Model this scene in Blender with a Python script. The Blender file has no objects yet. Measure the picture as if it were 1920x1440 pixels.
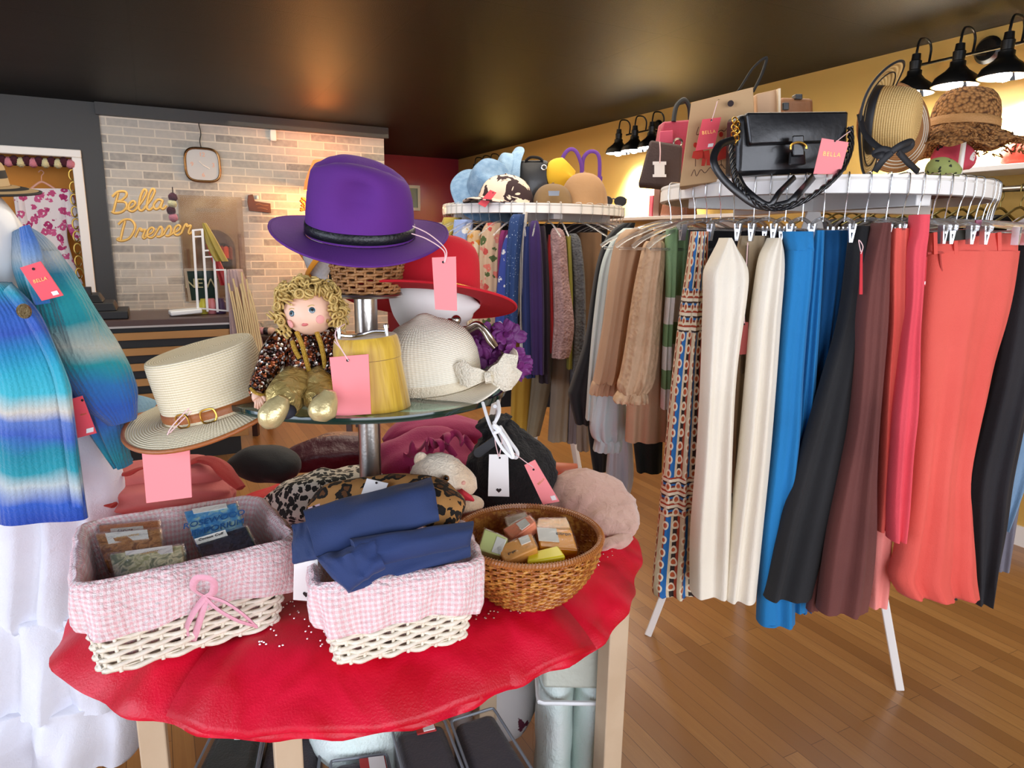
import bpy, math, random
from mathutils import Vector, Matrix, noise, Euler
SC = bpy.context.scene
COL = SC.collection
PI = math.pi
# ---------------------------------------------------------------- camera (phone held at 1.45 m)
F_PX, PIT, ROLL, YAW, EYE = 1290., math.radians(11.74), math.radians(.85), math.radians(27.5), 1.45
cY, sY = math.cos(YAW), math.sin(YAW)
def R3(p):                                   # (right, forward, up) seen from the camera spot -> room coordinates
    r, f, z = p
    return Vector((r*cY + f*sY, -r*sY + f*cY, z))
cam = bpy.data.cameras.new('camera'); camo = bpy.data.objects.new('camera', cam); COL.objects.link(camo)
cam.sensor_fit = 'HORIZONTAL'; cam.sensor_width = 36; cam.lens = 36*F_PX/1920; cam.clip_start = .05
_c, _s, _cp, _sp = math.cos(ROLL), math.sin(ROLL), math.cos(PIT), math.sin(PIT)
_r = R3((_c, _s*_sp, _s*_cp)); _u = R3((-_s, _c*_sp, _c*_cp)); _f = R3((0, _cp, -_sp))
camo.matrix_world = Matrix(((_r.x, _u.x, -_f.x, 0), (_r.y, _u.y, -_f.y, 0), (_r.z, _u.z, -_f.z, EYE), (0, 0, 0, 1)))
SC.camera = camo
def ray(px, py):
    x = (px-960)/F_PX; y = (720-py)/F_PX
    x2 = x*_c - y*_s; y2 = x*_s + y*_c
    return x2, _cp + y2*_sp, y2*_cp - _sp
def D(px, py, d):                            # camera-frame point at forward distance d
    r, f, u = ray(px, py); return Vector((r/f*d, d, EYE + u/f*d))
def P(px, py, d): return R3(D(px, py, d))
def PZ(px, py, z):
    r, f, u = ray(px, py); d = (z-EYE)*f/u
    return R3((r/f*d, d, z))
def onY(px, py, Y):
    p = P(px, py, 1.); t = Y/p.y; return Vector((p.x*t, Y, EYE+(p.z-EYE)*t))
def onX(px, py, X):
    p = P(px, py, 1.); t = X/p.x; return Vector((X, p.y*t, EYE+(p.z-EYE)*t))
# ---------------------------------------------------------------- light and exposure
SC.view_settings.view_transform = 'Standard'; SC.view_settings.look = 'None'
SC.view_settings.exposure = 0.0; SC.view_settings.gamma = 1.0; SC.view_settings.use_curve_mapping = False
SC.cycles.use_denoising = True
SC.cycles.max_bounces = 8; SC.cycles.transparent_max_bounces = 12
SC.cycles.sample_clamp_indirect = 6.0
SC.cycles.caustics_reflective = False; SC.cycles.caustics_refractive = False
wd = bpy.data.worlds.new('sky'); SC.world = wd; wd.use_nodes = True
wd.node_tree.nodes['Background'].inputs[0].default_value = (.75, .86, 1, 1)
wd.node_tree.nodes['Background'].inputs[1].default_value = 1.6
def hx(h):
    h = h.lstrip('#'); v = [int(h[i:i+2], 16)/255 for i in (0, 2, 4)]
    return tuple((c/12.92 if c <= .04045 else ((c+.055)/1.055)**2.4) for c in v)+(1,)
def light(name, kind, loc, energy, col, size=None, size_y=None, aim=None, spot=None, blend=.6):
    l = bpy.data.lights.new(name, kind); o = bpy.data.objects.new(name, l); COL.objects.link(o)
    l.energy = energy; l.color = hx(col)[:3]; o.location = loc
    if kind == 'AREA':
        l.size = size
        if size_y: l.shape = 'RECTANGLE'; l.size_y = size_y
    elif kind == 'SPOT': l.spot_size = spot; l.spot_blend = blend; l.shadow_soft_size = size or .03
    else: l.shadow_soft_size = size or .05
    if aim is not None: o.rotation_euler = (Vector(aim)-Vector(loc)).to_track_quat('-Z', 'Y').to_euler()
    return o
XL, XR, YB, YF, HC = -3.0, 3.74, 8.82, -2.6, 2.5      # room: left, right, back, shop front, ceiling
light('daylight_front', 'AREA', (.6, YF+.1, 1.45), 135, '#f3f5ff', 4.6, 2.1, (.6, 4, 1.0))
light('daylight_left', 'AREA', (XL+.1, .8, 1.4), 75, '#e3ebff', 3.0, 2.0, (4, 1.6, .9))
light('fill_back', 'AREA', (2.0, 6.2, HC-.06), 34, '#ffe6c0', 2.6, 3.0, (2.0, 6.2, 0))  # added warm fill under the ceiling at the back, no fixture there
light('fill_middle', 'AREA', (1.6, 2.6, HC-.06), 62, '#fff2e0', 2.6, 2.2, (1.6, 2.6, 0))  # added fill that brightens the racks and floor, not a real fitting
light('fill_counter', 'AREA', (-.5, 5.4, HC-.06), 36, '#fff6ea', 3.0, 1.4, (-.2, 6.4, 1.0))  # added fill aimed at the counter and brick wall, no lamp modelled
# ---------------------------------------------------------------- materials
MC = {}
class N:
    def __init__(s, name):
        s.m = bpy.data.materials.new(name); s.m.use_nodes = True
        s.t = s.m.node_tree; s.b = s.t.nodes['Principled BSDF']; s._c = None
    def n(s, typ, **kw):
        o = s.t.nodes.new(typ)
        for k, v in kw.items():
            if k.startswith('i_'):
                key = k[2:]; key = int(key) if key.isdigit() else key.replace('_', ' ')
                if hasattr(v, 'links') or hasattr(v, 'is_output'): s.t.links.new(v, o.inputs[key])
                else: o.inputs[key].default_value = v
            else: setattr(o, k, v)
        return o
    def L(s, a, b): s.t.links.new(a, b)
    def co(s, kind='Object'):
        if s._c is None: s._c = s.t.nodes.new('ShaderNodeTexCoord')
        return s._c.outputs[kind]
    def mp(s, scale=(1, 1, 1), rot=(0, 0, 0), loc=(0, 0, 0), kind='Object'):
        m = s.n('ShaderNodeMapping'); s.L(s.co(kind), m.inputs['Vector'])
        m.inputs['Scale'].default_value = scale; m.inputs['Rotation'].default_value = rot; m.inputs['Location'].default_value = loc
        return m.outputs[0]
    def noise(s, sc, det=3, vec=None, rough=.5, dist=0):
        o = s.n('ShaderNodeTexNoise', i_Scale=sc, i_Detail=det, i_Roughness=rough, i_Distortion=dist)
        s.L(vec or s.co(), o.inputs['Vector']); return o.outputs['Fac']
    def ramp(s, fac, stops, interp='LINEAR'):
        r = s.n('ShaderNodeValToRGB'); r.color_ramp.interpolation = interp
        e = r.color_ramp.elements
        while len(e) > 1: e.remove(e[-1])
        e[0].position = stops[0][0]; e[0].color = hx(stops[0][1])
        for p, c in stops[1:]:
            q = e.new(p); q.color = hx(c)
        s.L(fac, r.inputs[0]); return r.outputs[0]
    def mix(s, fac, a, b, mode='MIX'):
        m = s.n('ShaderNodeMix', data_type='RGBA', blend_type=mode)
        for v, i in ((fac, 0), (a, 6), (b, 7)):
            if hasattr(v, 'is_output'): s.L(v, m.inputs[i])
            else: m.inputs[i].default_value = hx(v) if isinstance(v, str) else v
        return m.outputs[2]
    def math(s, op, a, b=None, c=None):
        m = s.n('ShaderNodeMath', operation=op)
        for i, v in enumerate((a, b, c)):
            if v is None: continue
            if hasattr(v, 'is_output'): s.L(v, m.inputs[i])
            else: m.inputs[i].default_value = v
        return m.outputs[0]
    def bump(s, h, st=.3, dist=.01):
        b = s.n('ShaderNodeBump'); b.inputs['Strength'].default_value = st; b.inputs['Distance'].default_value = dist
        s.L(h, b.inputs['Height']); s.L(b.outputs[0], s.b.inputs['Normal'])
    def col(s, c):
        if isinstance(c, str): s.b.inputs['Base Color'].default_value = hx(c)
        else: s.L(c, s.b.inputs['Base Color'])
    def xyz(s, vec=None):
        o = s.n('ShaderNodeSeparateXYZ'); s.L(vec or s.co(), o.inputs[0]); return o.outputs
def mat(name, c, rough=.6, metal=0, bump=None, var=None, sheen=0, coat=0, trans=0, alpha=1, emit=None, est=1, ior=None, sub=0):
    """bump=(scale,strength); var=(scale,second colour,amount)"""
    if name in MC: return MC[name]
    k = N(name); b = k.b.inputs
    b['Roughness'].default_value = rough; b['Metallic'].default_value = metal
    if sheen: b['Sheen Weight'].default_value = sheen; b['Sheen Roughness'].default_value = .4
    if coat: b['Coat Weight'].default_value = coat; b['Coat Roughness'].default_value = .1
    if trans: b['Transmission Weight'].default_value = trans
    if alpha < 1: b['Alpha'].default_value = alpha
    if ior: b['IOR'].default_value = ior
    if emit: b['Emission Color'].default_value = hx(emit); b['Emission Strength'].default_value = est
    if var:
        f = k.noise(var[0], 4); f2 = k.n('ShaderNodeMapRange', i_0=f, i_1=.35, i_2=.65, i_3=0., i_4=var[2] if len(var) > 2 else 1.)
        k.col(k.mix(f2.outputs[0], c, var[1]))
    else: k.col(c)
    if bump: k.bump(k.noise(bump[0], 5), bump[1], .01)
    MC[name] = k.m; return k.m
def fabric(name, c, c2=None, rough=.85, sheen=.1, scale=7, weave=450, st=.25, fold=1.):
    """woven cloth: soft colour wear plus a fine weave relief"""
    if name in MC: return MC[name]
    k = N(name); k.b.inputs['Roughness'].default_value = rough
    k.b.inputs['Sheen Weight'].default_value = sheen
    k.b.inputs['Sheen Roughness'].default_value = .5
    if c2: k.col(k.mix(k.ramp(k.noise(scale, 4), [(.38, '#000000'), (.62, '#ffffff')]), c, c2))
    else: k.col(c)
    h = k.math('ADD', k.noise(weave, 2), k.math('MULTIPLY', k.noise(22, 4, dist=.6), 2.2*fold))
    k.bump(h, st, .006); MC[name] = k.m; return k.m
# ---------------------------------------------------------------- mesh builder
class MB:
    def __init__(s): s.v = []; s.f = []; s.uv = []; s.mi = []; s.T = None
    def _a(s, pts):
        i = len(s.v)
        for p in pts:
            p = Vector(p); s.v.append(s.T @ p if s.T else p)
        return i
    def face(s, idx, uv=None, m=0):
        s.f.append(tuple(idx)); s.uv.append(uv or [(s.v[i].x, s.v[i].z) for i in idx]); s.mi.append(m)
    def box(s, c, d, rot=None, m=0, taper=1.):
        h = [x/2 for x in d]; R = Matrix.Identity(3) if rot is None else (Euler(rot).to_matrix() if not isinstance(rot, Matrix) else rot)
        pts = []
        for x, y, z in ((-1,-1,-1),(1,-1,-1),(1,1,-1),(-1,1,-1),(-1,-1,1),(1,-1,1),(1,1,1),(-1,1,1)):
            t = taper if z > 0 else 1
            pts.append(Vector(c)+R @ Vector((x*h[0]*t, y*h[1]*t, z*h[2])))
        i = s._a(pts)
        for f, (a, b) in (((0,3,2,1),(0,1)),((4,5,6,7),(0,1)),((0,1,5,4),(0,2)),((1,2,6,5),(1,2)),((2,3,7,6),(0,2)),((3,0,4,7),(1,2))):
            uv = []
            for q in f:
                l = ((-1,-1,-1),(1,-1,-1),(1,1,-1),(-1,1,-1),(-1,-1,1),(1,-1,1),(1,1,1),(-1,1,1))[q]
                uv.append((l[a]*h[a], l[b]*h[b]))
            s.face([i+q for q in f], uv, m)
        return s
    def loft(s, rings, closed=True, caps=(True, True), m=0, ring_closed=False, us=None):
        n = len(rings[0]); b = [s._a(r) for r in rings]
        L = [0.]
        for k in range(1, len(rings)):
            L.append(L[-1]+(Vector(rings[k][n//4])-Vector(rings[k-1][n//4])).length)
        U = [0.]; r0 = rings[len(rings)//2]
        for k in range(1, n+1): U.append(U[-1]+(Vector(r0[k % n])-Vector(r0[k-1])).length)
        K = len(rings) if ring_closed else len(rings)-1
        for k in range(K):
            k2 = (k+1) % len(rings); v1 = L[k+1] if k+1 < len(L) else L[k]+.01
            for j in range(n if closed else n-1):
                j2 = (j+1) % n
                s.face((b[k]+j, b[k]+j2, b[k2]+j2, b[k2]+j), [(U[j], L[k]), (U[j+1], L[k]), (U[j+1], v1), (U[j], v1)], m)
        if closed and not ring_closed:
            if caps[0]: s.face([b[0]+j for j in range(n)][::-1], None, m)
            if caps[1]: s.face([b[-1]+j for j in range(n)], None, m)
        return s
    def tube(s, pts, r, n=8, closed=False, m=0, flat=1., up=None, caps=(True, True)):
        pts = [Vector(p) for p in pts]; K = len(pts); rings = []; nrm = None
        for i, p in enumerate(pts):
            a = pts[(i-1) % K] if (closed or i > 0) else p; c = pts[(i+1) % K] if (closed or i < K-1) else p
            t = (c-a).normalized() if (c-a).length > 1e-9 else Vector((0, 0, 1))
            if up is not None: nrm = (Vector(up)-t*Vector(up).dot(t)).normalized()
            elif nrm is None:
                nrm = t.orthogonal().normalized()
            else:
                nrm = nrm-t*nrm.dot(t); nrm = nrm.normalized() if nrm.length > 1e-6 else t.orthogonal().normalized()
            bn = t.cross(nrm); rr = r[i] if isinstance(r, (list, tuple)) else r
            rings.append([p+(nrm*math.cos(2*PI*j/n)*flat+bn*math.sin(2*PI*j/n))*rr for j in range(n)])
        return s.loft(rings, True, caps, m, ring_closed=closed)
    def lathe(s, prof, n=32, c=(0, 0, 0), m=0, caps=(True, True), sx=1., sy=1., fn=None):
        rings = []
        for k, (r, z) in enumerate(prof):
            ring = []
            for j in range(n):
                a = 2*PI*j/n; q = Vector((math.cos(a)*r*sx, math.sin(a)*r*sy, z))
                if fn: q = fn(q, a, r, z, k)
                ring.append(q+Vector(c))
            rings.append(ring)
        return s.loft(rings, True, caps, m)
    def prism(s, poly, th, m=0, frame=None):
        """2D outline (x,z) -> slab of thickness th along +y"""
        n = len(poly); a = [Vector((x, 0, z)) for x, z in poly]; b = [Vector((x, th, z)) for x, z in poly]
        if frame: a = [frame @ p for p in a]; b = [frame @ p for p in b]
        i = s._a(a); j = s._a(b); s.face(range(i, i+n), poly, m); s.face(list(range(j, j+n))[::-1], poly[::-1], m)
        for k in range(n):
            k2 = (k+1) % n; s.face((i+k2, i+k, j+k, j+k2), None, m)
        return s
    def build(s, name, ms, parent=None, world=True, loc=None, sharp=40, sub=0, bevel=0, solid=0, flat=False):
        inv = None
        if parent is not None and world: inv = W2L[parent.name]
        elif parent is None:
            if loc is None:
                if world:
                    xs = [p.x for p in s.v]; ys = [p.y for p in s.v]; zs = [p.z for p in s.v]
                    loc = Vector(((min(xs)+max(xs))/2, (min(ys)+max(ys))/2, min(zs)))
                else: loc = Vector((0, 0, 0))
            if world: inv = Matrix.Translation(-Vector(loc))
        vs = [inv @ p for p in s.v] if inv is not None else s.v
        me = bpy.data.meshes.new(name); me.from_pydata([tuple(p) for p in vs], [], s.f)
        ms = ms if isinstance(ms, (list, tuple)) else [ms]
        for q in ms: me.materials.append(q)
        u = me.uv_layers.new(name='UVMap'); flatuv = [c for f in s.uv for p in f for c in p]
        u.data.foreach_set('uv', flatuv)
        if len(ms) > 1: me.polygons.foreach_set('material_index', s.mi)
        me.polygons.foreach_set('use_smooth', [not flat]*len(me.polygons)); me.update()
        if not flat and sub == 0: me.set_sharp_from_angle(angle=math.radians(sharp))
        o = bpy.data.objects.new(name, me); COL.objects.link(o)
        if parent is not None: o.parent = parent
        else: o.location = loc; W2L[o.name] = Matrix.Translation(-Vector(loc))
        if parent is not None and world: W2L[o.name] = W2L[parent.name]
        if solid: q = o.modifiers.new('t', 'SOLIDIFY'); q.thickness = solid; q.offset = 0
        if bevel:
            q = o.modifiers.new('b', 'BEVEL'); q.width = bevel; q.segments = 2; q.limit_method = 'ANGLE'
        if sub: q = o.modifiers.new('s', 'SUBSURF'); q.levels = sub; q.render_levels = sub
        return o
W2L = {}
def tag(o, label, cat, group=None, kind=None):
    if label: o['label'] = label
    if cat: o['category'] = cat
    if group: o['group'] = group
    if kind: o['kind'] = kind
    return o
def thing(name, label, cat, loc, rz=0., group=None, rot=None):
    o = bpy.data.objects.new(name, None); COL.objects.link(o); o.empty_display_size = .05
    o.location = loc; o.rotation_euler = rot if rot is not None else (0, 0, rz)
    M = Matrix.Translation(Vector(loc)) @ Euler(o.rotation_euler).to_matrix().to_4x4()
    W2L[o.name] = M.inverted(); return tag(o, label, cat, group)
def struct(o): o['kind'] = 'structure'; return o
def copy_tree(o, parent=None):
    c = o.copy(); COL.objects.link(c)
    if parent is not None: c.parent = parent
    for ch in list(o.children): copy_tree(ch, c)
    return c
def cr(pts, k=6, closed=False):
    """Catmull-Rom through points"""
    pts = [Vector(p) for p in pts]; n = len(pts); out = []
    rng = range(n if closed else n-1)
    for i in rng:
        if closed: a, b, c, d = pts[(i-1) % n], pts[i], pts[(i+1) % n], pts[(i+2) % n]
        else: a, b, c, d = pts[max(i-1, 0)], pts[i], pts[i+1], pts[min(i+2, n-1)]
        for j in range(k):
            t = j/k; out.append(.5*((2*b)+(c-a)*t+(2*a-5*b+4*c-d)*t*t+(3*b-a-3*c+d)*t**3))
    if not closed: out.append(pts[-1])
    return out
def nz(p, s=1., seed=0): return noise.noise(Vector(p)*s+Vector((seed*7.3, seed*3.1, seed*5.7)))
def lerp(a, b, t): return a+(b-a)*t
def text(s, size, m, parent, mtx, name='lettering', ext=.0008, shear=0., space=1., bold=0.):
    c = bpy.data.curves.new(name, 'FONT'); c.body = s; c.size = size; c.extrude = ext; c.shear = shear
    c.align_x = 'CENTER'; c.align_y = 'CENTER'; c.space_character = space; c.offset = bold
    c.materials.append(m); q = bpy.data.objects.new(name, c); COL.objects.link(q)
    bpy.context.view_layer.update()
    me = bpy.data.meshes.new_from_object(q.evaluated_get(bpy.context.evaluated_depsgraph_get()))
    bpy.data.objects.remove(q); bpy.data.curves.remove(c); me.name = name
    o = bpy.data.objects.new(name, me); COL.objects.link(o); o.parent = parent
    o.matrix_basis = mtx; return o
# ================================================================ the room
def wood_floor():
    k = N('floorboards'); v = k.mp(rot=(0, 0, PI/2))
    br = k.n('ShaderNodeTexBrick'); k.L(v, br.inputs['Vector']); br.offset = .37; br.offset_frequency = 2; br.squash = 1
    for a, b in (('Scale', 1.), ('Mortar Size', .0011), ('Mortar Smooth', .2), ('Bias', 0.), ('Brick Width', .85), ('Row Height', .058)): br.inputs[a].default_value = b
    br.inputs['Color1'].default_value = (0, 0, 0, 1); br.inputs['Color2'].default_value = (1, 1, 1, 1); br.inputs['Mortar'].default_value = (.5, .5, .5, 1)
    base = k.ramp(br.outputs['Color'], [(0, '#875b30'), (.3, '#966839'), (.7, '#a17240'), (1, '#ad7e49')])
    g = k.noise(1, 5, k.mp(scale=(70, 3.5, 3.5)), .6, 1.2)
    c = k.mix(k.ramp(g, [(.3, '#000000'), (.75, '#ffffff')]), base, k.mix(.6, base, '#8f5d33'))
    g2 = k.noise(1, 4, k.mp(scale=(16, 2.2, 1)), .6, 2.5)
    c = k.mix(k.ramp(g2, [(.62, '#000000'), (.74, '#777777')]), c, '#7d4b28')
    c = k.mix(k.math('MULTIPLY', br.outputs['Fac'], .75), c, '#4a2c17')
    k.col(c); k.b.inputs['Roughness'].default_value = .3; k.b.inputs['Coat Weight'].default_value = .25; k.b.inputs['Coat Roughness'].default_value = .22
    k.bump(k.math('SUBTRACT', k.math('MULTIPLY', g, .25), br.outputs['Fac']), .25, .002)
    return k.m
def tiles():
    k = N('ceiling_tiles'); br = k.n('ShaderNodeTexBrick'); k.L(k.co(), br.inputs['Vector']); br.offset = 0.
    for a, b in (('Scale', 1.), ('Mortar Size', .007), ('Mortar Smooth', .1), ('Brick Width', 1.22), ('Row Height', .61)): br.inputs[a].default_value = b
    k.col(k.mix(br.outputs['Fac'], k.mix(k.noise(2.2, 3), '#0d0c0a', '#110f0d'), '#040403'))
    k.b.inputs['Roughness'].default_value = .5; k.b.inputs['Specular IOR Level'].default_value = .16
    k.bump(k.math('SUBTRACT', k.noise(180, 3), k.math('MULTIPLY', br.outputs['Fac'], 3.)), .35, .004)
    return k.m
def brickpaper():
    k = N('painted_brick'); v = k.mp(rot=(PI/2, 0, 0), loc=(0, 0, .02))
    br = k.n('ShaderNodeTexBrick'); k.L(v, br.inputs['Vector']); br.offset = .5
    for a, b in (('Scale', 1.), ('Mortar Size', .0065), ('Mortar Smooth', .35), ('Brick Width', .235), ('Row Height', .0685), ('Bias', -.15)): br.inputs[a].default_value = b
    br.inputs['Color1'].default_value = (0, 0, 0, 1); br.inputs['Color2'].default_value = (1, 1, 1, 1); br.inputs['Mortar'].default_value = (0, 0, 0, 1)
    c = k.ramp(br.outputs['Color'], [(0, '#bdbdb9'), (.4, '#afafac'), (.7, '#999997'), (1, '#7f8081')])
    c = k.mix(k.math('MULTIPLY', k.ramp(k.noise(28, 5), [(.4, '#000000'), (.7, '#ffffff')]), .35), c, '#cfccc5')
    c = k.mix(br.outputs['Fac'], c, '#dad6cb'); k.col(c); k.b.inputs['Roughness'].default_value = .75
    k.bump(k.math('SUBTRACT', k.math('MULTIPLY', k.noise(60, 4), .4), br.outputs['Fac']), .4, .006); return k.m
YBR = 6.83
M_dark = mat('charcoal_paint', '#33363a', .55, bump=(90, .08))
M_yel = mat('ochre_paint', '#cfa858', .5, bump=(120, .06))
M_mar = mat('maroon_paint', '#8e1f33', .28, bump=(60, .05))
M_cream = mat('cream_paint', '#d8d2c6', .6, bump=(90, .06))
M_white = mat('white_gloss', '#efeeec', .35)
M_wpl = mat('white_plastic', '#ececea', .4)
def slab(name, x0, x1, y0, y1, z0, z1, m, bevel=0):
    return struct(MB().box(((x0+x1)/2, (y0+y1)/2, (z0+z1)/2), (x1-x0, y1-y0, z1-z0)).build(name, m, loc=(0, 0, 0), bevel=bevel))
slab('floor', XL, XR, YF, YB, -.1, 0, wood_floor())
slab('ceiling', XL, XR, YF, YB, HC, HC+.1, tiles())
slab('wall_right', XR, XR+.1, YF, YB, 0, HC, M_yel)
slab('wall_far', 2.1, XR, YB, YB+.1, 0, HC, M_mar)
slab('wall_brick', -.28, 2.11, YBR, YBR+.12, 0, HC-.0, brickpaper())
slab('wall_side', 2.0, 2.1, YBR+.12, YB, 0, HC, M_dark)
slab('trim_1', -.30, 2.14, YBR-.06, YBR, 2.405, HC, M_dark)
# charcoal wall with the framed opening
for n, a in (('wall_back', (-.44, -.28, YBR-.02, YBR+.1, 0, HC)), ('wall_back.001', (XL, -1.25, YBR-.02, YBR+.1, 0, HC)),
             ('wall_back.002', (-1.25, -.44, YBR-.02, YBR+.1, 2.09, HC)), ('wall_back.003', (-1.25, -.44, YBR-.02, YBR+.1, 0, .55))):
    slab('wall_back', *a[0:], M_dark) if False else slab('wall_back', a[0], a[1], a[2], a[3], a[4], a[5], M_dark)
slab('wall_alcove', -1.25, -.44, YBR+.35, YBR+.4, .5, 2.15, mat('orange_paint', '#d78a1c', .6, bump=(80, .05)))
slab('trim_2', -.50, -.43, YBR-.05, YBR+.02, .5, 2.06, M_white, .006)
slab('trim_3', -1.26, -.43, YBR-.05, YBR+.02, 2.06, 2.12, M_white, .006)
slab('wall_left', XL-.1, XL, 2.6, YBR, 0, HC, M_cream); slab('wall_left', XL-.1, XL, YF, -.9, 0, HC, M_cream)
slab('wall_left', XL-.1, XL, -.9, 2.6, 2.35, HC, M_cream); slab('wall_left', XL-.1, XL, -.9, 2.6, 0, .35, M_cream)
slab('wall_front', XL, -1.8, YF-.1, YF, 0, HC, M_cream); slab('wall_front', 3.1, XR, YF-.1, YF, 0, HC, M_cream)
slab('wall_front', -1.8, 3.1, YF-.1, YF, 2.4, HC, M_cream); slab('wall_front', -1.8, 3.1, YF-.1, YF, 0, .35, M_cream)
slab('baseboard_right', XR-.015, XR, YF, YB, 0, .1, M_white)

# ---- sconces on the right wall: three lamps on a bar each
M_iron = mat('black_iron', '#191919', .35, .6)
M_bulb = mat('led_bulb', '#ffffff', .3, emit='#e8f2ff', est=60)
M_refl = mat('white_enamel', '#f0f2f5', .3)
def sconce(y, z, label, dy=.215, power=150):
    t = thing('wall_sconce', label, 'wall lamp', (XR, y, z), group='three-lamp wall sconces')
    X = XR
    MB().lathe([(.0, 0), (.06, 0), (.065, .012), (.05, .028), (.0, .03)], 24).build('wall_plate', M_iron, t, world=False).rotation_euler = (0, -PI/2, 0)
    b = MB().tube([(X-.02, y, z-.02), (X-.13, y, z-.03)], .009); b.tube([(X-.13, y-dy-.04, z-.03), (X-.13, y+dy+.04, z-.03)], .0075)
    b.build('bar', M_iron, t)
    for k in (-1, 0, 1):
        yy = y+k*dy; x0 = X-.13; xs = X-.235
        arm = MB().tube(cr([(x0, yy, z-.03), (x0+.004, yy, z+.04), (x0-.03, yy, z+.075), (xs+.015, yy, z+.07), (xs, yy, z+.02), (xs, yy, z-.0)], 5), .006)
        arm.build('arm', M_iron, t)
        s = MB(); s.lathe([(.0, .005), (.02, .0), (.022, -.03), (.028, -.035), (.026, -.075), (.034, -.08), (.034, -.1), (.05, -.12), (.09, -.15), (.102, -.175), (.104, -.19), (.098, -.19), (.085, -.155), (.04, -.125), (.0, -.12)], 28, (xs, yy, z))
        s.mi = [1 if sum(s.v[i].z-z for i in f)/len(f) < -.1 and i2 > 11*28 else 0 for i2, f in enumerate(s.f)]
        sh = s.build('lamp_shade', [M_iron, M_refl], t)
        MB().lathe([(.0, -.212), (.022, -.206), (.034, -.186), (.028, -.155), (.012, -.125)], 16, (xs, yy, z)).build('bulb', M_bulb, sh)
        light('sconce_light', 'SPOT', (xs, yy, z-.222), power, '#fbf6ea', .05, None, (XR, yy, z-.55), math.radians(92), .7)
sconce(2.165, 2.40, 'black three-lamp sconce high on the ochre wall beyond the crochet hat', power=190)
sconce(4.68, 2.36, 'black three-lamp sconce on the ochre wall left of the kraft bag', power=150)
sconce(7.55, 2.335, 'furthest black three-lamp sconce, above the denim hat near the maroon wall', power=45)
# ================================================================ the round display table
TZ = .752
CT = Vector((-.26, 1.50))
outl = [(-.83, 1.125), (-.674, 1.023), (-.519, .972), (-.332, .950), (-.165, .985), (.027, 1.095), (.190, 1.228), (.285, 1.442), (.325, 1.632), (.318, 1.816), (.270, 2.0), (.16, 2.12), (-.05, 2.18), (-.35, 2.19), (-.62, 2.08), (-.80, 1.86), (-.88, 1.6), (-.885, 1.36), (-.868, 1.22)]
_o = sorted([(math.atan2(y-CT.y, x-CT.x), math.hypot(x-CT.x, y-CT.y)) for x, y in outl])
def rim_r(a):
    a = (a+PI) % (2*PI)-PI; n = len(_o)
    for i in range(n):
        a0, r0 = _o[i]; a1, r1 = _o[(i+1) % n]
        if i == n-1: a1 += 2*PI; 
        aa = a if a >= _o[0][0] else a+2*PI
        if a0 <= aa <= a1:
            t = (aa-a0)/(a1-a0); t = t*t*(3-2*t); return lerp(r0, r1, t)
    return _o[0][1]
def velvet():
    k = N('red_velvet'); k.b.inputs['Roughness'].default_value = .42; k.b.inputs['Sheen Weight'].default_value = .2
    k.b.inputs['Sheen Roughness'].default_value = .3; k.b.inputs['Sheen Tint'].default_value = hx('#ff5a5a'); k.b.inputs['Specular IOR Level'].default_value = .35
    k.col(k.mix(k.ramp(k.noise(9, 4, dist=.8), [(.4, '#000000'), (.65, '#ffffff')]), '#c0051f', '#dc1034'))
    k.bump(k.math('ADD', k.math('MULTIPLY', k.noise(260, 2), .4), k.math('MULTIPLY', k.noise(6, 1, dist=.8), 10)), .25, .008); return k.m
M_velvet = velvet()
M_birch = mat('birch_wood', '#cdb597', .5, var=(8, '#bda283', .6), bump=(40, .1))
tb = thing('side_table', 'birch-legged table under the red velvet tree skirt', 'table', R3((CT.x, CT.y, 0)), -YAW)
MB().lathe([(.0, 0), (.41, 0), (.415, .004), (.415, .02), (.41, .024), (.0, .024)], 48, (.0, .0, .712)).build('tabletop', M_birch, tb, world=False, sharp=30)
LG = [(-.413, 1.13), (.243, 1.44), (-.735, 1.25), (-.06, 1.62)]
fr = MB()
for a, b in ((0, 1), (1, 3), (3, 2), (2, 0)):
    p, q = [Vector((LG[i][0]-CT.x, LG[i][1]-CT.y, .64)) for i in (a, b)]
    fr.box((p+q)/2, ((q-p).length, .022, .08), (0, 0, math.atan2(q.y-p.y, q.x-p.x)))
fr.build('apron', M_birch, tb, world=False, bevel=.002)
for x, y in LG:
    MB().box((x-CT.x, y-CT.y, .34), (.05, .05, .68), (0, 0, .42)).build('leg', M_birch, tb, world=False, bevel=.003)
# cloth (a velvet tree skirt), thick, flopping over the edge
cl = MB(); NA, NR = 216, 30; rows = []
for i in range(NR+1):
    t = i/NR; row = []
    for j in range(NA):
        a = 2*PI*j/NA-PI; r = rim_r(a)
        e = max(0, (t-.78)/.22)
        wav = math.sin(a*11+1.3*math.sin(3*a))*.5+math.sin(a*23+2)*.3
        rr = r*t*(1+.012*e*wav)+.006*e*math.sin(a*31)
        front = .5-.5*math.sin(a)            # 1 at front
        drop = (.045*front+.035)*e**1.7
        z = TZ+.004+.010*nz((math.cos(a)*t*3.1, math.sin(a)*t*3.1, 0), 1.1, 3)*min(1, t*3)+.007*wav*max(0, (t-.5)/.5)**1.2-drop
        row.append(R3((CT.x+math.cos(a)*rr, CT.y+math.sin(a)*rr, z)))
    rows.append(row)
bot = [[p-Vector((0, 0, .008)) for p in rows[k]] for k in range(NR, 0, -1)]
edge = [[R3((CT.x+math.cos(2*PI*j/NA-PI)*rim_r(2*PI*j/NA-PI)*1.012, CT.y+math.sin(2*PI*j/NA-PI)*rim_r(2*PI*j/NA-PI)*1.012, 0)) for j in range(NA)]]
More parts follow.
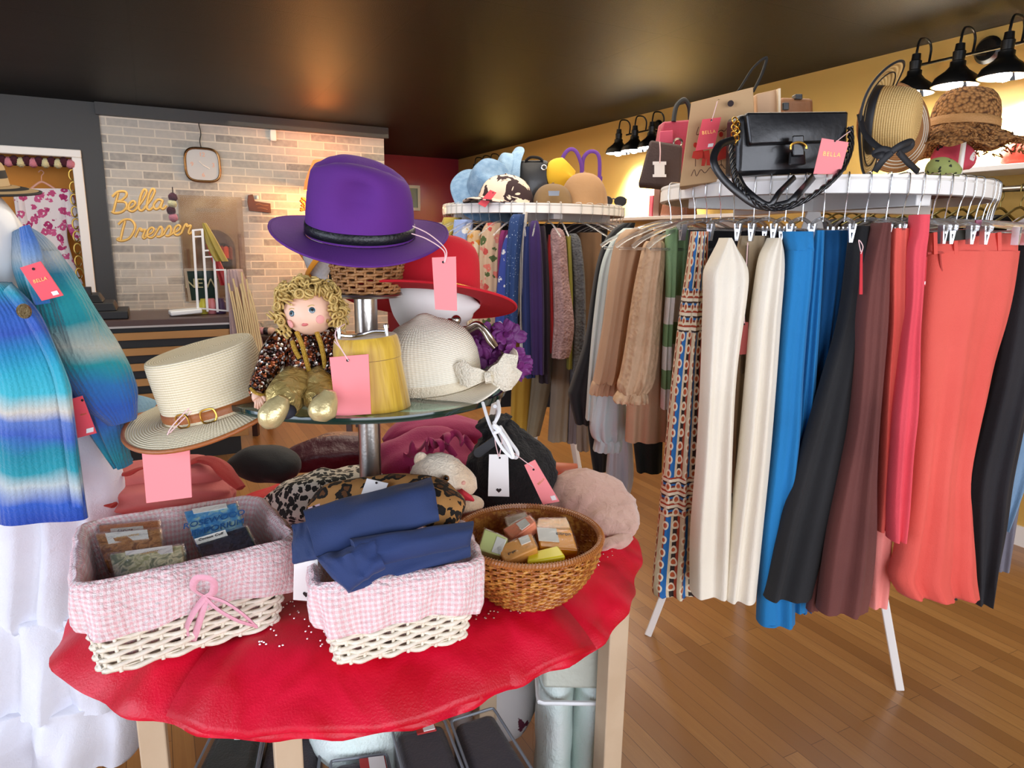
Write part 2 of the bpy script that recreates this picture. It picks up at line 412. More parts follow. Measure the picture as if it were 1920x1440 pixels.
for j in range(NA): edge[0][j].z = rows[NR][j].z-.006; edge[0][j].xy = rows[NR][j].xy+(edge[0][j].xy-rows[NR][j].xy)*.5
cl.loft(rows+edge+bot[:14], True, (False, False))
CLO = thing('tree_skirt', 'crushed red velvet tree skirt with sequin dots, spread over the table', 'tablecloth', R3((CT.x, CT.y, TZ)), 0)
cl.build('cloth', M_velvet, CLO, sharp=60)
# upper lap of the cloth: a second panel that overlaps from the seam, front and centre
lp = MB(); lr = []
for i in range(13):
    u = i/12; row = []
    for j in range(31):
        v = j/30
        a = lerp(-2.08, -.62, u); r = rim_r(a)
        t = lerp(.55, 1.006, v)
        if i == 0: a -= .03*math.sin(v*PI)
        p = R3((CT.x+math.cos(a)*r*t, CT.y+math.sin(a)*r*t, 0))
        e = max(0, (t-.78)/.22); front = .5-.5*math.sin(a)
        p.z = TZ+.0125+.010*nz((math.cos(a)*t*3.1, math.sin(a)*t*3.1, 0), 1.1, 3)-(.045*front+.035)*e**1.7-.002+.008*math.sin(u*21+v*2)*v*v
        row.append(p)
    lr.append(row)
lp.loft(lr, False, (False, False)); lp.build('panel', M_velvet, CLO, solid=.006, sharp=60)
M_seq = mat('sequins', '#f7d9dc', .15, .9)
sq = MB(); random.seed(4)
def dot(m, px, py):
    z = TZ+.012
    for _k in range(3):
        p = PZ(px, py, z); q = p-R3((CT.x, CT.y, 0)); qr, qf = q.x*cY-q.y*sY, q.x*sY+q.y*cY; a = math.atan2(qf, qr); t = math.hypot(qr, qf)/rim_r(a)
        wav = math.sin(a*11+1.3*math.sin(3*a))*.5+math.sin(a*23+2)*.3; e = max(0, (t-.78)/.22); u = (a+2.08)/1.46; v = (t-.55)/.456
        z = TZ+.010*nz((math.cos(a)*t*3.1, math.sin(a)*t*3.1, 0), 1.1, 3)-(.045*(.5-.5*math.sin(a))+.035)*e**1.7
        z += .0148+.008*math.sin(u*21+v*2)*v*v if (0 < u < 1 and v > 0) else .006+.007*wav*max(0, (t-.5)/.5)**1.2
    p = PZ(px, py, z); r = .0021
    m.lathe([(0, -.0005), (r, 0), (r*.7, .0014), (0, .002)], 7, p)
for _ in range(95):
    x = random.uniform(440, 660); y = random.uniform(1120, 1215)
    if y < 1225-.22*(x-440) or x > 520: dot(sq, x, y)
for _ in range(26): x = random.uniform(850, 990); dot(sq, x, 1160-.12*(x-850)+random.uniform(-14, 10))
for _ in range(22): x = random.uniform(1085, 1165); dot(sq, x, 1062-.35*(x-1085)+random.uniform(-18, 14))
tag(sq.build('sequins', M_seq, CLO), None, None, kind='stuff')

# ---------------------------------------------------------------- two-tier stand
SX, SY = -.305, 1.426
M_steel = mat('brushed_steel', '#c9c4bd', .28, 1., bump=(200, .04))
gl = N('green_glass'); gl.col('#9fd6c4'); gl.b.inputs['Transmission Weight'].default_value = .92; gl.b.inputs['Roughness'].default_value = .03; gl.b.inputs['IOR'].default_value = 1.48
M_glass = gl.m
M_clear = mat('clear_plastic', '#f4f7f8', .06, trans=.95, ior=1.3)
sd = thing('display_stand', 'steel pole stand with a round glass shelf and small steel top disc', 'stand', R3((SX, SY, TZ+.006)), -YAW)
z0 = TZ+.006
MB().lathe([(0, 0), (.14, 0), (.14, .006), (.03, .012), (0, .012)], 40).build('base', M_steel, sd, world=False)
MB().lathe([(0, .01), (.0235, .01), (.0235, 1.333-z0), (0, 1.333-z0)], 28).build('pole', M_steel, sd, world=False)
MB().lathe([(0, 1.140-z0), (.288, 1.140-z0), (.2905, 1.1415-z0), (.2905, 1.1485-z0), (.288, 1.150-z0), (0, 1.150-z0)], 72).build('glass_shelf', M_glass, sd, world=False, sharp=30)
MB().lathe([(.2895, 1.1395-z0), (.2935, 1.1395-z0), (.2940, 1.145-z0), (.2935, 1.1505-z0), (.2895, 1.1505-z0)], 96, caps=(False, False)).build('glass_edge', mat('dark_glass_edge', '#0c2b25', .08, coat=.5), sd, world=False, sharp=30)
MB().lathe([(0, 1.333-z0), (.075, 1.334-z0), (.0765, 1.338-z0), (.075, 1.341-z0), (0, 1.341-z0)], 48, ).build('top_disc', M_steel, sd, world=False)

# ---------------------------------------------------------------- wicker
def wick(name, c1, c2, rough=.55):
    return mat(name, c1, rough, var=(60, c2, .8), bump=(300, .2))
M_wicker = wick('natural_wicker', '#b98654', '#8a5a31', .45)
M_whitewick = wick('white_wicker', '#f3ead9', '#e6d9c2')
def weave(ringfn, zs, stakes, r, amp, m, pitch=None, n=5, sub=4):
    """ringfn(u,z)->(point, outward normal); woven strands pass before and behind the stakes"""
    for k, z in enumerate(zs):
        pts = []
        for j in range(stakes*sub):
            u = j/(stakes*sub); p, nr = ringfn(u, z)
            pts.append(p+nr*amp*math.cos(PI*(j/sub)+PI*k)+Vector((0, 0, r*.45*math.sin(PI*(j/sub)+PI*k))))
        m.tube(pts, r, n, closed=True)
def rrect(pts4, u, rad=.12):
    """rounded quadrilateral path; pts4 in order"""
    n = 4; s = (u % 1)*n; i = int(s); t = s-i
    a, b = pts4[i], pts4[(i+1) % 4]; p = a.lerp(b, t)
    c0 = pts4[(i-1) % 4]; d = pts4[(i+2) % 4]
    if t < rad:
        w = .5-.5*t/rad; q = a.lerp(c0, (rad-t)*.25+0)
        p = p.lerp(q+(b-a)*t*.6, w*.5)
        cen = sum(pts4, Vector((0, 0, 0)))/4; p = p+(cen-a)*.07*(1-t/rad)**2
    elif t > 1-rad:
        tt = 1-t; cen = sum(pts4, Vector((0, 0, 0)))/4; w = .5-.5*tt/rad
        q = b.lerp(d, (rad-tt)*.25); p = p.lerp(q+(a-b)*tt*.6, w*.5); p = p+(cen-b)*.07*(1-tt/rad)**2
    return p
def gingham(name, c1, c2, s=.0075):
    k = N(name); u = k.xyz(k.co('UV'))
    a = k.math('GREATER_THAN', k.math('SINE', k.math('MULTIPLY', u[0], PI/s)), 0)
    b = k.math('GREATER_THAN', k.math('SINE', k.math('MULTIPLY', u[1], PI/s)), 0)
    f = k.math('MULTIPLY', k.math('ADD', a, b), .5)
    k.col(k.mix(f, c1, c2)); k.b.inputs['Roughness'].default_value = .9; k.b.inputs['Sheen Weight'].default_value = .2
    k.bump(k.math('ADD', k.math('MULTIPLY', k.noise(55, 5, dist=1.5), 3), k.noise(300, 2)), .6, .006); return k.m
M_ging = gingham('pink_gingham', '#f8e9e8', '#f3bfc2', .0048)
def lined_basket(label, top, bot, zt, group, bow=None, hang=.07):
    """top, bot: 4 camera-frame (r,d) corners FL,FR,BR,BL"""
    T = [R3((x, y, zt)) for x, y in top]; B = [R3((x, y, TZ+.016)) for x, y in bot]
    cen = sum(B, Vector((0, 0, 0)))/4
    o = thing('wicker_basket', label, 'basket', cen, -YAW, group)
    zb = TZ+.016; H = zt-zb
    def ring(u, z):
        t = (z-zb)/H; q = [B[i].lerp(T[i], t) for i in range(4)]
        p = rrect(q, u); c = sum(q, Vector((0, 0, 0)))/4; nr = (p-c); nr.z = 0
        return p, nr.normalized()
    m = MB(); zs = [zb+.004+i*.0078 for i in range(int(H/.0078))]
    weave(ring, zs, 37, .0045, .0040, m)
    for i in range(37):
        m.tube([ring(i/37, zb)[0], ring(i/37, zb+H*.5)[0], ring(i/37, zt)[0]], .0032, 5)
    m.build('wicker_body', M_whitewick, o, sharp=80)
    f = MB(); f.loft([[ring(j/40, zb+.004)[0] for j in range(40)], [ring(j/40, zb+.008)[0] for j in range(40)]], True); f.build('bottom', M_whitewick, o)
    # cloth liner: inside bottom -> up -> over the rim -> skirt outside
    L = []; NU = 120
    for k, (off, zz, tk) in enumerate([(-.02, -H+.014, .0), (-.014, -H*.6, 0), (-.012, -.02, 0), (-.010, .002, 0), (.0, .010, 0), (.011, .004, 0), (.015, -.012, .4), (.017, -.03, .8), (.019, -hang*.8, 1.), (.018, -hang, 1.2), (.013, -hang+.002, 1.2)]):
        row = []
        for j in range(NU):
            u = j/NU; z = zt+zz
            zz2 = z-.010*tk*(math.sin(u*2*PI*5)*.5+nz((u*9, k*.1, 0), 1, 5))
            p, nr = ring(u, min(zz2, zt) if zz < 0 else zt)
            wob = .0035*math.sin(u*2*PI*17+k*.6)+.004*nz((u*24, k*.5, 1), 1, 2)
            q = p+nr*(off+wob*(.4+tk)); q.z = zz2 if zz > -H+.02 else zt+zz
            row.append(q)
        L.append(row)
    lm = MB(); lm.loft(L, True, (True, False)); lm.build('cloth_liner', M_ging, o, sharp=75)
    if bow:
        M_rib = mat('pink_ribbon', '#e3a3b2', .8, bump=(120, .3), sheen=.3)
        b = MB(); k = bow
        def pk(dx, dy, dz=0): return P(k[0]+dx, k[1]+dy, k[2]-dz)
        for path in ([(0, 0, .004), (-22, -14, .02), (-14, -34, .03), (14, -30, .03), (16, -8, .02), (2, 2, .006)],
                     [(2, 0, .008), (-18, 26, .016), (-34, 60, .012), (-26, 92, .004)], [(-24, 88, .004), (-14, 60, .010), (-4, 26, .016), (2, 4, .008)],
                     [(0, 0, .008), (36, 10, .016), (72, 34, .012), (96, 58, .0)], [(96, 56, .002), (62, 46, .014), (26, 26, .018), (2, 4, .01)]):
            b.tube(cr([pk(*q) for q in path], 6), .0062, 8, flat=.35)
        b.build('ribbon_bow', M_rib, o, sharp=70)
    return o, ring
bk1, ring1 = lined_basket('larger white wicker basket with pink gingham liner and bow, holding wrapped soap bars', [(-.682, .990), (-.394, 1.186), (-.545, 1.40), (-.826, 1.24)],
    [(-.640, .962), (-.412, 1.122), (-.545, 1.31), (-.755, 1.165)], .90, 'white wicker baskets with gingham liners', bow=(384, 1118, 1.055))
bk2, ring2 = lined_basket('smaller white wicker basket with pink gingham liner, under folded navy trousers', [(-.314, 1.012), (-.050, 1.110), (-.100, 1.30), (-.375, 1.235)],
    [(-.278, 1.000), (-.075, 1.082), (-.12, 1.22), (-.315, 1.17)], .896, 'white wicker baskets with gingham liners')

# bowl basket
def bowlmat():
    k = N('brown_rattan'); k.b.inputs['Roughness'].default_value = .35; k.b.inputs['Coat Weight'].default_value = .3
    k.col(k.mix(k.ramp(k.noise(70, 3), [(.45, '#000000'), (.6, '#ffffff')]), '#9a5523', '#c78a3d')); k.bump(k.noise(250, 2), .2); return k.m
M_rat = bowlmat()
BC = (.036, 1.262)
bo = thing('bowl_basket', 'round brown rattan bowl basket holding pastel soaps', 'basket', R3((BC[0], BC[1], TZ+.016)), -YAW)
zb = TZ+.016; HB = .118
def bring(u, z):
    t = min(1, max(0, (z-zb)/HB)); r = .078+.064*math.sin(t*PI*.5)**.8
    d = Vector((math.cos(2*PI*u)*cY+math.sin(2*PI*u)*sY, -math.cos(2*PI*u)*sY+math.sin(2*PI*u)*cY, 0))
    return R3((BC[0], BC[1], z))+d*r, d
m = MB(); weave(bring, [zb+.005+i*.0058 for i in range(20)], 57, .0031, .0026, m, n=5, sub=2)
for i in range(57): m.tube([bring(i/57, zb+HB*q)[0] for q in (0, .25, .5, .75, 1)], .0026, 5)
m.build('woven_body', M_rat, bo, sharp=80)
m = MB(); m.loft([[bring(j/48, zb+HB*t)[0]-bring(j/48, 0)[1]*.003 for j in range(48)] for t in (0.02, .25, .5, .75, 1)], True, (True, False)); m.build('inner_wall', M_rat, bo)
m = MB(); m.tube([bring(j/60, zb+HB)[0]+Vector((0, 0, .002)) for j in range(60)], .0062, 8, closed=True)
for j in range(150):
    p, d = bring(j/150, zb+HB); t = Vector((-d.y, d.x, 0)); c = p+Vector((0, 0, .002))
    m.tube([c+(d*math.cos(q)+Vector((0, 0, 1))*math.sin(q))*.0066+t*.002*math.sin(q) for q in (-.8, .2, 1.2, 2.2, 3.4)], .0012, 4)
m.build('rim', mat('rattan_rim', '#a8662f', .35, coat=.3, bump=(200, .2)), bo)

# small round basket on the top disc
DB = (SX+.005, SY)
ba = thing('wicker_basket', 'small round natural wicker basket on the top disc, under the purple hat', 'basket', R3((DB[0], DB[1], 1.341)), -YAW)
m = MB()
def wring(u, z):
    t = (z-1.341)/.115; r = .060+.022*t
    d = Vector((math.cos(2*PI*u), math.sin(2*PI*u), 0)); return R3((DB[0], DB[1], z))+d*r, d
weave(wring, [1.345+i*.0072 for i in range(9)], 23, .0034, .0036, m)
random.seed(2)
for k in range(3):
    zz = 1.412+k*.012
    for i in range(23):
        a = wring(i/23, zz-.008)[0]; b = wring((i+1.6)/23, zz+.012)[0]; n1 = wring((i+.8)/23, zz)[1]
        m.tube([a, (a+b)/2+n1*.008, b], .0032, 5)
for i in range(23): m.tube([wring(i/23, 1.343)[0], wring(i/23, 1.45)[0]], .0026, 5)
m.build('woven_body', M_wicker, ba, sharp=80)
m = MB(); m.lathe([(.0, 1.343), (.062, 1.343), (.062, 1.347), (0, 1.347)], 32, R3((DB[0], DB[1], 0))); m.build('bottom', M_wicker, ba)
# ================================================================ hats
def straw(name, c, c2, rings=True, sc=1.0, rough=.8):
    k = N(name); k.b.inputs['Roughness'].default_value = rough
    u = k.xyz(k.co('UV')); w = k.math('SINE', k.math('MULTIPLY', u[1], 2*PI/(.0045*sc)))
    w2 = k.math('SINE', k.math('MULTIPLY', u[0], 2*PI/.005))
    k.col(k.mix(k.ramp(k.math('MULTIPLY_ADD', w, .5, .5), [(0, '#000000'), (.6, '#ffffff')]), c2, c))
    k.bump(k.math('ADD', w, k.math('MULTIPLY', w2, .45)), .45, .0018); return k.m
def hat(parent, m, ax, ay, h, brim, sd=0., slope=.14, flare=.92, top_r=.55, dent=.03, pinch=.0, head=0., brimz=None, medge=None, edge_r=.0022, crownpts=None, n=72, sub=0):
    """local hat with z up. ax, ay: half axes at the base of the crown; front = -y turned by head"""
    rings = []; ch, sh = math.cos(head), math.sin(head)
    def tr(x, y, z): return Vector((x*ch-y*sh, x*sh+y*ch, z))
    prof = crownpts or [(1., 0), (.985, .12), (.97, .3), (.95, .5), (.93, .68), (.90, .8), (.85, .9), (.76, .97), (.62, 1.0), (.42, 1.0), (.2, 1.0), (.04, 1.0)]
    for s, z in prof:
        row = []
        for j in range(n):
            a = 2*PI*j/n; x = math.cos(a)*ax*s; y = math.sin(a)*ay*s; zz = z*h
            fr = max(0, -math.sin(a))
            if pinch: x *= 1-pinch*fr**1.5*max(0, z-.35)*max(0, 1-abs(abs(math.cos(a))-.55))
            if dent: zz -= dent*math.exp(-(x/(ax*.30))**2)*(1-.35*(y/ay))*max(0, (z-.85)/.15)
            zz -= slope*h*max(0, z-.45)*(1+math.sin(a))*(s if pinch else 0)
            q = tr(x, y, zz)
            if sd and s > .5:
                g = sd*math.exp(-((q.x-.012)/.034)**2-((z-.62)/.2)**2)*(1 if q.y < 0 else 0)
                q.y += g
            row.append(q)
        rings.append(row)
    cb = MB(); cb.loft(rings, True, (False, True)); crown = cb.build('crown', m, parent, world=False, sharp=80)
    bz = brimz or (lambda a, t: 0)
    b = MB(); rows = []; NB = 14
    for i in range(NB+1):
        t = i/NB; row = []
        for j in range(n):
            a = 2*PI*j/n; w = brim(a) if callable(brim) else brim
            row.append(tr(math.cos(a)*(ax*1.0+w*t), math.sin(a)*(ay*1.0+w*t), bz(a, t)))
        rows.append(row)
    b.loft(rows, True, (False, False)); br = b.build('brim', m, parent, world=False, solid=.003, sharp=80)
    if medge:
        e = MB(); e.tube(rows[-1], edge_r, 8, closed=True); e.build('brim_edging', medge, parent, world=False, sharp=80)
    def base(a, z=.0, off=.002, zs=None):
        s = 1-.03*z/max(h*.3, 1e-6)
        return tr(math.cos(a)*(ax*s+off), math.sin(a)*(ay*s+off), z)
    return base, rows
def band(parent, base, z0, z1, m, name='hat_band', off=.0025, n=72, a0=0, a1=2*PI):
    b = MB(); full = abs(a1-a0-2*PI) < 1e-6
    rows = []
    for z, o in ((z0, 0), (z0+.0005, off), ((z0+z1)/2, off+.0006), (z1-.0005, off), (z1, 0)):
        rows.append([base(lerp(a0, a1, j/n), z, o) for j in range(n if full else n+1)])
    b.loft(rows, full, (False, False)); return b.build(name, m, parent, world=False, sharp=80)
# --- purple fedora on the small basket
M_pfelt = fabric('purple_felt', '#58227a', '#602684', .9, .0, 5, 300, .12, .25)
M_bleath = mat('black_leather', '#15171a', .42, bump=(160, .25), coat=.1)
ph = thing('fedora_hat', 'purple felt fedora with a thin black band, on the small wicker basket', 'hat', R3((-.306, 1.402, 1.459)), rot=(math.radians(16), math.radians(5), -YAW))
base, rows = hat(ph, M_pfelt, .090, .106, .152, lambda a: .066+.006*abs(math.cos(a)), dent=.022, pinch=.35, sd=.036, slope=.2, head=math.radians(-75),
     brimz=lambda a, t: .016*t**2*(math.sin(a)**2)-.010*t*t*(math.cos(a)**2)-.002, crownpts=[(1.0, 0), (1.0, .12), (.98, .3), (.95, .5), (.91, .66), (.87, .78), (.81, .88), (.72, .95), (.60, .99), (.45, 1.0), (.22, 1.0), (.04, 1.0)], medge=M_pfelt, edge_r=.0022)
band(ph, base, .004, .024, M_bleath)
# --- cream straw boater with brown belt on the glass shelf
M_str = straw('cream_straw', '#f6e9cc', '#dccb9f')
M_tan = mat('tan_leather', '#a5602f', .45, bump=(120, .2))
M_gold = mat('polished_gold', '#d9a94e', .25, 1.)
sh_ = thing('boater_hat', 'cream straw hat with brown leather belt and brown edging, leaning over the glass shelf', 'hat', P(412, 762, 1.30), rot=(math.radians(6), math.radians(-12.5), -YAW))
def bz2(a, t): return -.016*t*t*max(0, -math.sin(a))+.012*t*t*math.cos(a)**2
base2, rows2 = hat(sh_, M_str, .100, .104, .118, .072, dent=0, head=0., brimz=bz2, medge=M_tan, edge_r=.0042,
     crownpts=[(1.0, 0), (1.0, .2), (1.0, .5), (.995, .8), (.985, .95), (.965, 1.0), (.93, 1.005), (.86, .995), (.8, .985), (.6, .985), (.3, .985), (.03, .985)])
bd = band(sh_, base2, .006, .022, M_tan, 'leather_belt', .003)
bb = MB()
for a_ in (-1.78, -1.32):
    c0 = base2(a_, .014, .006)
    q = [base2(a_+dx, .014+dz, .007) for dx, dz in ((-.10, -.010), (.10, -.010), (.10, .010), (-.10, .010))]
    bb.tube(cr(q, 4, True), .0018, 6, closed=True)
bb.build('buckle', M_gold, sh_, world=False)
# --- cream sun hat with bow, right of the stand
M_str2 = straw('ivory_paper_straw', '#fdf6e4', '#efe4c8', sc=.8)
sn = thing('sun_hat', 'ivory floppy sun hat with a straw bow, at the right edge of the glass shelf', 'hat', P(812, 722, 1.385), rot=(math.radians(4), math.radians(-7), -YAW))
def bz3(a, t): return .052*t**1.6*max(0, math.cos(a-.25))**2-.003*t-.014*t*max(0, -math.sin(a-.2))
base3, rows3 = hat(sn, M_str2, .100, .092, .140, lambda a: .052+.028*max(0, math.cos(a-.1)), dent=0, head=0., brimz=bz3,
     crownpts=[(1.0, 0), (1.02, .12), (1.02, .3), (1.0, .48), (.93, .64), (.80, .78), (.62, .88), (.44, .945), (.30, .98), (.18, 1.03), (.1, 1.06), (.02, 1.07)])
band(sn, base3, .002, .03, mat('ivory_lace', '#eee0c4', .9, bump=(260, .6)), off=.003)
bw = MB(); c0 = Vector((.118, -.078, .028))
for sx, rz in ((1, .5), (1, -.3), (-1, .35)):
    pts = [c0+Vector((sx*q*.052, -.004-.012*math.sin(q*PI), rz*.035*q+.004*math.sin(q*9))) for q in (0, .3, .6, .9, 1.1)]
    bw.tube(pts, [.008, .016, .022, .026, .018], 10, flat=.25, up=(0, 1, 0))
bw.tube([c0+Vector((-.004, -.012, 0)), c0+Vector((.008, -.012, 0))], .012, 10)
bw.build('straw_bow', mat('crochet_straw', '#fbf1da', .9, bump=(240, .9)), sn, world=False)
st = MB(); W3 = W2L[sn.name].inverted(); inv3 = W2L[sn.name]
for path in ([(905, 755, 1.24), (918, 795, 1.20), (940, 838, 1.18), (962, 858, 1.17), (952, 830, 1.17), (932, 800, 1.185)], [(934, 752, 1.25), (936, 775, 1.21), (926, 798, 1.19), (934, 806, 1.18)], [(926, 796, 1.185), (938, 806, 1.18), (926, 812, 1.18)]):
    st.tube(cr([P(*q) for q in path], 6), .0032, 7)
st.build('chin_string', mat('white_cord', '#efeff0', .7), sn)
# --- mannequin head with the red hat
M_head = mat('white_mannequin', '#f3efeb', .5, bump=(30, .03))
HD = Vector((.0, 0, 0)); hp = P(800, 600, 1.52)
mh = thing('hat_form', 'white display head in profile facing right, wearing the red hat', 'display head', R3((-.185, 1.55, 1.150)), -YAW)
m = MB(); NS, NT = 48, 56; rows = []
prof = [(-.088, .060), (-.06, .052), (-.035, .048), (-.012, .054), (.01, .066), (.035, .080), (.06, .087), (.085, .090), (.11, .087), (.13, .078), (.145, .062), (.155, .040), (.16, .02)]
HZ = .098
for z, r in cr([Vector((r, 0, z)) for z, r in prof], 4) and [(v.z, v.x) for v in cr([Vector((r, 0, z)) for z, r in prof], 4)]:
    row = []
    for j in range(NT):
        a = 2*PI*j/NT; ca, sa = math.cos(a), math.sin(a)       # face towards +x
        x = ca*r*(1.05 if z > 0 else .95); y = sa*r*.80
        f = max(0, ca)**3
        # chin, mouth, nose, brow
        g = lambda c, w: math.exp(-((z-c)/w)**2)
        x += f*(.014*g(.004, .014)+.010*g(.030, .010)-.004*g(.021, .004)+.021*math.exp(-((z-.058)/.016)**2)*max(0, ca)**18-.006*g(.080, .012)+.004*g(.10, .012))
        if z < 0: x -= .012
        row.append(Vector((x, y, z+HZ)))
    rows.append(row)
m.loft(rows, True); m.build('head', M_head, mh, world=False, sharp=80)
rh = thing('fedora_hat', 'red felt wide-brimmed hat on the white display head', 'hat', P(806, 560, 1.53), rot=(math.radians(-17), math.radians(3), -YAW))
M_rfelt = fabric('red_felt', '#c40f22', '#cf1428', .85, .0, 5, 300, .12, .25)
b4, r4 = hat(rh, M_rfelt, .112, .102, .135, .080, dent=.015, head=0., pinch=.2, brimz=lambda a, t: -.006*t*t, medge=M_rfelt, edge_r=.003)
band(rh, b4, .003, .012, M_bleath)
ch_ = MB()
for k in range(26):
    a_ = -PI/2+.6+k*.035; p = b4(a_, .016, .004); ch_.lathe([(0, -.003), (.003, 0), (0, .003)], 6, p)
ch_.build('hat_chain', M_gold, rh, world=False)
# ================================================================ tags
M_pink = mat('pink_card', '#fb9093', .7)
M_pink2 = mat('coral_card', '#e8505c', .7)
M_wcard = mat('white_card', '#f1edea', .6)
M_string = mat('pale_string', '#f0c9c9', .7)
M_gletter = mat('gold_foil', '#e0a25a', .35, .6)
M_hole = mat('dark_hole', '#2a1a1a', .8)
def card_frame(p, d):
    """4 px corners TL TR BR BL at distance(s) d -> centre, axes, size"""
    if not isinstance(d, (list, tuple)): d = [d]*4
    c = [P(q[0], q[1], dd) for q, dd in zip(p, d)]
    return c
def price_tag(corners, d, label, m=None, strings=(), word=None, hole=True, group='pink card price tags', sticker=False, wsize=.15, heart=False, wang=0, up=(0.5, .93)):
    c = card_frame(corners, d); cen = sum(c, Vector((0, 0, 0)))/4
    ex = ((c[1]-c[0])+(c[2]-c[3])).normalized(); ey = ((c[0]-c[3])+(c[1]-c[2])).normalized(); n = ex.cross(ey).normalized()
    t = thing('price_tag', label, 'price tag', cen, 0, group)
    b = MB(); th = .0011; off = n*th
    f = [q for q in c]; i = b._a([q+off for q in f]+[q-off for q in f])
    for idx in ((3, 2, 1, 0), (4, 5, 6, 7), (0, 1, 5, 4), (1, 2, 6, 5), (2, 3, 7, 6), (3, 0, 4, 7)): b.face([i+q for q in idx])
    b.build('card', m or M_pink, t, flat=True)
    ey2 = n.cross(ex); W = (c[1]-c[0]).length; Hh = (c[0]-c[3]).length
    # n points to the viewer side?
    side = 1 if n.dot(Vector((0, 0, EYE))-cen) > 0 else -1; nn = n*side
    M = Matrix((ex, ey2 if side > 0 else -ey2, nn)).transposed() if side > 0 else Matrix((ex, -ey2, nn)).transposed()
    def at(u, v): return c[3]+(c[2]-c[3])*u+(c[0]-c[3])*v+nn*.0016
    if hole:
        h = at(*up); MB().tube([h-nn*.0006, h+nn*.0006], .0023*max(1, W/.06), 12).build('hole', M_hole, t)
    if word:
        Mt = Matrix.Translation(at(.5, .55)-cen) @ Matrix((ex, nn.cross(ex), nn)).transposed().to_4x4() @ Matrix.Rotation(wang, 4, 'Z')
        text(word, W*wsize/.15*.22, M_gletter, t, Mt, ext=.0003, space=1.15)
    if sticker:
        s = MB(); q = [at(u, v) for u, v in ((.62, .06), (.9, .06), (.9, .17), (.62, .17))]; j = s._a(q+[x+nn*.0005 for x in q]); s.face([j+4, j+5, j+6, j+7]); s.face([j, j+1, j+5, j+4]); s.face([j+1, j+2, j+6, j+5]); s.face([j+2, j+3, j+7, j+6]); s.face([j+3, j, j+4, j+7])
        s.build('sticker', M_wcard, t, flat=True)
    if heart:
        pts = []
        for k in range(28):
            a = 2*PI*k/28; x = 16*math.sin(a)**3; y = 13*math.cos(a)-5*math.cos(2*a)-2*math.cos(3*a)-math.cos(4*a)
            pts.append((x*W*.0088, y*W*.0088))
        b = MB(); o = at(.5, .15); i = b._a([o+ex*x+nn.cross(ex)*y for x, y in pts]); b.face(range(i, i+28)); b.build('heart', M_hole, t, flat=True, solid=.0004)
    if strings:
        s = MB()
        for path in strings: s.tube(cr([P(*q) for q in path], 5), .0011, 6)
        s.build('string', M_string, t)
    return t
price_tag([(266, 842), (355, 829), (360, 932), (275, 943)], 1.18, 'blank pink card tag hanging from the boater hat belt', strings=[[(312, 840, 1.178), (308, 825, 1.18), (318, 812, 1.185), (362, 768, 1.195)], [(311, 842, 1.178), (318, 806, 1.18), (358, 762, 1.195)]])
price_tag([(810, 483), (855, 481), (857, 583), (816, 580)], 1.27, 'blank coral tag hanging off the purple hat brim', M_pink, [[(833, 492, 1.268), (832, 470, 1.27), (800, 448, 1.285), (772, 438, 1.30)], [(834, 492, 1.268), (836, 468, 1.27), (806, 440, 1.285), (774, 424, 1.30)]])
price_tag([(618, 670), (691, 664), (696, 776), (630, 781)], 1.155, 'blank pink tag leaning on the yellow velvet case beside the doll', strings=[[(654, 677, 1.153), (632, 640, 1.16), (630, 620, 1.17), (646, 608, 1.2)], [(654, 677, 1.153), (640, 655, 1.158), (627, 640, 1.17)]])
# ================================================================ doll
def sequin():
    k = N('sequin_cloth'); v = k.n('ShaderNodeTexVoronoi', i_Scale=210.); k.L(k.co(), v.inputs['Vector'])
    c = k.ramp(k.xyz(v.outputs['Color'])[0], [(0, '#1b0d09'), (.28, '#3a1c12'), (.5, '#8e4a25'), (.64, '#54241a'), (.74, '#c9b39a'), (.82, '#e9e3dc'), (.9, '#6e3118')], 'CONSTANT')
    k.col(c); k.b.inputs['Metallic'].default_value = .55; k.b.inputs['Roughness'].default_value = .25
    k.bump(v.outputs['Distance'], .8, .003); return k.m
M_sequin = sequin()
def satin():
    k = N('gold_satin'); k.b.inputs['Metallic'].default_value = .55; k.b.inputs['Roughness'].default_value = .32
    k.col(k.mix(k.noise(30, 3), '#b8994c', '#e6cf8c')); k.bump(k.noise(45, 4, dist=1.5), .6, .012); return k.m
M_satin = satin()
M_lame = mat('pale_gold_lame', '#d8c690', .28, .45, bump=(60, .3))
M_skin = mat('doll_vinyl', '#efc3a8', .5, sub=0)
M_hair = mat('blond_curls', '#d6b870', .5, var=(90, '#b8954f', .8))
M_braid = mat('gold_braid', '#d2a63c', .5, .3, bump=(400, .9))
dl = thing('doll', 'small curly blond doll in sequinned jacket and gold trousers, sitting on the glass shelf', 'doll', P(568, 778, 1.19), -YAW)
dd = 1.20
def vt(path, n=12, **kw):
    m = MB(); pts = cr([P(x, y, d) for x, y, d, r in path], 4); rr = [v.x for v in cr([(r, 0, 0) for x, y, d, r in path], 4)]
    m.tube(pts, rr, n, **kw); return m
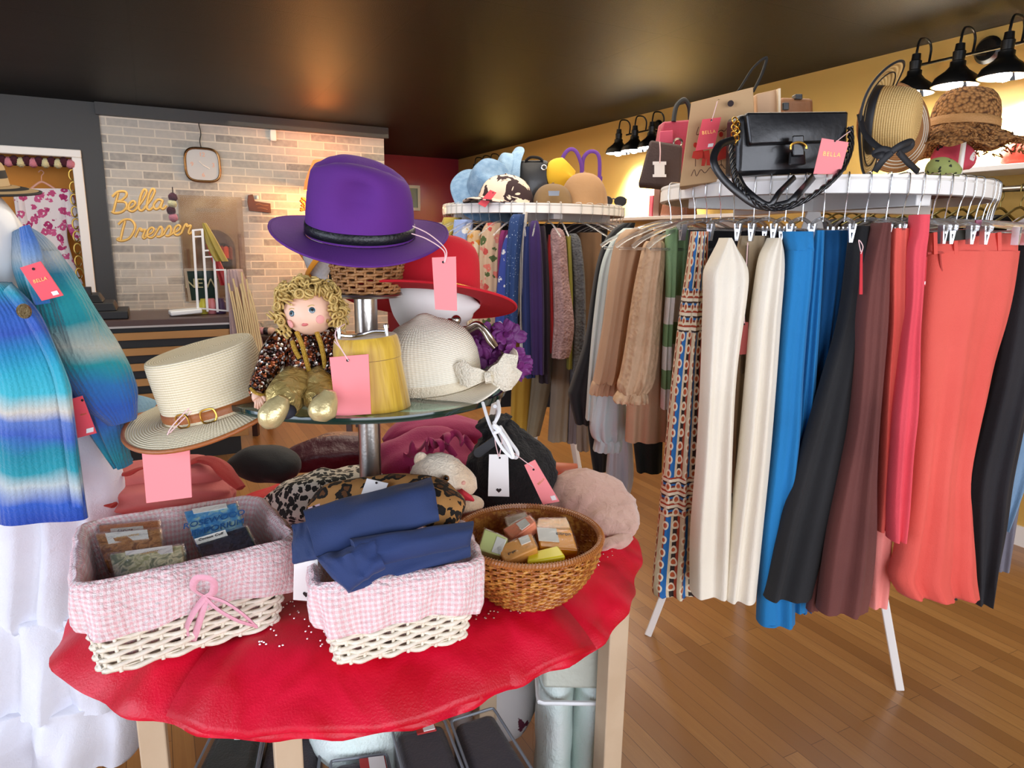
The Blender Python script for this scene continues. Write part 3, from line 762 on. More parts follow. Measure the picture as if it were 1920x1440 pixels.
# body, arms, legs as one skin surface under the clothes
bod = vt([(580, 770, 1.25, .02), (580, 745, 1.25, .034), (577, 700, 1.255, .036), (575, 660, 1.26, .034), (577, 625, 1.26, .028), (580, 612, 1.26, .018), (582, 600, 1.26, .016), (584, 590, 1.26, .02)])
bod.build('body', M_skin, dl)
h = MB(); hc = P(581, 583, 1.235); hr = .044; rows = []
e1, e2, e3 = R3((1, 0, 0)), R3((0, -1, 0)), Vector((0, 0, 1))         # right, towards viewer, up
rl = Matrix.Rotation(math.radians(10), 3, e2)
def hp(th, ph, r=1.):                     # th: longitude (0 = towards viewer), ph: latitude
    x, y, z = math.sin(th)*math.cos(ph), math.cos(th)*math.cos(ph), math.sin(ph)
    k = 1+.07*math.exp(-((th)/.9)**2-((ph+.45)/.4)**2)-.03*max(0, ph)
    k += .05*math.exp(-((th)/.13)**2-((ph+.17)/.10)**2)      # nose
    k -= .03*math.exp(-((abs(th)-.42)/.16)**2-((ph-.08)/.12)**2)
    k += .045*math.exp(-((abs(th)-.62)/.25)**2-((ph+.38)/.2)**2)
    v = rl @ (e1*x*1.02+e2*y*.96+e3*z*.98); return hc+v*hr*k*r
for i in range(29):
    ph = -PI/2+PI*i/28; rows.append([hp(2*PI*j/44, ph) for j in range(44)])
h.loft(rows, True, (False, False)).build('head', M_skin, dl, sharp=80)
M_eye = mat('doll_eye_blue', '#3a5560', .15, coat=.6); M_eyew = mat('doll_eye_white', '#dfe0dd', .3); M_blush = mat('blush_paint', '#eba39b', .6); M_lip = mat('doll_lip', '#cf6d6a', .5)
def face_dot(th, ph, rx, m, name, r=1.0, ry=None, par=dl):
    ry = ry or rx; b = MB(); c = hp(th, ph, r); a = (hp(th+.02, ph, r)-c).normalized(); u = (hp(th, ph+.02, r)-c).normalized(); n = a.cross(u).normalized()
    if n.dot(c-hc) < 0: n = -n
    b.loft([[c+a*math.cos(q*PI/8)*rx*s+u*math.sin(q*PI/8)*ry*s+n*z for q in range(16)] for s, z in ((1, -.002), (1, .0004), (.7, .0011), (.1, .0014))], True); return b.build(name, m, par)
for s in (-1, 1):
    face_dot(s*.42-.05, .06, .0066, M_eyew, 'eye', 1.0, .0050); face_dot(s*.42-.05, .06, .0052, M_eye, 'iris', 1.025, .0055)
    face_dot(s*.42-.05, .06, .0022, mat('pupil_black', '#0b0b0d', .1), 'pupil', 1.05)
    face_dot(s*.66-.06, -.34, .0075, M_blush, 'cheek_blush', 1.0)
    b = MB(); b.tube([hp(s*(.42+q*.13)-.05, .23+.035*(1-q*q), 1.01) for q in (-1, -.5, 0, .5, 1)], .0008, 6); b.build('eyebrow', M_hair, dl)
face_dot(-.03, -.45, .0058, M_lip, 'mouth', 1.0, .0028)
hm = MB(); random.seed(11); hm.loft([[hp(2*PI*j/30, ph, 1.08) if True else 0 for j in range(30)] for ph in (.62, .8, 1.1, 1.4, 1.56)], True)
hm.loft([[hp(lerp(1.25, 2*PI-1.25, j/24), ph, 1.07) for j in range(25)] for ph in (-.3, 0, .3, .62)], False)
for _ in range(330):
    th = random.uniform(-PI, PI); ph = random.uniform(-.65, 1.5)
    if abs(th) < .95 and ph < .50+.1*random.random(): continue
    if random.random() > math.cos(ph)+.15: continue
    c = hp(th, ph, random.uniform(1.14, 1.48)); ax = Vector((random.gauss(0, 1), random.gauss(0, 1), random.gauss(0, 1)))
    ax = (ax*.6+(c-hc).normalized()*random.choice((.0, 1.2))).normalized(); o = ax.orthogonal().normalized(); q2 = ax.cross(o); r = random.uniform(.0045, .0075)
    hm.tube([c+(o*math.cos(t)+q2*math.sin(t))*r*(1+.02*t)+ax*(t-6)*.0011 for t in [k*.62 for k in range(18)]], .0019, 5)
hm.build('curly_hair', M_hair, dl, sharp=80)
jk = vt([(578, 708, 1.245, .040), (576, 690, 1.245, .0415), (575, 660, 1.25, .039), (577, 632, 1.255, .036), (579, 612, 1.255, .026), (581, 606, 1.255, .02)], 20); jk.build('jacket', M_sequin, dl)
sl = vt([(540, 622, 1.25, .017), (525, 645, 1.235, .023), (512, 668, 1.22, .024), (502, 690, 1.205, .021), (490, 712, 1.19, .018), (484, 730, 1.18, .017), (476, 734, 1.18, .016)], 14); sl.build('sleeve', M_sequin, dl)
sl = vt([(612, 622, 1.26, .016), (624, 645, 1.25, .022), (630, 668, 1.235, .022), (628, 690, 1.22, .02), (622, 708, 1.21, .016)], 14); sl.build('sleeve', M_sequin, dl)
br_ = MB()
for pth in ([(556, 622, 1.215), (566, 645, 1.208), (572, 668, 1.205), (578, 690, 1.204), (582, 706, 1.204)], [(590, 614, 1.222), (600, 640, 1.212), (606, 665, 1.21), (610, 690, 1.21)], [(548, 640, 1.218), (553, 656, 1.21), (562, 672, 1.207)]):
    br_.tube(cr([P(*q) for q in pth], 5), .0042, 7)
br_.tube(cr([P(470, 728, 1.165), P(480, 737, 1.158), P(496, 741, 1.163), P(500, 733, 1.175)], 5), .003, 6)
br_.tube([P(578+40*math.sin(t), 702+8*math.cos(t), 1.244-.042*math.cos(t)) for t in [k*PI/14-PI/2-.0 for k in range(15)]], .0035, 6)
br_.build('gold_braid', M_braid, dl)
# hand with five fingers resting on the hat brim
hd = vt([(484, 736, 1.172, .008), (482, 743, 1.165, .0095), (484, 750, 1.16, .0085)], 10)
for k, (x, y) in enumerate([(479, 764), (484, 766), (489, 764), (494, 760)]): hd.tube(cr([P(480+k*3, 747, 1.16), P((480+k*3+x)/2+1, (748+y)/2, 1.155), P(x, y, 1.158)], 3), [.0034]*4+[.003, .0026, .0024][:3], 7)
hd.tube(cr([P(488, 742, 1.165), P(496, 746, 1.158), P(497, 752, 1.157)], 3), .0032, 7)
hd.build('hand', M_skin, dl, sharp=80)
for pts in ([(566, 712, 1.235, .034), (552, 725, 1.2, .036), (540, 738, 1.165, .035), (536, 752, 1.145, .031), (541, 764, 1.14, .024), (540, 774, 1.135, .017)],
            [(592, 712, 1.235, .032), (600, 728, 1.2, .033), (602, 742, 1.17, .030), (596, 756, 1.15, .026), (594, 764, 1.145, .019)]):
    lg = vt(pts, 16)
    for i, v in enumerate(lg.v): lg.v[i] = v+Vector((nz(v, 45, 1), nz(v, 45, 2), nz(v, 45, 3)))*.006
    lg.build('trouser_leg', M_satin, dl, sharp=80)
M_navy = mat('dark_sock', '#2b2c38', .8)
vt([(543, 770, 1.13, .012), (540, 772, 1.115, .012), (532, 775, 1.11, .011)]).build('sock', M_navy, dl)
vt([(596, 756, 1.135, .012), (600, 752, 1.122, .012), (604, 755, 1.115, .011)]).build('sock', M_navy, dl)
vt([(532, 744, 1.10, .009), (525, 757, 1.098, .017), (514, 772, 1.094, .021), (503, 787, 1.09, .020), (494, 798, 1.088, .010)], 14).build('shoe', M_lame, dl, sharp=80)
vt([(619, 732, 1.10, .009), (615, 746, 1.098, .017), (608, 762, 1.094, .0225), (602, 777, 1.09, .022), (600, 789, 1.088, .011)], 14).build('shoe', M_lame, dl, sharp=80)
# ================================================================ yellow velvet case
def yvel():
    k = N('yellow_velvet'); k.b.inputs['Roughness'].default_value = .5; k.b.inputs['Sheen Weight'].default_value = .4
    w = k.noise(1, 3, k.mp(scale=(55, 55, 2.2)), .6, .3); k.col(k.mix(k.ramp(w, [(.35, '#000000'), (.7, '#ffffff')]), '#b48616', '#e2bb3a')); k.bump(w, .5, .006); return k.m
M_yv = yvel()
cs = thing('vanity_case', 'round yellow velvet vanity case with silver clasp, between the doll and the sun hat', 'handbag', P(700, 772, 1.235), rot=(0, math.radians(-4), -YAW))
Hc = .142
MB().lathe([(0, 0), (.068, 0), (.07, .004), (.0655, .05), (.060, .102), (0, .102)], 48).build('case_body', M_yv, cs, world=False)
MB().lathe([(0, .103), (.0612, .103), (.0605, .12), (.057, Hc-.004), (.054, Hc), (.02, Hc+.001), (0, Hc+.001)], 48).build('lid', M_yv, cs, world=False)
MB().box((.004, -.0625, .103), (.021, .006, .028), (.12, 0, 0)).build('clasp', mat('chrome', '#d8dadd', .12, 1.), cs, world=False, bevel=.002)
hn = MB()
for x in (-.042, .042):
    hn.tube([(x, -.02, Hc), (x, -.02, Hc+.014)], .0035, 8); hn.lathe([(0, Hc+.012), (.005, Hc+.014), (.005, Hc+.02), (0, Hc+.022)], 10, (x, -.02, 0))
hn.tube(cr([(-.042, -.02, Hc+.006), (-.02, -.03, Hc+.004), (0, -.03, Hc+.006), (.02, -.026, Hc+.010), (.042, -.02, Hc+.008)], 5), .003, 7)
hn.build('chain_handle', MC['chrome'], cs, world=False)
# ================================================================ purple flower purse on the head
fp = thing('flower_purse', 'purple petal-covered clutch purse with silver kiss clasp, behind the sun hat', 'handbag', P(910, 660, 1.46), -YAW)
M_petal = fabric('purple_satin_petals', '#5f1c5e', '#752a74', .55, .0, 14, 300, .15, .5)
core = MB(); ccen = P(912, 655, 1.50)
core.loft([[ccen+e1*math.cos(a)*.052*s+e3*(z*.05)+e2*math.sin(a)*.03*s for a in [2*PI*j/20 for j in range(20)]] for z, s in ((-1.2, .2), (-.9, .8), (0, 1), (.7, .85), (1.0, .5))], True); core.build('pouch', M_petal, fp)
pe = MB(); random.seed(8)
def petal(c, nrm, r, tw):
    nrm = nrm.normalized(); o = nrm.orthogonal().normalized(); b = nrm.cross(o); u = o*math.cos(tw)+b*math.sin(tw); w = nrm.cross(u); rows = []
    for i in range(5):
        t = i/4; rows.append([c+u*(r*t*1.5)+w*(r*.95*math.sin(t*PI*.72+.25)*(j/6-.5)*1.5)+nrm*(.35*r*(t**2)*1.2-.30*r*abs(j/6-.5)*t+.16*r*math.sin(j*1.7+t*4)*t) for j in range(7)])
    pe.loft(rows, False, (False, False))
for fx, fy in ((880, 652), (918, 622), (934, 632), (902, 650), (925, 655), (948, 640), (960, 628), (915, 680), (938, 680), (960, 665), (972, 685), (950, 700), (905, 665), (978, 692), (895, 655), (944, 622)):
    c = P(fx, fy, 1.44+random.uniform(-.01, .02)); nr = e2+e1*(fx-915)/110+e3*(650-fy)/110
    for k in range(5): petal(c, nr+Vector((random.gauss(0, .25), random.gauss(0, .25), random.gauss(0, .25))), random.uniform(.015, .021), k*2*PI/5+random.random())
pe.build('petals', M_petal, fp, solid=.0008, sharp=80)
fm = MB(); MS = MC['chrome']; M_sil = mat('antique_silver', '#b9aea2', .22, 1.)
fm.tube(cr([P(855, 615, 1.42), P(875, 615, 1.41), P(893, 606, 1.405), P(908, 615, 1.40), P(920, 632, 1.40), P(930, 648, 1.41)], 6), .0052, 10)
fm.tube(cr([P(858, 622, 1.425), P(878, 622, 1.42), P(896, 614, 1.41), P(906, 622, 1.405), P(916, 640, 1.405), P(926, 652, 1.41)], 6), .0045, 10)
for x, y in ((843, 606), (855, 600)):
    c = P(x, y, 1.40); fm.loft([[c+Vector((math.cos(a)*math.cos(p_), math.sin(a)*math.cos(p_), math.sin(p_)))*.0105 for a in [2*PI*j/14 for j in range(14)]] for p_ in [-1.55+k*.31 for k in range(11)]], True)
fm.tube([P(848, 610, 1.405), P(860, 618, 1.42)], .004, 8)
fm.build('kiss_clasp', M_sil, fp, sharp=60)
# ================================================================ loose things on the table
def bundle(path, m, name=None, parent=None, n=40, flat=1., up=(0, 0, 1), folds=5, amp=.10, seed=0, k=6, rough=.0, mb=None, build=True):
    pts = cr([P(x, y, d) for x, y, d, r in path], k); rr = [max(.002, v.x) for v in cr([(r, 0, 0) for x, y, d, r in path], k)]
    b = mb or MB(); i0 = len(b.v); b.tube(pts, rr, n, flat=flat, up=up)
    for q in range(i0, len(b.v)):
        ring = (q-i0)//n; j = (q-i0) % n; c = pts[min(ring, len(pts)-1)]; v = b.v[q]
        a = 2*PI*j/n
        w = math.sin(a*folds+2.2*nz((ring*.11, seed, 0), 1., seed)+seed)*.6+nz((ring*.16, math.cos(a)*1.6, math.sin(a)*1.6), 1.3, seed+3)*1.2
        b.v[q] = c+(v-c)*(1+amp*w)+(Vector((nz(v, 60, 1), nz(v, 60, 2), nz(v, 60, 3)))*rough if rough else Vector((0, 0, 0)))
    return b
def bthing(name, label, cat, path, m, group=None, **kw):
    o = bundle(path, m, **kw).build(name, m, sharp=70); return tag(o, label, cat, group)
VU = (e2*.75+e3*.66)
# --- folded navy trousers over the small basket
M_navyc = fabric('navy_twill', '#1f3158', '#23376a', .8, .08, 3, 500, .15, .6)
nt = thing('trousers', 'navy trousers folded in three over the small gingham basket', 'trousers', P(720, 1040, 1.13), -YAW)
def slabfold(quad, d4, th, seed, nm, amp=.006, bulge=.018):
    """a folded cloth layer: px quad TL TR BR BL at depths, rounded edges, thickness th towards the back"""
    c = card_frame(quad, d4); b = MB(); ex = (c[1]-c[0]); ey = (c[3]-c[0]); n = ex.cross(ey).normalized()
    if n.dot(Vector((0, 0, EYE))-c[0]) < 0: n = -n
    rings = []; NU, NV = 28, 22
    for i in range(NU+1):
        u = i/NU; ring = []
        for j in range(NV):
            a = 2*PI*j/NV; vv = .5-.5*math.cos(a); sgn = math.sin(a)
            s = abs(math.sin(a))**.55*(1 if sgn > 0 else -1)
            p = c[0].lerp(c[1], u).lerp(c[3].lerp(c[2], u), vv)
            w = bulge*math.sin(vv*PI)*(.5+.5*math.sin(u*PI))
            off = n*(s*th*.5+w+amp*nz((u*3.1, vv*2.6, seed), 1.6, seed)+amp*.7*math.sin(vv*9+u*3.+seed))
            ring.append(p+off+ex.normalized()*.006*nz((vv*4, seed, 0), 1, 2)*(1 if u > .9 or u < .1 else 0))
        rings.append(ring)
    b.loft(rings, True); return b
slabfold([(600, 1032), (880, 1000), (884, 1044), (655, 1112)], [1.07, 1.14, 1.12, 1.02], .022, 3, 'x', .005, .010).build('lower_fold', M_navyc, nt, sharp=75)
slabfold([(590, 1046), (700, 1012), (720, 1068), (650, 1108)], [1.05, 1.08, 1.03, 1.01], .028, 9, 'x', .008, .014).build('rolled_hem', M_navyc, nt, sharp=75)
slabfold([(655, 1012), (886, 980), (878, 1022), (672, 1070)], [1.07, 1.14, 1.10, 1.03], .024, 5, 'x', .004, .016).build('middle_fold', M_navyc, nt, sharp=75)
slabfold([(568, 962), (806, 896), (826, 975), (596, 1046)], [1.12, 1.20, 1.12, 1.05], .024, 7, 'x', .006, .030).build('upper_fold', M_navyc, nt, sharp=75)
slabfold([(553, 985), (592, 972), (604, 1048), (552, 1056)], [1.115, 1.11, 1.05, 1.06], .016, 2, 'x', .003, .004).build('waistband', M_navyc, nt, sharp=75)
# --- animal prints
def leopard(name, base, spot, ring=None, sc=26., thr=.32, rough=.8):
    k = N(name); v = k.n('ShaderNodeTexVoronoi', i_Scale=sc, i_Randomness=.9); w = k.n('ShaderNodeVectorMath', operation='ADD'); k.L(k.co(), w.inputs[0])
    nn = k.n('ShaderNodeTexNoise', i_Scale=sc*1.3, i_Detail=2.); k.L(k.co(), nn.inputs['Vector']); sc2 = k.n('ShaderNodeVectorMath', operation='SCALE'); sc2.inputs['Scale'].default_value = .9/sc; k.L(nn.outputs['Color'], sc2.inputs[0]); k.L(sc2.outputs[0], w.inputs[1]); k.L(w.outputs[0], v.inputs['Vector'])
    stops = [(0, ring or spot), (thr*.5, ring or spot), (thr*.52, spot), (thr, spot), (thr+.03, base)]
    k.col(k.ramp(v.outputs['Distance'], stops, 'CONSTANT')); k.b.inputs['Roughness'].default_value = rough; k.bump(k.noise(70, 4), .25, .005); return k.m
M_leoB = leopard('black_white_animal_print', '#d9d0c0', '#17130f', None, 70., .5)
M_leoT = leopard('tan_leopard_print', '#c08a4d', '#17100b', '#6d4320', 38., .5)
bthing('scarf', 'black and white animal print scarf heaped behind the baskets', 'scarf', [(500, 960, 1.60, .03), (540, 945, 1.58, .07), (600, 935, 1.55, .085), (650, 925, 1.58, .08), (695, 915, 1.62, .07), (712, 915, 1.64, .02)], M_leoB, flat=.75, folds=6, amp=.10, seed=4)
bthing('scarf', 'tan and black leopard print scarf under the navy trousers', 'scarf', [(590, 952, 1.34, .02), (620, 945, 1.32, .055), (680, 935, 1.31, .06), (745, 930, 1.30, .06), (800, 935, 1.27, .06), (822, 960, 1.20, .05), (826, 985, 1.16, .02)], M_leoT, flat=.7, folds=4, amp=.08, seed=7)
M_coral = fabric('salmon_cloth', '#c76460', '#d0706a', .75, .1, 4, 350, .15)
M_redtrim = fabric('brick_red_trim', '#a82a22', None, .75)
cf = thing('blouse', 'folded salmon blouse with dark red trim, behind the soap basket', 'blouse', P(300, 915, 1.5), -YAW)
bundle([(170, 945, 1.44, .02), (195, 935, 1.44, .05), (260, 928, 1.46, .06), (340, 925, 1.50, .06), (420, 920, 1.55, .05), (440, 915, 1.56, .02)], M_coral, flat=.6, folds=7, amp=.10, seed=1).build('lower_fold', M_coral, cf, sharp=70)
bundle([(205, 915, 1.46, .02), (230, 900, 1.48, .055), (300, 892, 1.51, .062), (370, 885, 1.55, .062), (415, 890, 1.58, .045), (428, 900, 1.58, .015)], M_coral, flat=.6, folds=5, amp=.09, seed=2).build('upper_fold', M_coral, cf, sharp=70)
bundle([(350, 872, 1.50, .006), (375, 862, 1.52, .014), (405, 868, 1.50, .018), (430, 892, 1.47, .018), (452, 915, 1.45, .012)], M_redtrim, folds=3, amp=.15, seed=3, flat=.5).build('trim', M_redtrim, cf)
bundle([(160, 948, 1.42, .006), (175, 940, 1.40, .016), (195, 940, 1.39, .018), (215, 948, 1.385, .010)], M_redtrim, folds=3, amp=.15, seed=3, flat=.5).build('trim', M_redtrim, cf)
bundle([(225, 888, 1.425, .004), (240, 888, 1.42, .010), (258, 880, 1.43, .007), (272, 876, 1.44, .005)], M_redtrim, folds=3, amp=.1, flat=.5).build('trim', M_redtrim, cf)
bthing('pouch', 'small black cloth pouch between the salmon blouse and the animal prints', 'pouch', [(425, 880, 1.72, .006), (440, 872, 1.72, .030), (470, 868, 1.72, .055), (510, 870, 1.72, .060), (545, 878, 1.72, .05), (560, 885, 1.72, .015)], fabric('black_cloth', '#0e0d0e', None, .8), flat=.8, folds=3, amp=.05, seed=5)
bthing('scarf', 'plum brown wrinkled scarf behind the steel pole', 'scarf', [(525, 872, 1.86, .015), (550, 862, 1.86, .05), (600, 850, 1.88, .07), (650, 842, 1.90, .07), (690, 840, 1.92, .06), (712, 842, 1.93, .02)], mat('plum_satin', '#4a2027', .45, bump=(50, .5)), flat=.7, folds=6, amp=.10, seed=6)
M_mag = fabric('magenta_cloth', '#8e1149', '#9c1753', .8, .15, 4, 300, .2)
mg = thing('cardigan', 'magenta ruffled garment heaped behind the cream teddy', 'cardigan', P(800, 880, 1.85), -YAW)
bundle([(705, 900, 1.80, .03), (740, 880, 1.80, .09), (790, 868, 1.80, .11), (840, 868, 1.82, .10), (885, 880, 1.86, .06), (900, 890, 1.86, .02)], M_mag, flat=.8, folds=5, amp=.14, seed=8).build('body', M_mag, mg, sharp=70)
bundle([(720, 830, 1.90, .02), (760, 812, 1.92, .06), (830, 805, 1.94, .07), (890, 812, 1.96, .06), (918, 822, 1.96, .02)], M_mag, flat=.6, folds=3, amp=.08, seed=9).build('upper_fold', M_mag, mg, sharp=70)
rf = MB()
for s_, (x0, y0) in enumerate(((758, 850), (800, 838), (770, 885))):
    pts = []
    for k_ in range(40):
        t = k_/39; pts.append(P(x0+t*90+6*math.sin(t*20+s_), y0-18*math.sin(t*PI)+9*math.sin(t*26+s_*2), 1.69+.02*math.cos(t*22)))
    rf.tube(pts, .009, 8, flat=.4)
rf.build('ruffle', M_mag, mg, sharp=70)
# --- cream teddy
def fur(name, c, c2, sc=130, st=.9):
    k = N(name); k.b.inputs['Roughness'].default_value = .95; k.b.inputs['Sheen Weight'].default_value = .5
    k.col(k.mix(k.ramp(k.noise(9, 3), [(.35, '#000000'), (.65, '#ffffff')]), c, c2)); k.bump(k.noise(sc, 6, dist=1.), st, .006); return k.m
M_teddy = fur('cream_plush', '#f3e3cb', '#e3b98a')
td = thing('teddy_bear', 'cream plush toy with amber eye and red neckerchief, between navy trousers and rattan bowl', 'soft toy', P(835, 975, 1.42), -YAW)
def blob(c, rx, ry, rz, m, name, parent, n=28, disp=.0, sc=30, rot=None):
    b = MB(); rows = []
    for i in range(n//2+1):
        ph = -PI/2+PI*i/(n//2); row = []
        for j in range(n):
            a = 2*PI*j/n; v = Vector((math.cos(a)*math.cos(ph)*rx, math.sin(a)*math.cos(ph)*ry, math.sin(ph)*rz))
            if rot: v = Euler(rot).to_matrix() @ v
            w = e1*v.x-e2*v.y+e3*v.z; p = c+w; row.append(p+w.normalized()*disp*nz(p, sc, 4))
        rows.append(row)
    b.loft(rows, True, (False, False)); return b.build(name, m, parent, sharp=89)
b = MB(); hcb = P(822, 898, 1.42)
rows = []
for i in range(25):
    ph = -PI/2+PI*i/24; row = []
    for j in range(40):
        a = 2*PI*j/40; x, y, z = math.cos(a)*math.cos(ph), math.sin(a)*math.cos(ph), math.sin(ph)
        r = .062*(1+.45*max(0, x*.95-z*.3)**5+.05*z-.1*max(0, -z))
        w = e1*x*r+(-e2)*y*r*.85+e3*z*r*.88; p = hcb+w; row.append(p+w.normalized()*.003*nz(p, 90, 1))
    rows.append(row)
b.loft(rows, True, (False, False)); b.build('head', M_teddy, td, sharp=89)
blob(P(790, 862, 1.42), .016, .010, .017, M_teddy, 'ear', td, disp=.003)
blob(P(846, 870, 1.47), .014, .010, .015, M_teddy, 'ear', td, disp=.003)
blob(P(836, 897, 1.362), .0075, .0075, .0075, mat('amber_eye', '#7a4a14', .08, coat=.6), 'eye', td)
blob(P(836.5, 897, 1.3555), .0045, .003, .0045, MC['pupil_black'], 'pupil', td)
blob(P(868, 905, 1.39), .006, .006, .005, mat('pink_nose', '#e7a996', .5), 'nose', td)
blob(P(850, 960, 1.43), .062, .05, .045, M_teddy, 'body', td, disp=.008)
blob(P(880, 945, 1.39), .030, .024, .020, M_teddy, 'arm', td, disp=.004)
b = MB(); b.loft([[P(848, 925, 1.375), P(866, 916, 1.37), P(884, 930, 1.365)], [P(855, 938, 1.37), P(870, 928, 1.36), P(890, 938, 1.355)], [P(862, 940, 1.365), P(876, 938, 1.36), P(888, 940, 1.355)]], False); b.build('neckerchief', mat('scarlet_cloth', '#d2303c', .7), td, solid=.003)
# --- black fur muff bag with cord and tags
M_bfur = fur('black_plush', '#0c0b0c', '#141213', 90, 1.); M_bfur.node_tree.nodes['Principled BSDF'].inputs['Sheen Weight'].default_value = .05
bf = thing('drawstring_bag', 'black plush drawstring bag with white cord and leather tab, behind the rattan bowl', 'handbag', P(950, 945, 1.62), -YAW)
b = bundle([(955, 955, 1.66, .03), (955, 945, 1.66, .095), (955, 915, 1.66, .118), (952, 880, 1.66, .115), (945, 845, 1.66, .092), (938, 815, 1.66, .055), (930, 800, 1.66, .035), (926, 790, 1.66, .045), (924, 782, 1.66, .03)], M_bfur, up=tuple(e2), folds=7, amp=.06, seed=3, n=56, rough=.006)
b.build('pouch', M_bfur, bf, sharp=89)
tb2 = MB(); tb2.prism([(math.cos(a)*.011+(.024 if abs(a) < PI/2 else -.024), math.sin(a)*.011) for a in [k*PI/8-PI/2 for k in range(9)]+[k*PI/8+PI/2 for k in range(9)]], .003, frame=Matrix.Translation(P(912, 838, 1.50)) @ Matrix((e1, -e2, e3)).transposed().to_4x4() @ Matrix.Rotation(-math.radians(38), 4, 'Y'))
tb2.build('leather_tab', mat('dark_leather_tab', '#23252a', .5), bf, bevel=.001)
cd = MB()
for pth in ([(926, 792, 1.55), (938, 815, 1.50), (950, 840, 1.48), (966, 858, 1.47), (970, 848, 1.47), (955, 826, 1.49), (938, 800, 1.53)], [(930, 788, 1.56), (934, 770, 1.5), (928, 762, 1.42)]):
    cd.tube(cr([P(*q) for q in pth], 6), .0042, 8)
cd.build('cord', MC['white_cord'], bf)
M_tagw = mat('white_tag_card', '#f4f1ee', .55)
def heart_tag(c, d, label, strings=()):
    return price_tag(c, d, label, M_tagw, strings, hole=True, heart=True, group='white heart tags')
heart_tag([(917, 852), (953, 852), (955, 931), (915, 930)], 1.47, 'white tag with a cut-out heart hanging in front of the black plush bag', [[(935, 856, 1.468), (928, 825, 1.475), (930, 800, 1.50)], [(936, 856, 1.468), (941, 825, 1.475), (934, 800, 1.50)]])
heart_tag([(552, 1040), (596, 1046), (598, 1128), (550, 1124)], 1.09, 'white tag with a cut-out heart standing between the two gingham baskets')
heart_tag([(688, 897), (728, 906), (712, 945), (674, 935)], 1.26, 'white heart tag poking out behind the navy trousers')
price_tag([(983, 872), (1003, 862), (1049, 940), (1018, 946)], 1.44, 'small pink tag with gold lettering beside the black plush bag', M_pink, [[(1000, 876, 1.438), (980, 862, 1.44), (955, 840, 1.47), (934, 800, 1.50)]], word='BELLA', wsize=.17, sticker=True, wang=.5, up=(.4, .86))
price_tag([(578, 952), (600, 944), (596, 985), (574, 996)], 1.20, 'pale lilac tag beside the tan leopard scarf', mat('lilac_card', '#dcc0d0', .7), [[(586, 975, 1.198), (575, 990, 1.18), (566, 1000, 1.17)]])
# --- terracotta tube, dusty pink plush hat
tt = MB(); a_, b_ = P(1036, 880, 1.92), P(1082, 883, 1.92); tt.tube([a_, a_.lerp(b_, .03), a_.lerp(b_, .97), b_], [.020, .0215, .0215, .019], 24)
tag(tt.build('storage_tube', mat('terracotta_plastic', '#c06a4a', .5), sharp=50), 'short terracotta tube lying at the back edge of the red cloth', 'tube')
M_dp = fur('dusty_pink_plush', '#bd9384', '#d2ab9b', 60, .7)
dp = thing('beanie_hat', 'dusty pink plush hat slumped beside the rattan bowl', 'hat', P(1110, 985, 1.55), -YAW)
bundle([(1048, 985, 1.62, .03), (1060, 950, 1.62, .075), (1095, 945, 1.60, .09), (1130, 962, 1.56, .085), (1158, 985, 1.50, .06), (1178, 1000, 1.46, .025), (1184, 1006, 1.45, .006)], M_dp, flat=.62, up=tuple(VU), folds=3, amp=.07, seed=12, rough=.006).build('hat_body', M_dp, dp, sharp=89)
bundle([(1120, 1030, 1.44, .012), (1142, 1018, 1.44, .022), (1165, 1012, 1.445, .024), (1183, 1006, 1.45, .012)], M_dp, flat=.5, folds=3, amp=.07, seed=13, rough=.004).build('ear_flap', M_dp, dp, sharp=89)
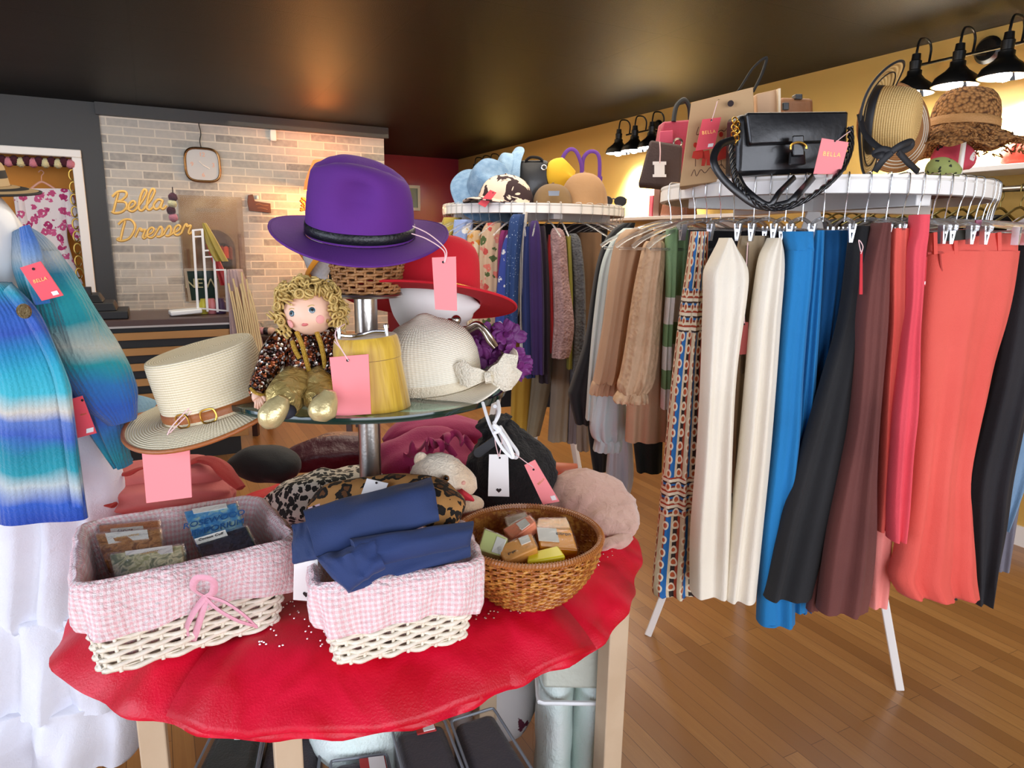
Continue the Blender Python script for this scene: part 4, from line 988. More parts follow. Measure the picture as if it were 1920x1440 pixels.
# ================================================================ soaps
M_wrap = mat('clear_wrap', '#ffffff', .12, trans=1., ior=1.15, bump=(55, .6))
M_wrap.node_tree.nodes['Principled BSDF'].inputs['Alpha'].default_value = .28
M_paper = mat('paper_label', '#ece9dd', .7)
M_ink = mat('grey_ink', '#6b6a63', .8)
def marble(name, c, c2, c3, sc=60):
    k = N(name); k.col(k.ramp(k.noise(sc, 3, dist=1.), [(.35, c), (.5, c2), (.62, c3)])); k.b.inputs['Roughness'].default_value = .4; k.bump(k.noise(90, 3), .2); return k.m
def soap(q, d4, th, m, label, cat='soap', lab=None, words=None, wrap=True, name='soap_bar', group='wrapped soap bars', wcol=None, lcorn=None):
    c = card_frame(q, d4); n = (c[1]-c[0]).cross(c[3]-c[0]).normalized()
    if n.dot(Vector((0, 0, EYE))-c[0]) < 0: n = -n
    cen = sum(c, Vector((0, 0, 0)))/4-n*th/2; t = thing(name, label, cat, cen, 0, group)
    def solid(s, o1, o2):
        b = MB(); cc = sum(c, Vector((0, 0, 0)))/4; f = [cc+(x-cc)*s+n*o1 for x in c]; g = [cc+(x-cc)*s-n*(th+o2) for x in c]; i = b._a(f+g)
        fl = (0, 1, 2, 3)
        for idx in ((0, 1, 2, 3), (7, 6, 5, 4), (1, 0, 4, 5), (2, 1, 5, 6), (3, 2, 6, 7), (0, 3, 7, 4)): b.face([i+k for k in idx])
        return b
    solid(1, 0, 0).build('bar', m, t, bevel=.003)
    def at(u, v): return c[3].lerp(c[2], u).lerp(c[0].lerp(c[1], u), v)+n*.0012
    if lab:
        u0, u1, v0, v1 = lab; b = MB(); p4 = [at(u0, v0), at(u1, v0), at(u1, v1), at(u0, v1)]; i = b._a([p+n*.0006 for p in p4]+[p-n*.0010 for p in p4])
        for idx in ((0, 1, 2, 3), (1, 0, 4, 5), (2, 1, 5, 6), (3, 2, 6, 7), (0, 3, 7, 4)): b.face([i+k for k in idx])
        b.build('paper_label', M_paper, t, flat=True)
    if words:
        ex = (c[2]-c[3]).normalized(); ez = n; ey = ez.cross(ex)
        for w, u, v, sz, wm in words:
            Mt = Matrix.Translation(at(u, v)+n*.0012-cen) @ Matrix((ex, ey, ez)).transposed().to_4x4(); text(w, sz, wm, t, Mt, ext=.0003)
    if wrap: solid(1.07, .0022, .002).build('clear_wrapper', M_wrap, t, bevel=.004)
    return t
ink2 = mat('brown_ink', '#c9a36a', .8); inkb = mat('blue_ink', '#1f5d9a', .6); inkd = mat('dark_ink', '#2b2b2b', .8)
soap([(184, 984), (298, 974), (303, 1002), (190, 1012)], [1.24, 1.26, 1.22, 1.20], .05, marble('orange_soap', '#c67848', '#d68a58', '#bb6c42'), 'reddish orange soap bar at the very back left of the soap basket', lab=(.18, .72, .15, .62), words=[('Laguna', .42, .42, .010, inkd)])
soap([(178, 1000), (300, 990), (305, 1030), (196, 1052)], [1.19, 1.21, 1.15, 1.13], .035, marble('brown_soap', '#a46c3e', '#c28a54', '#84542f'), 'brown marbled soap bar with cream label, behind the green one', lab=(.15, .80, .55, .95), words=[('sunny citrus', .48, .75, .008, ink2)])
soap([(204, 1038), (342, 1020), (346, 1052), (216, 1088)], [1.13, 1.15, 1.10, 1.08], .03, marble('green_soap', '#a3a36c', '#e2dbae', '#7d8360'), 'green and cream marbled soap bar at the front of the soap basket', lab=(.22, .86, .58, .98), words=[('rosemary', .54, .78, .008, ink2)])
soap([(344, 958), (444, 941), (460, 1000), (368, 1026)], [1.28, 1.30, 1.22, 1.20], .028, marble('blue_soap', '#3f86c4', '#5aa2d2', '#a9cfc9', 45), 'bright blue soap card with dark blue lettering, upright in the right of the basket', lab=(.16, .80, .86, 1.0), words=[('ROSEWOOD', .5, .58, .020, inkb), ('EMPORIUM', .52, .34, .020, inkb)])
soap([(366, 1014), (462, 985), (480, 1025), (382, 1052)], [1.18, 1.20, 1.15, 1.13], .03, marble('charcoal_soap', '#20232c', '#2a3140', '#15171c'), 'charcoal soap bar leaning in front of the blue one', lab=(.0, .6, .80, 1.06), words=[('Cotton Cuff', .3, .93, .009, inkd)])
G2 = 'soaps in the rattan bowl'
soap([(908, 990), (952, 1008), (938, 1042), (896, 1030)], [1.22, 1.20, 1.17, 1.19], .03, mat('lime_soap', '#dde696', .45), 'pale lime green soap at the left of the rattan bowl', lab=(.6, 1.0, .05, .85), group=G2)
soap([(942, 992), (992, 964), (1004, 978), (960, 1012)], [1.25, 1.27, 1.24, 1.22], .03, mat('coral_soap', '#fa946e', .45), 'coral pink soap with a small white label, in the rattan bowl', lab=(.45, .8, .1, .8), group=G2)
soap([(930, 1024), (996, 1000), (1008, 1026), (946, 1054)], [1.19, 1.21, 1.17, 1.15], .03, mat('orange_brown_soap', '#eba250', .45), 'orange brown soap bar at the near rim of the rattan bowl', lab=(.62, .9, .5, .95), words=[('ginger', .3, .3, .007, inkd)], group=G2)
soap([(1006, 988), (1072, 992), (1084, 1032), (1012, 1026)], [1.25, 1.25, 1.20, 1.20], .032, mat('amber_soap', '#f29a20', .25, coat=.4), 'glossy amber soap with a white label, at the right of the rattan bowl', lab=(.0, .55, .3, .95), words=[('citron', .72, .7, .012, inkd)], group=G2)
soap([(1008, 972), (1062, 970), (1072, 992), (1004, 992)], [1.31, 1.31, 1.27, 1.27], .03, mat('marigold_soap', '#e6a12c', .4), 'marigold soap at the back of the rattan bowl', group=G2)
soap([(990, 1036), (1046, 1022), (1060, 1042), (988, 1054)], [1.18, 1.19, 1.16, 1.15], .03, mat('lemon_soap', '#f0dc22', .35, coat=.3), 'lemon yellow soap lying at the front of the rattan bowl', group=G2, wrap=False)
soap([(945, 970), (985, 958), (1000, 985), (955, 1000)], [1.33, 1.34, 1.29, 1.28], .025, mat('grey_soap', '#a58a72', .5), 'brownish soap in crinkled film at the back left of the rattan bowl', group=G2)
# ================================================================ boxed bedding on the floor under the table
M_pgrey = fabric('charcoal_velour', '#37323a', '#433d46', .7, .3, 5, 200, .3)
M_pgreen = fabric('dark_green_velour', '#232b22', '#2e372c', .7, .3, 5, 200, .3)
M_bag = mat('clear_vinyl', '#ffffff', .1, trans=1., ior=1.12, bump=(12, .5)); M_bag.node_tree.nodes['Principled BSDF'].inputs['Alpha'].default_value = .22
M_pipe = mat('grey_piping', '#7d838a', .5)
M_mint = fabric('mint_towel', '#e2f2eb', '#edf7f3', .95, .2, 8, 160, .5)
M_redlab = mat('red_label', '#b3302f', .6)
def rloop(c, f=.07):
    c = [Vector(x) for x in c]; out = []; n = len(c)
    for i in range(n):
        a, b, d = c[(i-1) % n], c[i], c[(i+1) % n]
        out += [b.lerp(a, f), b.lerp(a, f*.35).lerp(b.lerp(d, f*.35), .5), b.lerp(d, f)]
    return out
def package(q, zt, dpt, hgt, m, label, red=None, grp='zipped bedding packages under the table', th=None, piping=True):
    """top face from px corners at height zt, box going down"""
    c = [PZ(x, y, zt) for x, y in q]; cen = sum(c, Vector((0, 0, 0)))/4; base = Vector((cen.x, cen.y, zt-hgt)); t = thing('bedding_package', label, 'package', base, 0, grp)
    def bx(s, zz, h2):
        b = MB(); f = [cen+(x-cen)*s for x in c]; i = b._a([Vector((x.x, x.y, zz)) for x in f]+[Vector((x.x, x.y, zz-h2)) for x in f])
        for idx in ((3, 2, 1, 0), (4, 5, 6, 7), (0, 1, 5, 4), (1, 2, 6, 5), (2, 3, 7, 6), (3, 0, 4, 7)): b.face([i+k for k in idx])
        return b
    bx(.95, zt-.004, hgt-.004).build('folded_cloth', m, t, bevel=.02)
    bx(1.0, zt, hgt).build('vinyl_bag', M_bag, t, bevel=.012)
    if piping:
        b = MB(); b.tube(rloop([x+Vector((0, 0, -.003)) for x in c]), .0035, 6, closed=True); b.build('piping', M_pipe, t)
    if red:
        u0, u1, v0, v1 = red
        def at(u, v): return c[3].lerp(c[2], u).lerp(c[0].lerp(c[1], u), v)
        b = MB(); i = b._a([at(u0, v0)+e3*.003, at(u1, v0)+e3*.003, at(u1, v1)+e3*.003, at(u0, v1)+e3*.003]+[at(u0, v0)-e3*.001, at(u1, v0)-e3*.001, at(u1, v1)-e3*.001, at(u0, v1)-e3*.001])
        for idx in ((0, 1, 2, 3), (1, 0, 4, 5), (2, 1, 5, 6), (3, 2, 6, 7), (0, 3, 7, 4)): b.face([i+k for k in idx])
        lb = b.build('label', M_redlab, t, flat=True)
        b = MB(); um = lerp(u0, u1, .35); i = b._a([at(um, v0+.01)+e3*.005, at(u1-.02, v0+.01)+e3*.005, at(u1-.02, v1-.01)+e3*.005, at(um, v1-.01)+e3*.005]+[at(um, v0+.01), at(u1-.02, v0+.01), at(u1-.02, v1-.01), at(um, v1-.01)])
        for idx in ((0, 1, 2, 3), (1, 0, 4, 5), (2, 1, 5, 6), (3, 2, 6, 7), (0, 3, 7, 4)): b.face([i+k for k in idx])
        b.build('white_panel', M_wcard, lb, flat=True)
    return t
package([(735, 1368), (832, 1345), (880, 1470), (768, 1490)], .34, .2, .34, M_pgrey, 'charcoal velour package with a red label, middle of the three charcoal ones', red=(.42, .78, .82, .97))
package([(845, 1350), (925, 1325), (1010, 1460), (895, 1490)], .34, .2, .34, M_pgrey, 'charcoal velour package without a label, right of its twin')
package([(412, 1345), (500, 1335), (470, 1500), (335, 1500)], .30, .2, .30, M_pgreen, 'dark green velour package with a tiny white sticker, left under the table')
package([(500, 1362), (606, 1360), (590, 1500), (472, 1500)], .28, .2, .28, M_pgrey, 'grey velour package behind the front table leg', red=(.40, .8, .82, .95))
package([(620, 1425), (725, 1412), (745, 1500), (620, 1510)], .30, .2, .30, M_pgrey, 'charcoal velour package at the bottom edge of the picture, with a red label', red=(.5, .95, .55, .92))
st_ = MB(); p_ = [PZ(x, y, .304) for x, y in ((442, 1375), (453, 1375), (450, 1387), (439, 1387))]; i = st_._a([p+e3*.002 for p in p_]+p_)
for idx in ((3, 2, 1, 0), (0, 1, 5, 4), (1, 2, 6, 5), (2, 3, 7, 6), (3, 0, 4, 7)): st_.face([i+k for k in idx])
st_.build('sticker', M_wcard, [o for o in bpy.data.objects if o.name.startswith('bedding_package') and 'dark green' in o.get('label', '')][0], flat=True)
# tall mint quilt bag and floral quilt
q = thing('quilt_package', 'tall clear bag of folded mint quilts standing against the right table leg', 'package', R3((.17, 1.62, 0)), -YAW)
for x, w in ((-.045, .098), (.045, .094)):
    b = MB(); b.loft([[(x+math.cos(a)*w*.5*(1+.05*math.sin(z*40)), math.sin(a)*.13, z) for a in [2*PI*j/20 for j in range(20)]] for z in [.01+k*.04 for k in range(12)]], True); b.build('folded_quilt', M_mint, q, world=False, sharp=80)
MB().box((0, 0, .26), (.19, .30, .52)).build('vinyl_bag', M_bag, q, world=False, bevel=.02)
pz = MB()
for z in (.36, .52): pz.tube(rloop([(-.095, -.15, z), (.095, -.15, z), (.095, .15, z), (-.095, .15, z)]), .006, 6, closed=True)
pz.build('piping', mat('white_piping', '#e4e6e6', .5), q, world=False)
MB().box((0, 0, .45), (.17, .28, .12)).build('insert_card', mat('sage_card', '#d3d7c8', .6, bump=(60, .4)), q, world=False, bevel=.01)
def floral(name, base, cols, sc=9., thr=.34, k2=None, rough=.8):
    k = N(name); v = k.n('ShaderNodeTexVoronoi', i_Scale=sc, i_Randomness=1.); dn = k.n('ShaderNodeTexNoise', i_Scale=sc*2.2, i_Detail=2.); k.L(k.co(), dn.inputs['Vector'])
    s2 = k.n('ShaderNodeVectorMath', operation='SCALE'); s2.inputs['Scale'].default_value = .8/sc; k.L(dn.outputs['Color'], s2.inputs[0]); w = k.n('ShaderNodeVectorMath', operation='ADD'); k.L(k.co(), w.inputs[0]); k.L(s2.outputs[0], w.inputs[1]); k.L(w.outputs[0], v.inputs['Vector'])
    pal = k.ramp(k.xyz(v.outputs['Color'])[0], [(i/len(cols), c) for i, c in enumerate(cols)], 'CONSTANT')
    f = k.ramp(v.outputs['Distance'], [(0, '#ffffff'), (thr, '#ffffff'), (thr+.03, '#000000')])
    cc = k.mix(k.ramp(v.outputs['Distance'], [(0, '#ffffff'), (thr*.28, '#ffffff'), (thr*.32, '#000000')]), k.mix(f, base, pal), k2 or base)
    k.col(cc); k.b.inputs['Roughness'].default_value = rough; k.bump(k.noise(300, 2), .15, .004); return k.m
bthing('quilt', 'white quilt with burgundy flowers rolled up under the table', 'quilt', [(835, 1320, 1.75, .03), (860, 1310, 1.75, .11), (900, 1300, 1.76, .13), (960, 1290, 1.78, .13), (990, 1290, 1.8, .05)], floral('burgundy_floral', '#d9d4d2', ['#5e2036', '#d9d4d2', '#7a3148', '#d9d4d2', '#b98a8a'], 14, .3), folds=4, amp=.05)
bthing('blanket', 'pale mint blanket folded behind the charcoal packages', 'blanket', [(625, 1400, 1.45, .05), (640, 1385, 1.45, .085), (700, 1375, 1.46, .09), (760, 1360, 1.5, .08), (790, 1350, 1.52, .03)], M_mint, folds=4, amp=.08, flat=1.)
# ================================================================ mannequin with rainbow cardigan and white dress
def sheet(rows, th, amp=0., nf=5., seed=0, uvs=1., both=False, pw=.6, n=44, ys=None, ampf=None):
    """hanging cloth from left/right world points per level: rows of (L, R); closed loft with folds"""
    rings = []
    for k, (L, Rr) in enumerate(rows):
        L = Vector(L); Rr = Vector(Rr); ex = Rr-L; w = ex.length; n_ = Vector((ex.y, -ex.x, 0)).normalized(); cen = (L+Rr)/2; t = k/(len(rows)-1)
        if n_.dot(Vector((0, 0, EYE))-cen) < 0: n_ = -n_
        th2 = th(t) if callable(th) else th; A = (ampf(t) if ampf else (.25+.75*t))*amp; ring = []
        for j in range(n):
            a = 2*PI*j/n; ca, sa = math.cos(a), math.sin(a)
            x = -ca; y = abs(sa)**pw*(1 if sa > 0 else -1)
            fo = A*(math.sin((x*.5+.5)*nf*2*PI*.5+seed+.5*math.sin(t*3+seed))+.5*math.sin((x*.5+.5)*nf*2*PI*.93+2*seed+t*1.2))+A*.8*nz((x*2, t*2.2, seed), 1.2, seed)
            ring.append(cen+ex*.5*x+n_*(y*th2*.5+fo*(1-abs(x)**6)))
        rings.append(ring)
    return rings
def interp(rows, k=6):
    """rows of (y, xl, xr, dl, dr) in px -> smooth list of (L, R) points"""
    v = cr([Vector((r[0], r[1], r[2])) for r in rows], k); w = cr([Vector((r[3], r[4] if len(r) > 4 else r[3], 0)) for r in rows], k)
    return [(P(a.y, a.x, b.x), P(a.z, a.x, b.y)) for a, b in zip(v, w)]
def rainbow(name='rainbow_knit', st=None, zd=1.165):
    k = N(name); z = k.xyz()[2]; x = k.noise(3.2, 3, None, .5, .5)
    zz = k.math('ADD', k.math('ADD', z, 1.0), k.math('MULTIPLY', k.math('SUBTRACT', x, .5), .16))
    def Z(y): return P(60, y, zd).z
    z0, z1 = Z(975), Z(430)
    st = st or [(975, '#1c3f9e'), (940, '#2857b8'), (905, '#b8c3c4'), (872, '#1f93a3'), (835, '#16849a'), (800, '#3a5db4'), (765, '#5877bd'), (745, '#cfc9bd'), (715, '#3fb4c6'), (680, '#2aa6c0'), (640, '#1c84b4'), (600, '#2f55ad'), (560, '#2f63b8'), (535, '#1f8fa6'), (500, '#9fa9ad'), (465, '#6f8fb5'), (430, '#3f6ab0')]
    f = k.n('ShaderNodeMapRange', i_0=zz, i_1=z0, i_2=z1, i_3=0., i_4=1.)
    k.col(k.ramp(f.outputs[0], [((Z(y)-z0)/(z1-z0), c) for y, c in st])); k.b.inputs['Roughness'].default_value = .95; k.b.inputs['Sheen Weight'].default_value = .25
    u = k.xyz(k.co('UV')); rib = k.math('SINE', k.math('MULTIPLY', u[0], 2*PI/.009))
    k.bump(k.math('ADD', k.math('MULTIPLY', rib, .35), k.math('MULTIPLY', k.noise(160, 5, dist=1.), 2.)), .5, .004); return k.m
M_rain = rainbow()
M_rainS = rainbow('rainbow_knit_sleeve', [(975, '#2857b8'), (880, '#2a8f9e'), (800, '#3a63b4'), (755, '#2b58b0'), (712, '#2a6fae'), (680, '#1f8f97'), (655, '#b3b5a8'), (615, '#1d8a94'), (560, '#1f9aa3'), (515, '#2b7f9a'), (480, '#a3adb2'), (430, '#6f93bb')], 1.22)
M_wdress = fabric('white_gauze', '#dfe0ea', '#e6e6ee', .9, .1, 5, 300, .25, 1.4)
mn = thing('mannequin', 'white dress form at the left edge of the picture, wearing cardigan and white dress', 'mannequin', R3((-1.12, 1.36, 0)), -YAW)
M_neck = mat('glossy_mannequin_white', '#ecebea', .3, coat=.3)
b = MB()
pts = [(-110, 1395, 1.38, .02), (-110, 1100, 1.38, .02), (-110, 850, 1.38, .10), (-105, 700, 1.36, .13), (-95, 600, 1.34, .12), (-80, 540, 1.31, .115), (-62, 480, 1.28, .10), (-50, 440, 1.27, .085), (-55, 400, 1.28, .06), (-70, 370, 1.3, .045), (-78, 350, 1.3, .045)]
b.tube(cr([P(x, y, d) for x, y, d, r in pts], 4), [v.x for v in cr([(r, 0, 0) for x, y, d, r in pts], 4)], 32); b.build('torso', M_neck, mn, sharp=80)
MB().lathe([(0, 0), (.16, 0), (.16, .012), (.02, .03), (.02, .30), (0, .30)], 32, R3((-1.12, 1.36, 0))).build('base', M_steel, mn)
dr = thing('dress', 'long tiered white gauze dress on the dress form', 'dress', R3((-1.1, 1.38, .1)), -YAW)
dr1 = [(620, -260, 150, 1.34), (830, -300, 200, 1.37), (900, -310, 222, 1.40), (1000, -330, 235, 1.43), (1130, -340, 225, 1.44), (1150, -350, 240, 1.44)]
b = MB(); b.loft(sheet(interp(dr1), .17, .016, 17, 1.3, n=110), True); b.build('bodice', M_wdress, dr, sharp=80)
dr2 = [(1138, -348, 230, 1.435), (1180, -360, 240, 1.43), (1250, -380, 252, 1.43), (1300, -395, 260, 1.43)]
b = MB(); b.loft(sheet(interp(dr2), lambda t: .165+.05*t, .024, 15, 2.2, n=120), True); b.build('middle_tier', M_wdress, dr, sharp=80)
dr3 = [(1292, -394, 256, 1.43), (1310, -405, 262, 1.43), (1350, -420, 268, 1.43), (1400, -430, 262, 1.43)]
rg = sheet(interp(dr3), lambda t: .21+.06*t, .036, 12, .6, n=130)
b = MB(); b.loft(rg, True); b.build('hem_tier', M_wdress, dr, sharp=80)
cg = thing('cardigan', 'fluffy blue, teal and cream striped knit cardigan on the dress form', 'cardigan', R3((-1.1, 1.25, 1.0)), -YAW)
fp_ = [(530, -40, 12, 1.18), (552, -200, 40, 1.18), (590, -240, 72, 1.17), (650, -270, 100, 1.17), (720, -280, 128, 1.17), (760, -285, 134, 1.17), (850, -290, 146, 1.175), (940, -300, 158, 1.18), (972, -300, 163, 1.18)]
b = MB(); b.loft(sheet(interp(fp_), .05, .012, 4.5, 3.1, n=90), True); b.build('front_panel', M_rain, cg, sharp=85)
b = MB(); b.tube(cr([P(14, 540, 1.155), P(50, 585, 1.145), P(82, 640, 1.142), (P(108, 700, 1.142)), P(124, 780, 1.145), P(134, 860, 1.15), P(146, 950, 1.155)], 6), .010, 10, flat=.35, up=tuple(e2)); b.build('button_band', M_rain, cg, sharp=80)
op = [(470, 50, 100, 1.24), (520, 62, 130, 1.24), (580, 72, 165, 1.24), (650, 90, 190, 1.25), (720, 118, 210, 1.26), (790, 160, 225, 1.28), (840, 195, 236, 1.29), (872, 222, 244, 1.30)]
b = MB(); b.loft(sheet(interp(op), .05, .008, 3, 1.1, n=50), True); b.build('front_panel', M_rainS, cg, sharp=85)
slv = [(38, 432, 1.27, .016), (56, 462, 1.27, .034), (80, 510, 1.27, .046), (112, 575, 1.27, .052), (148, 640, 1.27, .056), (183, 700, 1.27, .057), (206, 745, 1.27, .050), (222, 775, 1.27, .036), (228, 792, 1.27, .026)]
bundle(slv, M_rain, folds=3, amp=.045, seed=2, up=tuple(e2), flat=.85, n=48).build('sleeve', M_rainS, cg, sharp=85)
bundle([(222, 765, 1.30, .02), (245, 765, 1.33, .026), (270, 765, 1.36, .024), (290, 766, 1.38, .018)], M_rain, folds=3, amp=.06, n=30).build('cuff', mat('pale_blue_knit', '#8fb6cf', .95, bump=(120, .5)), cg, sharp=85)
b = MB()
col_ = [(46, 425, 1.20, .010), (58, 470, 1.19, .018), (66, 520, 1.18, .018), (80, 570, 1.18, .014)]
b.tube(cr([P(x, y, d) for x, y, d, r in col_], 5), [v.x for v in cr([(r, 0, 0) for x, y, d, r in col_], 5)], 12, flat=.4, up=tuple(e2)); b.build('collar', M_rain, cg, sharp=80)
b = MB(); c = P(48, 583, 1.125); b.lathe([(0, 0), (.0085, .001), (.0125, .003), (.0115, .006), (.006, .004), (0, .005)], 20); 
b.v = [c+e1*v.x+e3*v.y+e2*v.z for v in b.v]; b.build('button', mat('antique_brass', '#8e7a55', .3, .9, bump=(300, 1.)), cg)
price_tag([(38, 502), (76, 490), (119, 554), (79, 564)], 1.15, 'coral tag pinned near the shoulder of the rainbow cardigan', M_pink2, word='BELLA', wsize=.15, sticker=True, up=(.52, .88))
price_tag([(134, 748), (154, 742), (181, 812), (134, 824)], 1.20, 'coral tag hanging at the open front of the rainbow cardigan', M_pink2, word='BELLA', wsize=.13, sticker=True, up=(.45, .9))
b = MB(); c = P(-72, 352, 1.31); b.lathe([(0, 0), (.03, 0), (.04, .02), (.03, .045), (0, .045)], 24, c); b.build('neck_cap', mat('yellow_wood', '#d6a932', .5), mn)
M_spir = N('spiral_straw'); u_ = M_spir.xyz(M_spir.co('UV')); M_spir.col(M_spir.ramp(M_spir.math('MULTIPLY_ADD', M_spir.math('SINE', M_spir.math('MULTIPLY', u_[1], 2*PI/.03)), .5, .5), [(0, '#26231f'), (.45, '#26231f'), (.5, '#c9ab7c')])); M_spir.b.inputs['Roughness'].default_value = .8
vh = thing('sun_hat', 'brown and black striped straw hat on top of the dress form', 'hat', P(-88, 344, 1.32), rot=(math.radians(6), math.radians(4), -YAW))
hat(vh, M_spir.m, .085, .09, .05, .05, dent=0, brimz=lambda a, t: -.01*t)
# ================================================================ round clothes racks
M_rackw = mat('rack_white', '#f7f4ef', .35)
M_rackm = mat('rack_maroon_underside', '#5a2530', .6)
RT = 1.622
def rack(c, label, feet):
    t = thing('clothes_rack', label, 'clothes rack', R3((c[0], c[1], 0)), -YAW, 'round white clothes racks')
    MB().lathe([(.44, RT-.012), (.462, RT-.012), (.47, RT-.006), (.47, RT), (.0, RT)], 64).build('top_board', M_rackw, t, world=False, sharp=30)
    MB().lathe([(.462, RT-.012), (.47, RT-.012), (.4705, RT-.044), (.462, RT-.046), (.455, RT-.046), (.455, RT-.012)], 64, caps=(False, False)).build('rim', M_rackw, t, world=False, sharp=30)
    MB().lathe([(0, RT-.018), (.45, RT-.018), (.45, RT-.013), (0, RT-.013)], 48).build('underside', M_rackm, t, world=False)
    for a in (.25, .25+PI/2): MB().box((0, 0, RT-.045), (.84, .045, .05), (0, 0, a)).build('cross_bar', M_rackw, t, world=False, bevel=.003)
    for x, y in feet:
        a = math.atan2(y, x); d = Vector((x, y, -(RT-.05))); L = d.length; q = d.to_track_quat('Z', 'Y').to_matrix()
        X = Vector((-math.sin(a), math.cos(a), 0)); Z = d.normalized(); Yv = Z.cross(X); R = Matrix((X, Yv, Z)).transposed()
        MB().box(Vector((0, 0, RT-.05))+d*.5, (.042, .026, L), R).build('leg', M_rackw, t, world=False, bevel=.003)
    return t
CA, CB = (.932, 2.21), (.10, 3.70)
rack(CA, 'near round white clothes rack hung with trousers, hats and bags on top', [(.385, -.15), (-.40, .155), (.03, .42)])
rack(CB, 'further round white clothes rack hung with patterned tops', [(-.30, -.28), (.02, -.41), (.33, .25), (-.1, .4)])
# ---- hangers
M_wire = mat('chrome_wire', '#cfd2d6', .2, 1.)
M_cpl = mat('clear_hanger_plastic', '#eef3f5', .08, trans=.9, ior=1.25)
M_cpl.node_tree.nodes['Principled BSDF'].inputs['Alpha'].default_value = .6
M_clip = mat('steel_clip', '#e3e4e6', .25, .8)
def make_hanger(name, label, clips=True, mm=None):
    t = thing(name, label, 'hanger', (0, 0, 0), 0, 'clear hangers on the near rack')
    hk = MB(); hk.tube(cr([(-.03, 0, .002), (-.012, 0, .004), (.004, 0, .003), (.010, 0, -.006), (.011, 0, -.04), (.004, 0, -.065), (0, 0, -.095), (0, 0, -.115)], 6), .0016, 6); hk.build('hook', M_wire, t, world=False)
    b = MB()
    if clips:
        b.tube(cr([(-.15, 0, -.135), (-.14, 0, -.122), (0, 0, -.108), (.14, 0, -.122), (.15, 0, -.135)], 5), .0055, 6, flat=.6)
        b.tube([(-.15, 0, -.135), (.15, 0, -.135)], .0035, 6); b.build('bar', mm or M_cpl, t, world=False)
        for x in (-.135, .135):
            c = MB(); c.box((x, -.004, -.145), (.016, .004, .042), (.12, 0, 0)); c.box((x, .004, -.145), (.016, .004, .042), (-.12, 0, 0)); c.tube([(x-.009, 0, -.140), (x+.009, 0, -.140)], .004, 6); c.build('clip', M_clip, t, world=False)
    else:
        b.tube(cr([(-.21, 0, -.185), (-.17, 0, -.16), (-.08, 0, -.125), (0, 0, -.108), (.08, 0, -.125), (.17, 0, -.16), (.21, 0, -.185)], 5), .007, 6, flat=.6)
        b.tube([(-.20, 0, -.19), (.20, 0, -.19)], .004, 6); b.build('bar', mm or M_cpl, t, world=False)
    return t
h_clip = make_hanger('clip_hanger', 'clear clip hanger hooked over the near rack rim')
h_coat = make_hanger('coat_hanger', 'clear coat hanger hooked over the left of the near rack rim', False)
h_coat['group'] = 'clear coat hangers on the near rack'
def hang(proto, c, deg, R=.463, first=[], z=RT, jig=0):
    o = proto if proto.name not in first else copy_tree(proto); first.append(proto.name)
    a = math.radians(deg); x, y = c[0]+math.cos(a)*R, c[1]+math.sin(a)*R
    o.location = R3((x, y, z+.002)); o.rotation_euler = (0, 0, a-YAW+jig); return o
random.seed(21)
ORD = ['leftmost', 'second', 'third', 'fourth', 'fifth', 'sixth', 'seventh', 'eighth', 'ninth', 'tenth', 'eleventh', 'twelfth', 'thirteenth', 'fourteenth', 'fifteenth', 'sixteenth', 'seventeenth', 'eighteenth', 'nineteenth', 'twentieth', 'twenty-first', 'twenty-second', 'rightmost']
for i, dg in enumerate((-172, -163, -155, -149)): hang(h_coat, CA, dg, jig=random.uniform(-.1, .1))['label'] = 'clear coat hanger, '+ORD[i]+' of four at the left of the near rack rim'
for i, dg in enumerate((-143, -138, -131, -126, -121, -116, -110, -104, -98, -92, -87, -82, -77, -72, -67, -62, -57, -48, -42, -36, -30, -22, -15)): hang(h_clip, CA, dg, jig=random.uniform(-.22, .22))['label'] = 'clear clip hanger on the near rack, '+ORD[i]+(' of the clip hangers' if i in (0, 22) else ' clip hanger from the left')
# hangers of the far rack: plain wire hooks and bars, too small to show parts
wh = MB(); wh.tube(cr([(-.03, 0, .003), (-.012, 0, .005), (.004, 0, .003), (.010, 0, -.006), (.011, 0, -.04), (0, 0, -.07), (0, 0, -.09)], 4), .0022, 5)
wh.tube(cr([(-.19, 0, -.15), (0, 0, -.085), (.19, 0, -.15)], 4), .004, 5)
whm = wh.build('coat_hanger', MC['clear_hanger_plastic'], None, world=False); tag(whm, 'white wire hanger on the far rack rim', 'hanger', 'wire hangers on the far rack')
for i, dg in enumerate((-170, -163, -157, -150, -144, -138, -130, -124, -118, -111, -104, -97, -90, -83, -76, -64, -56, -48, -42, -36, -30, -24, -18)):
    o = whm if i == 0 else whm.copy()
    if i: COL.objects.link(o)
    o['label'] = 'white wire hanger on the far rack rim, '+ORD[i]+(' of them all' if i in (0, 22) else ' from the left')
    a = math.radians(dg); o.location = R3((CB[0]+math.cos(a)*.463, CB[1]+math.sin(a)*.463, RT+.002)); o.rotation_euler = (0, 0, a-YAW+random.uniform(-.2, .2))
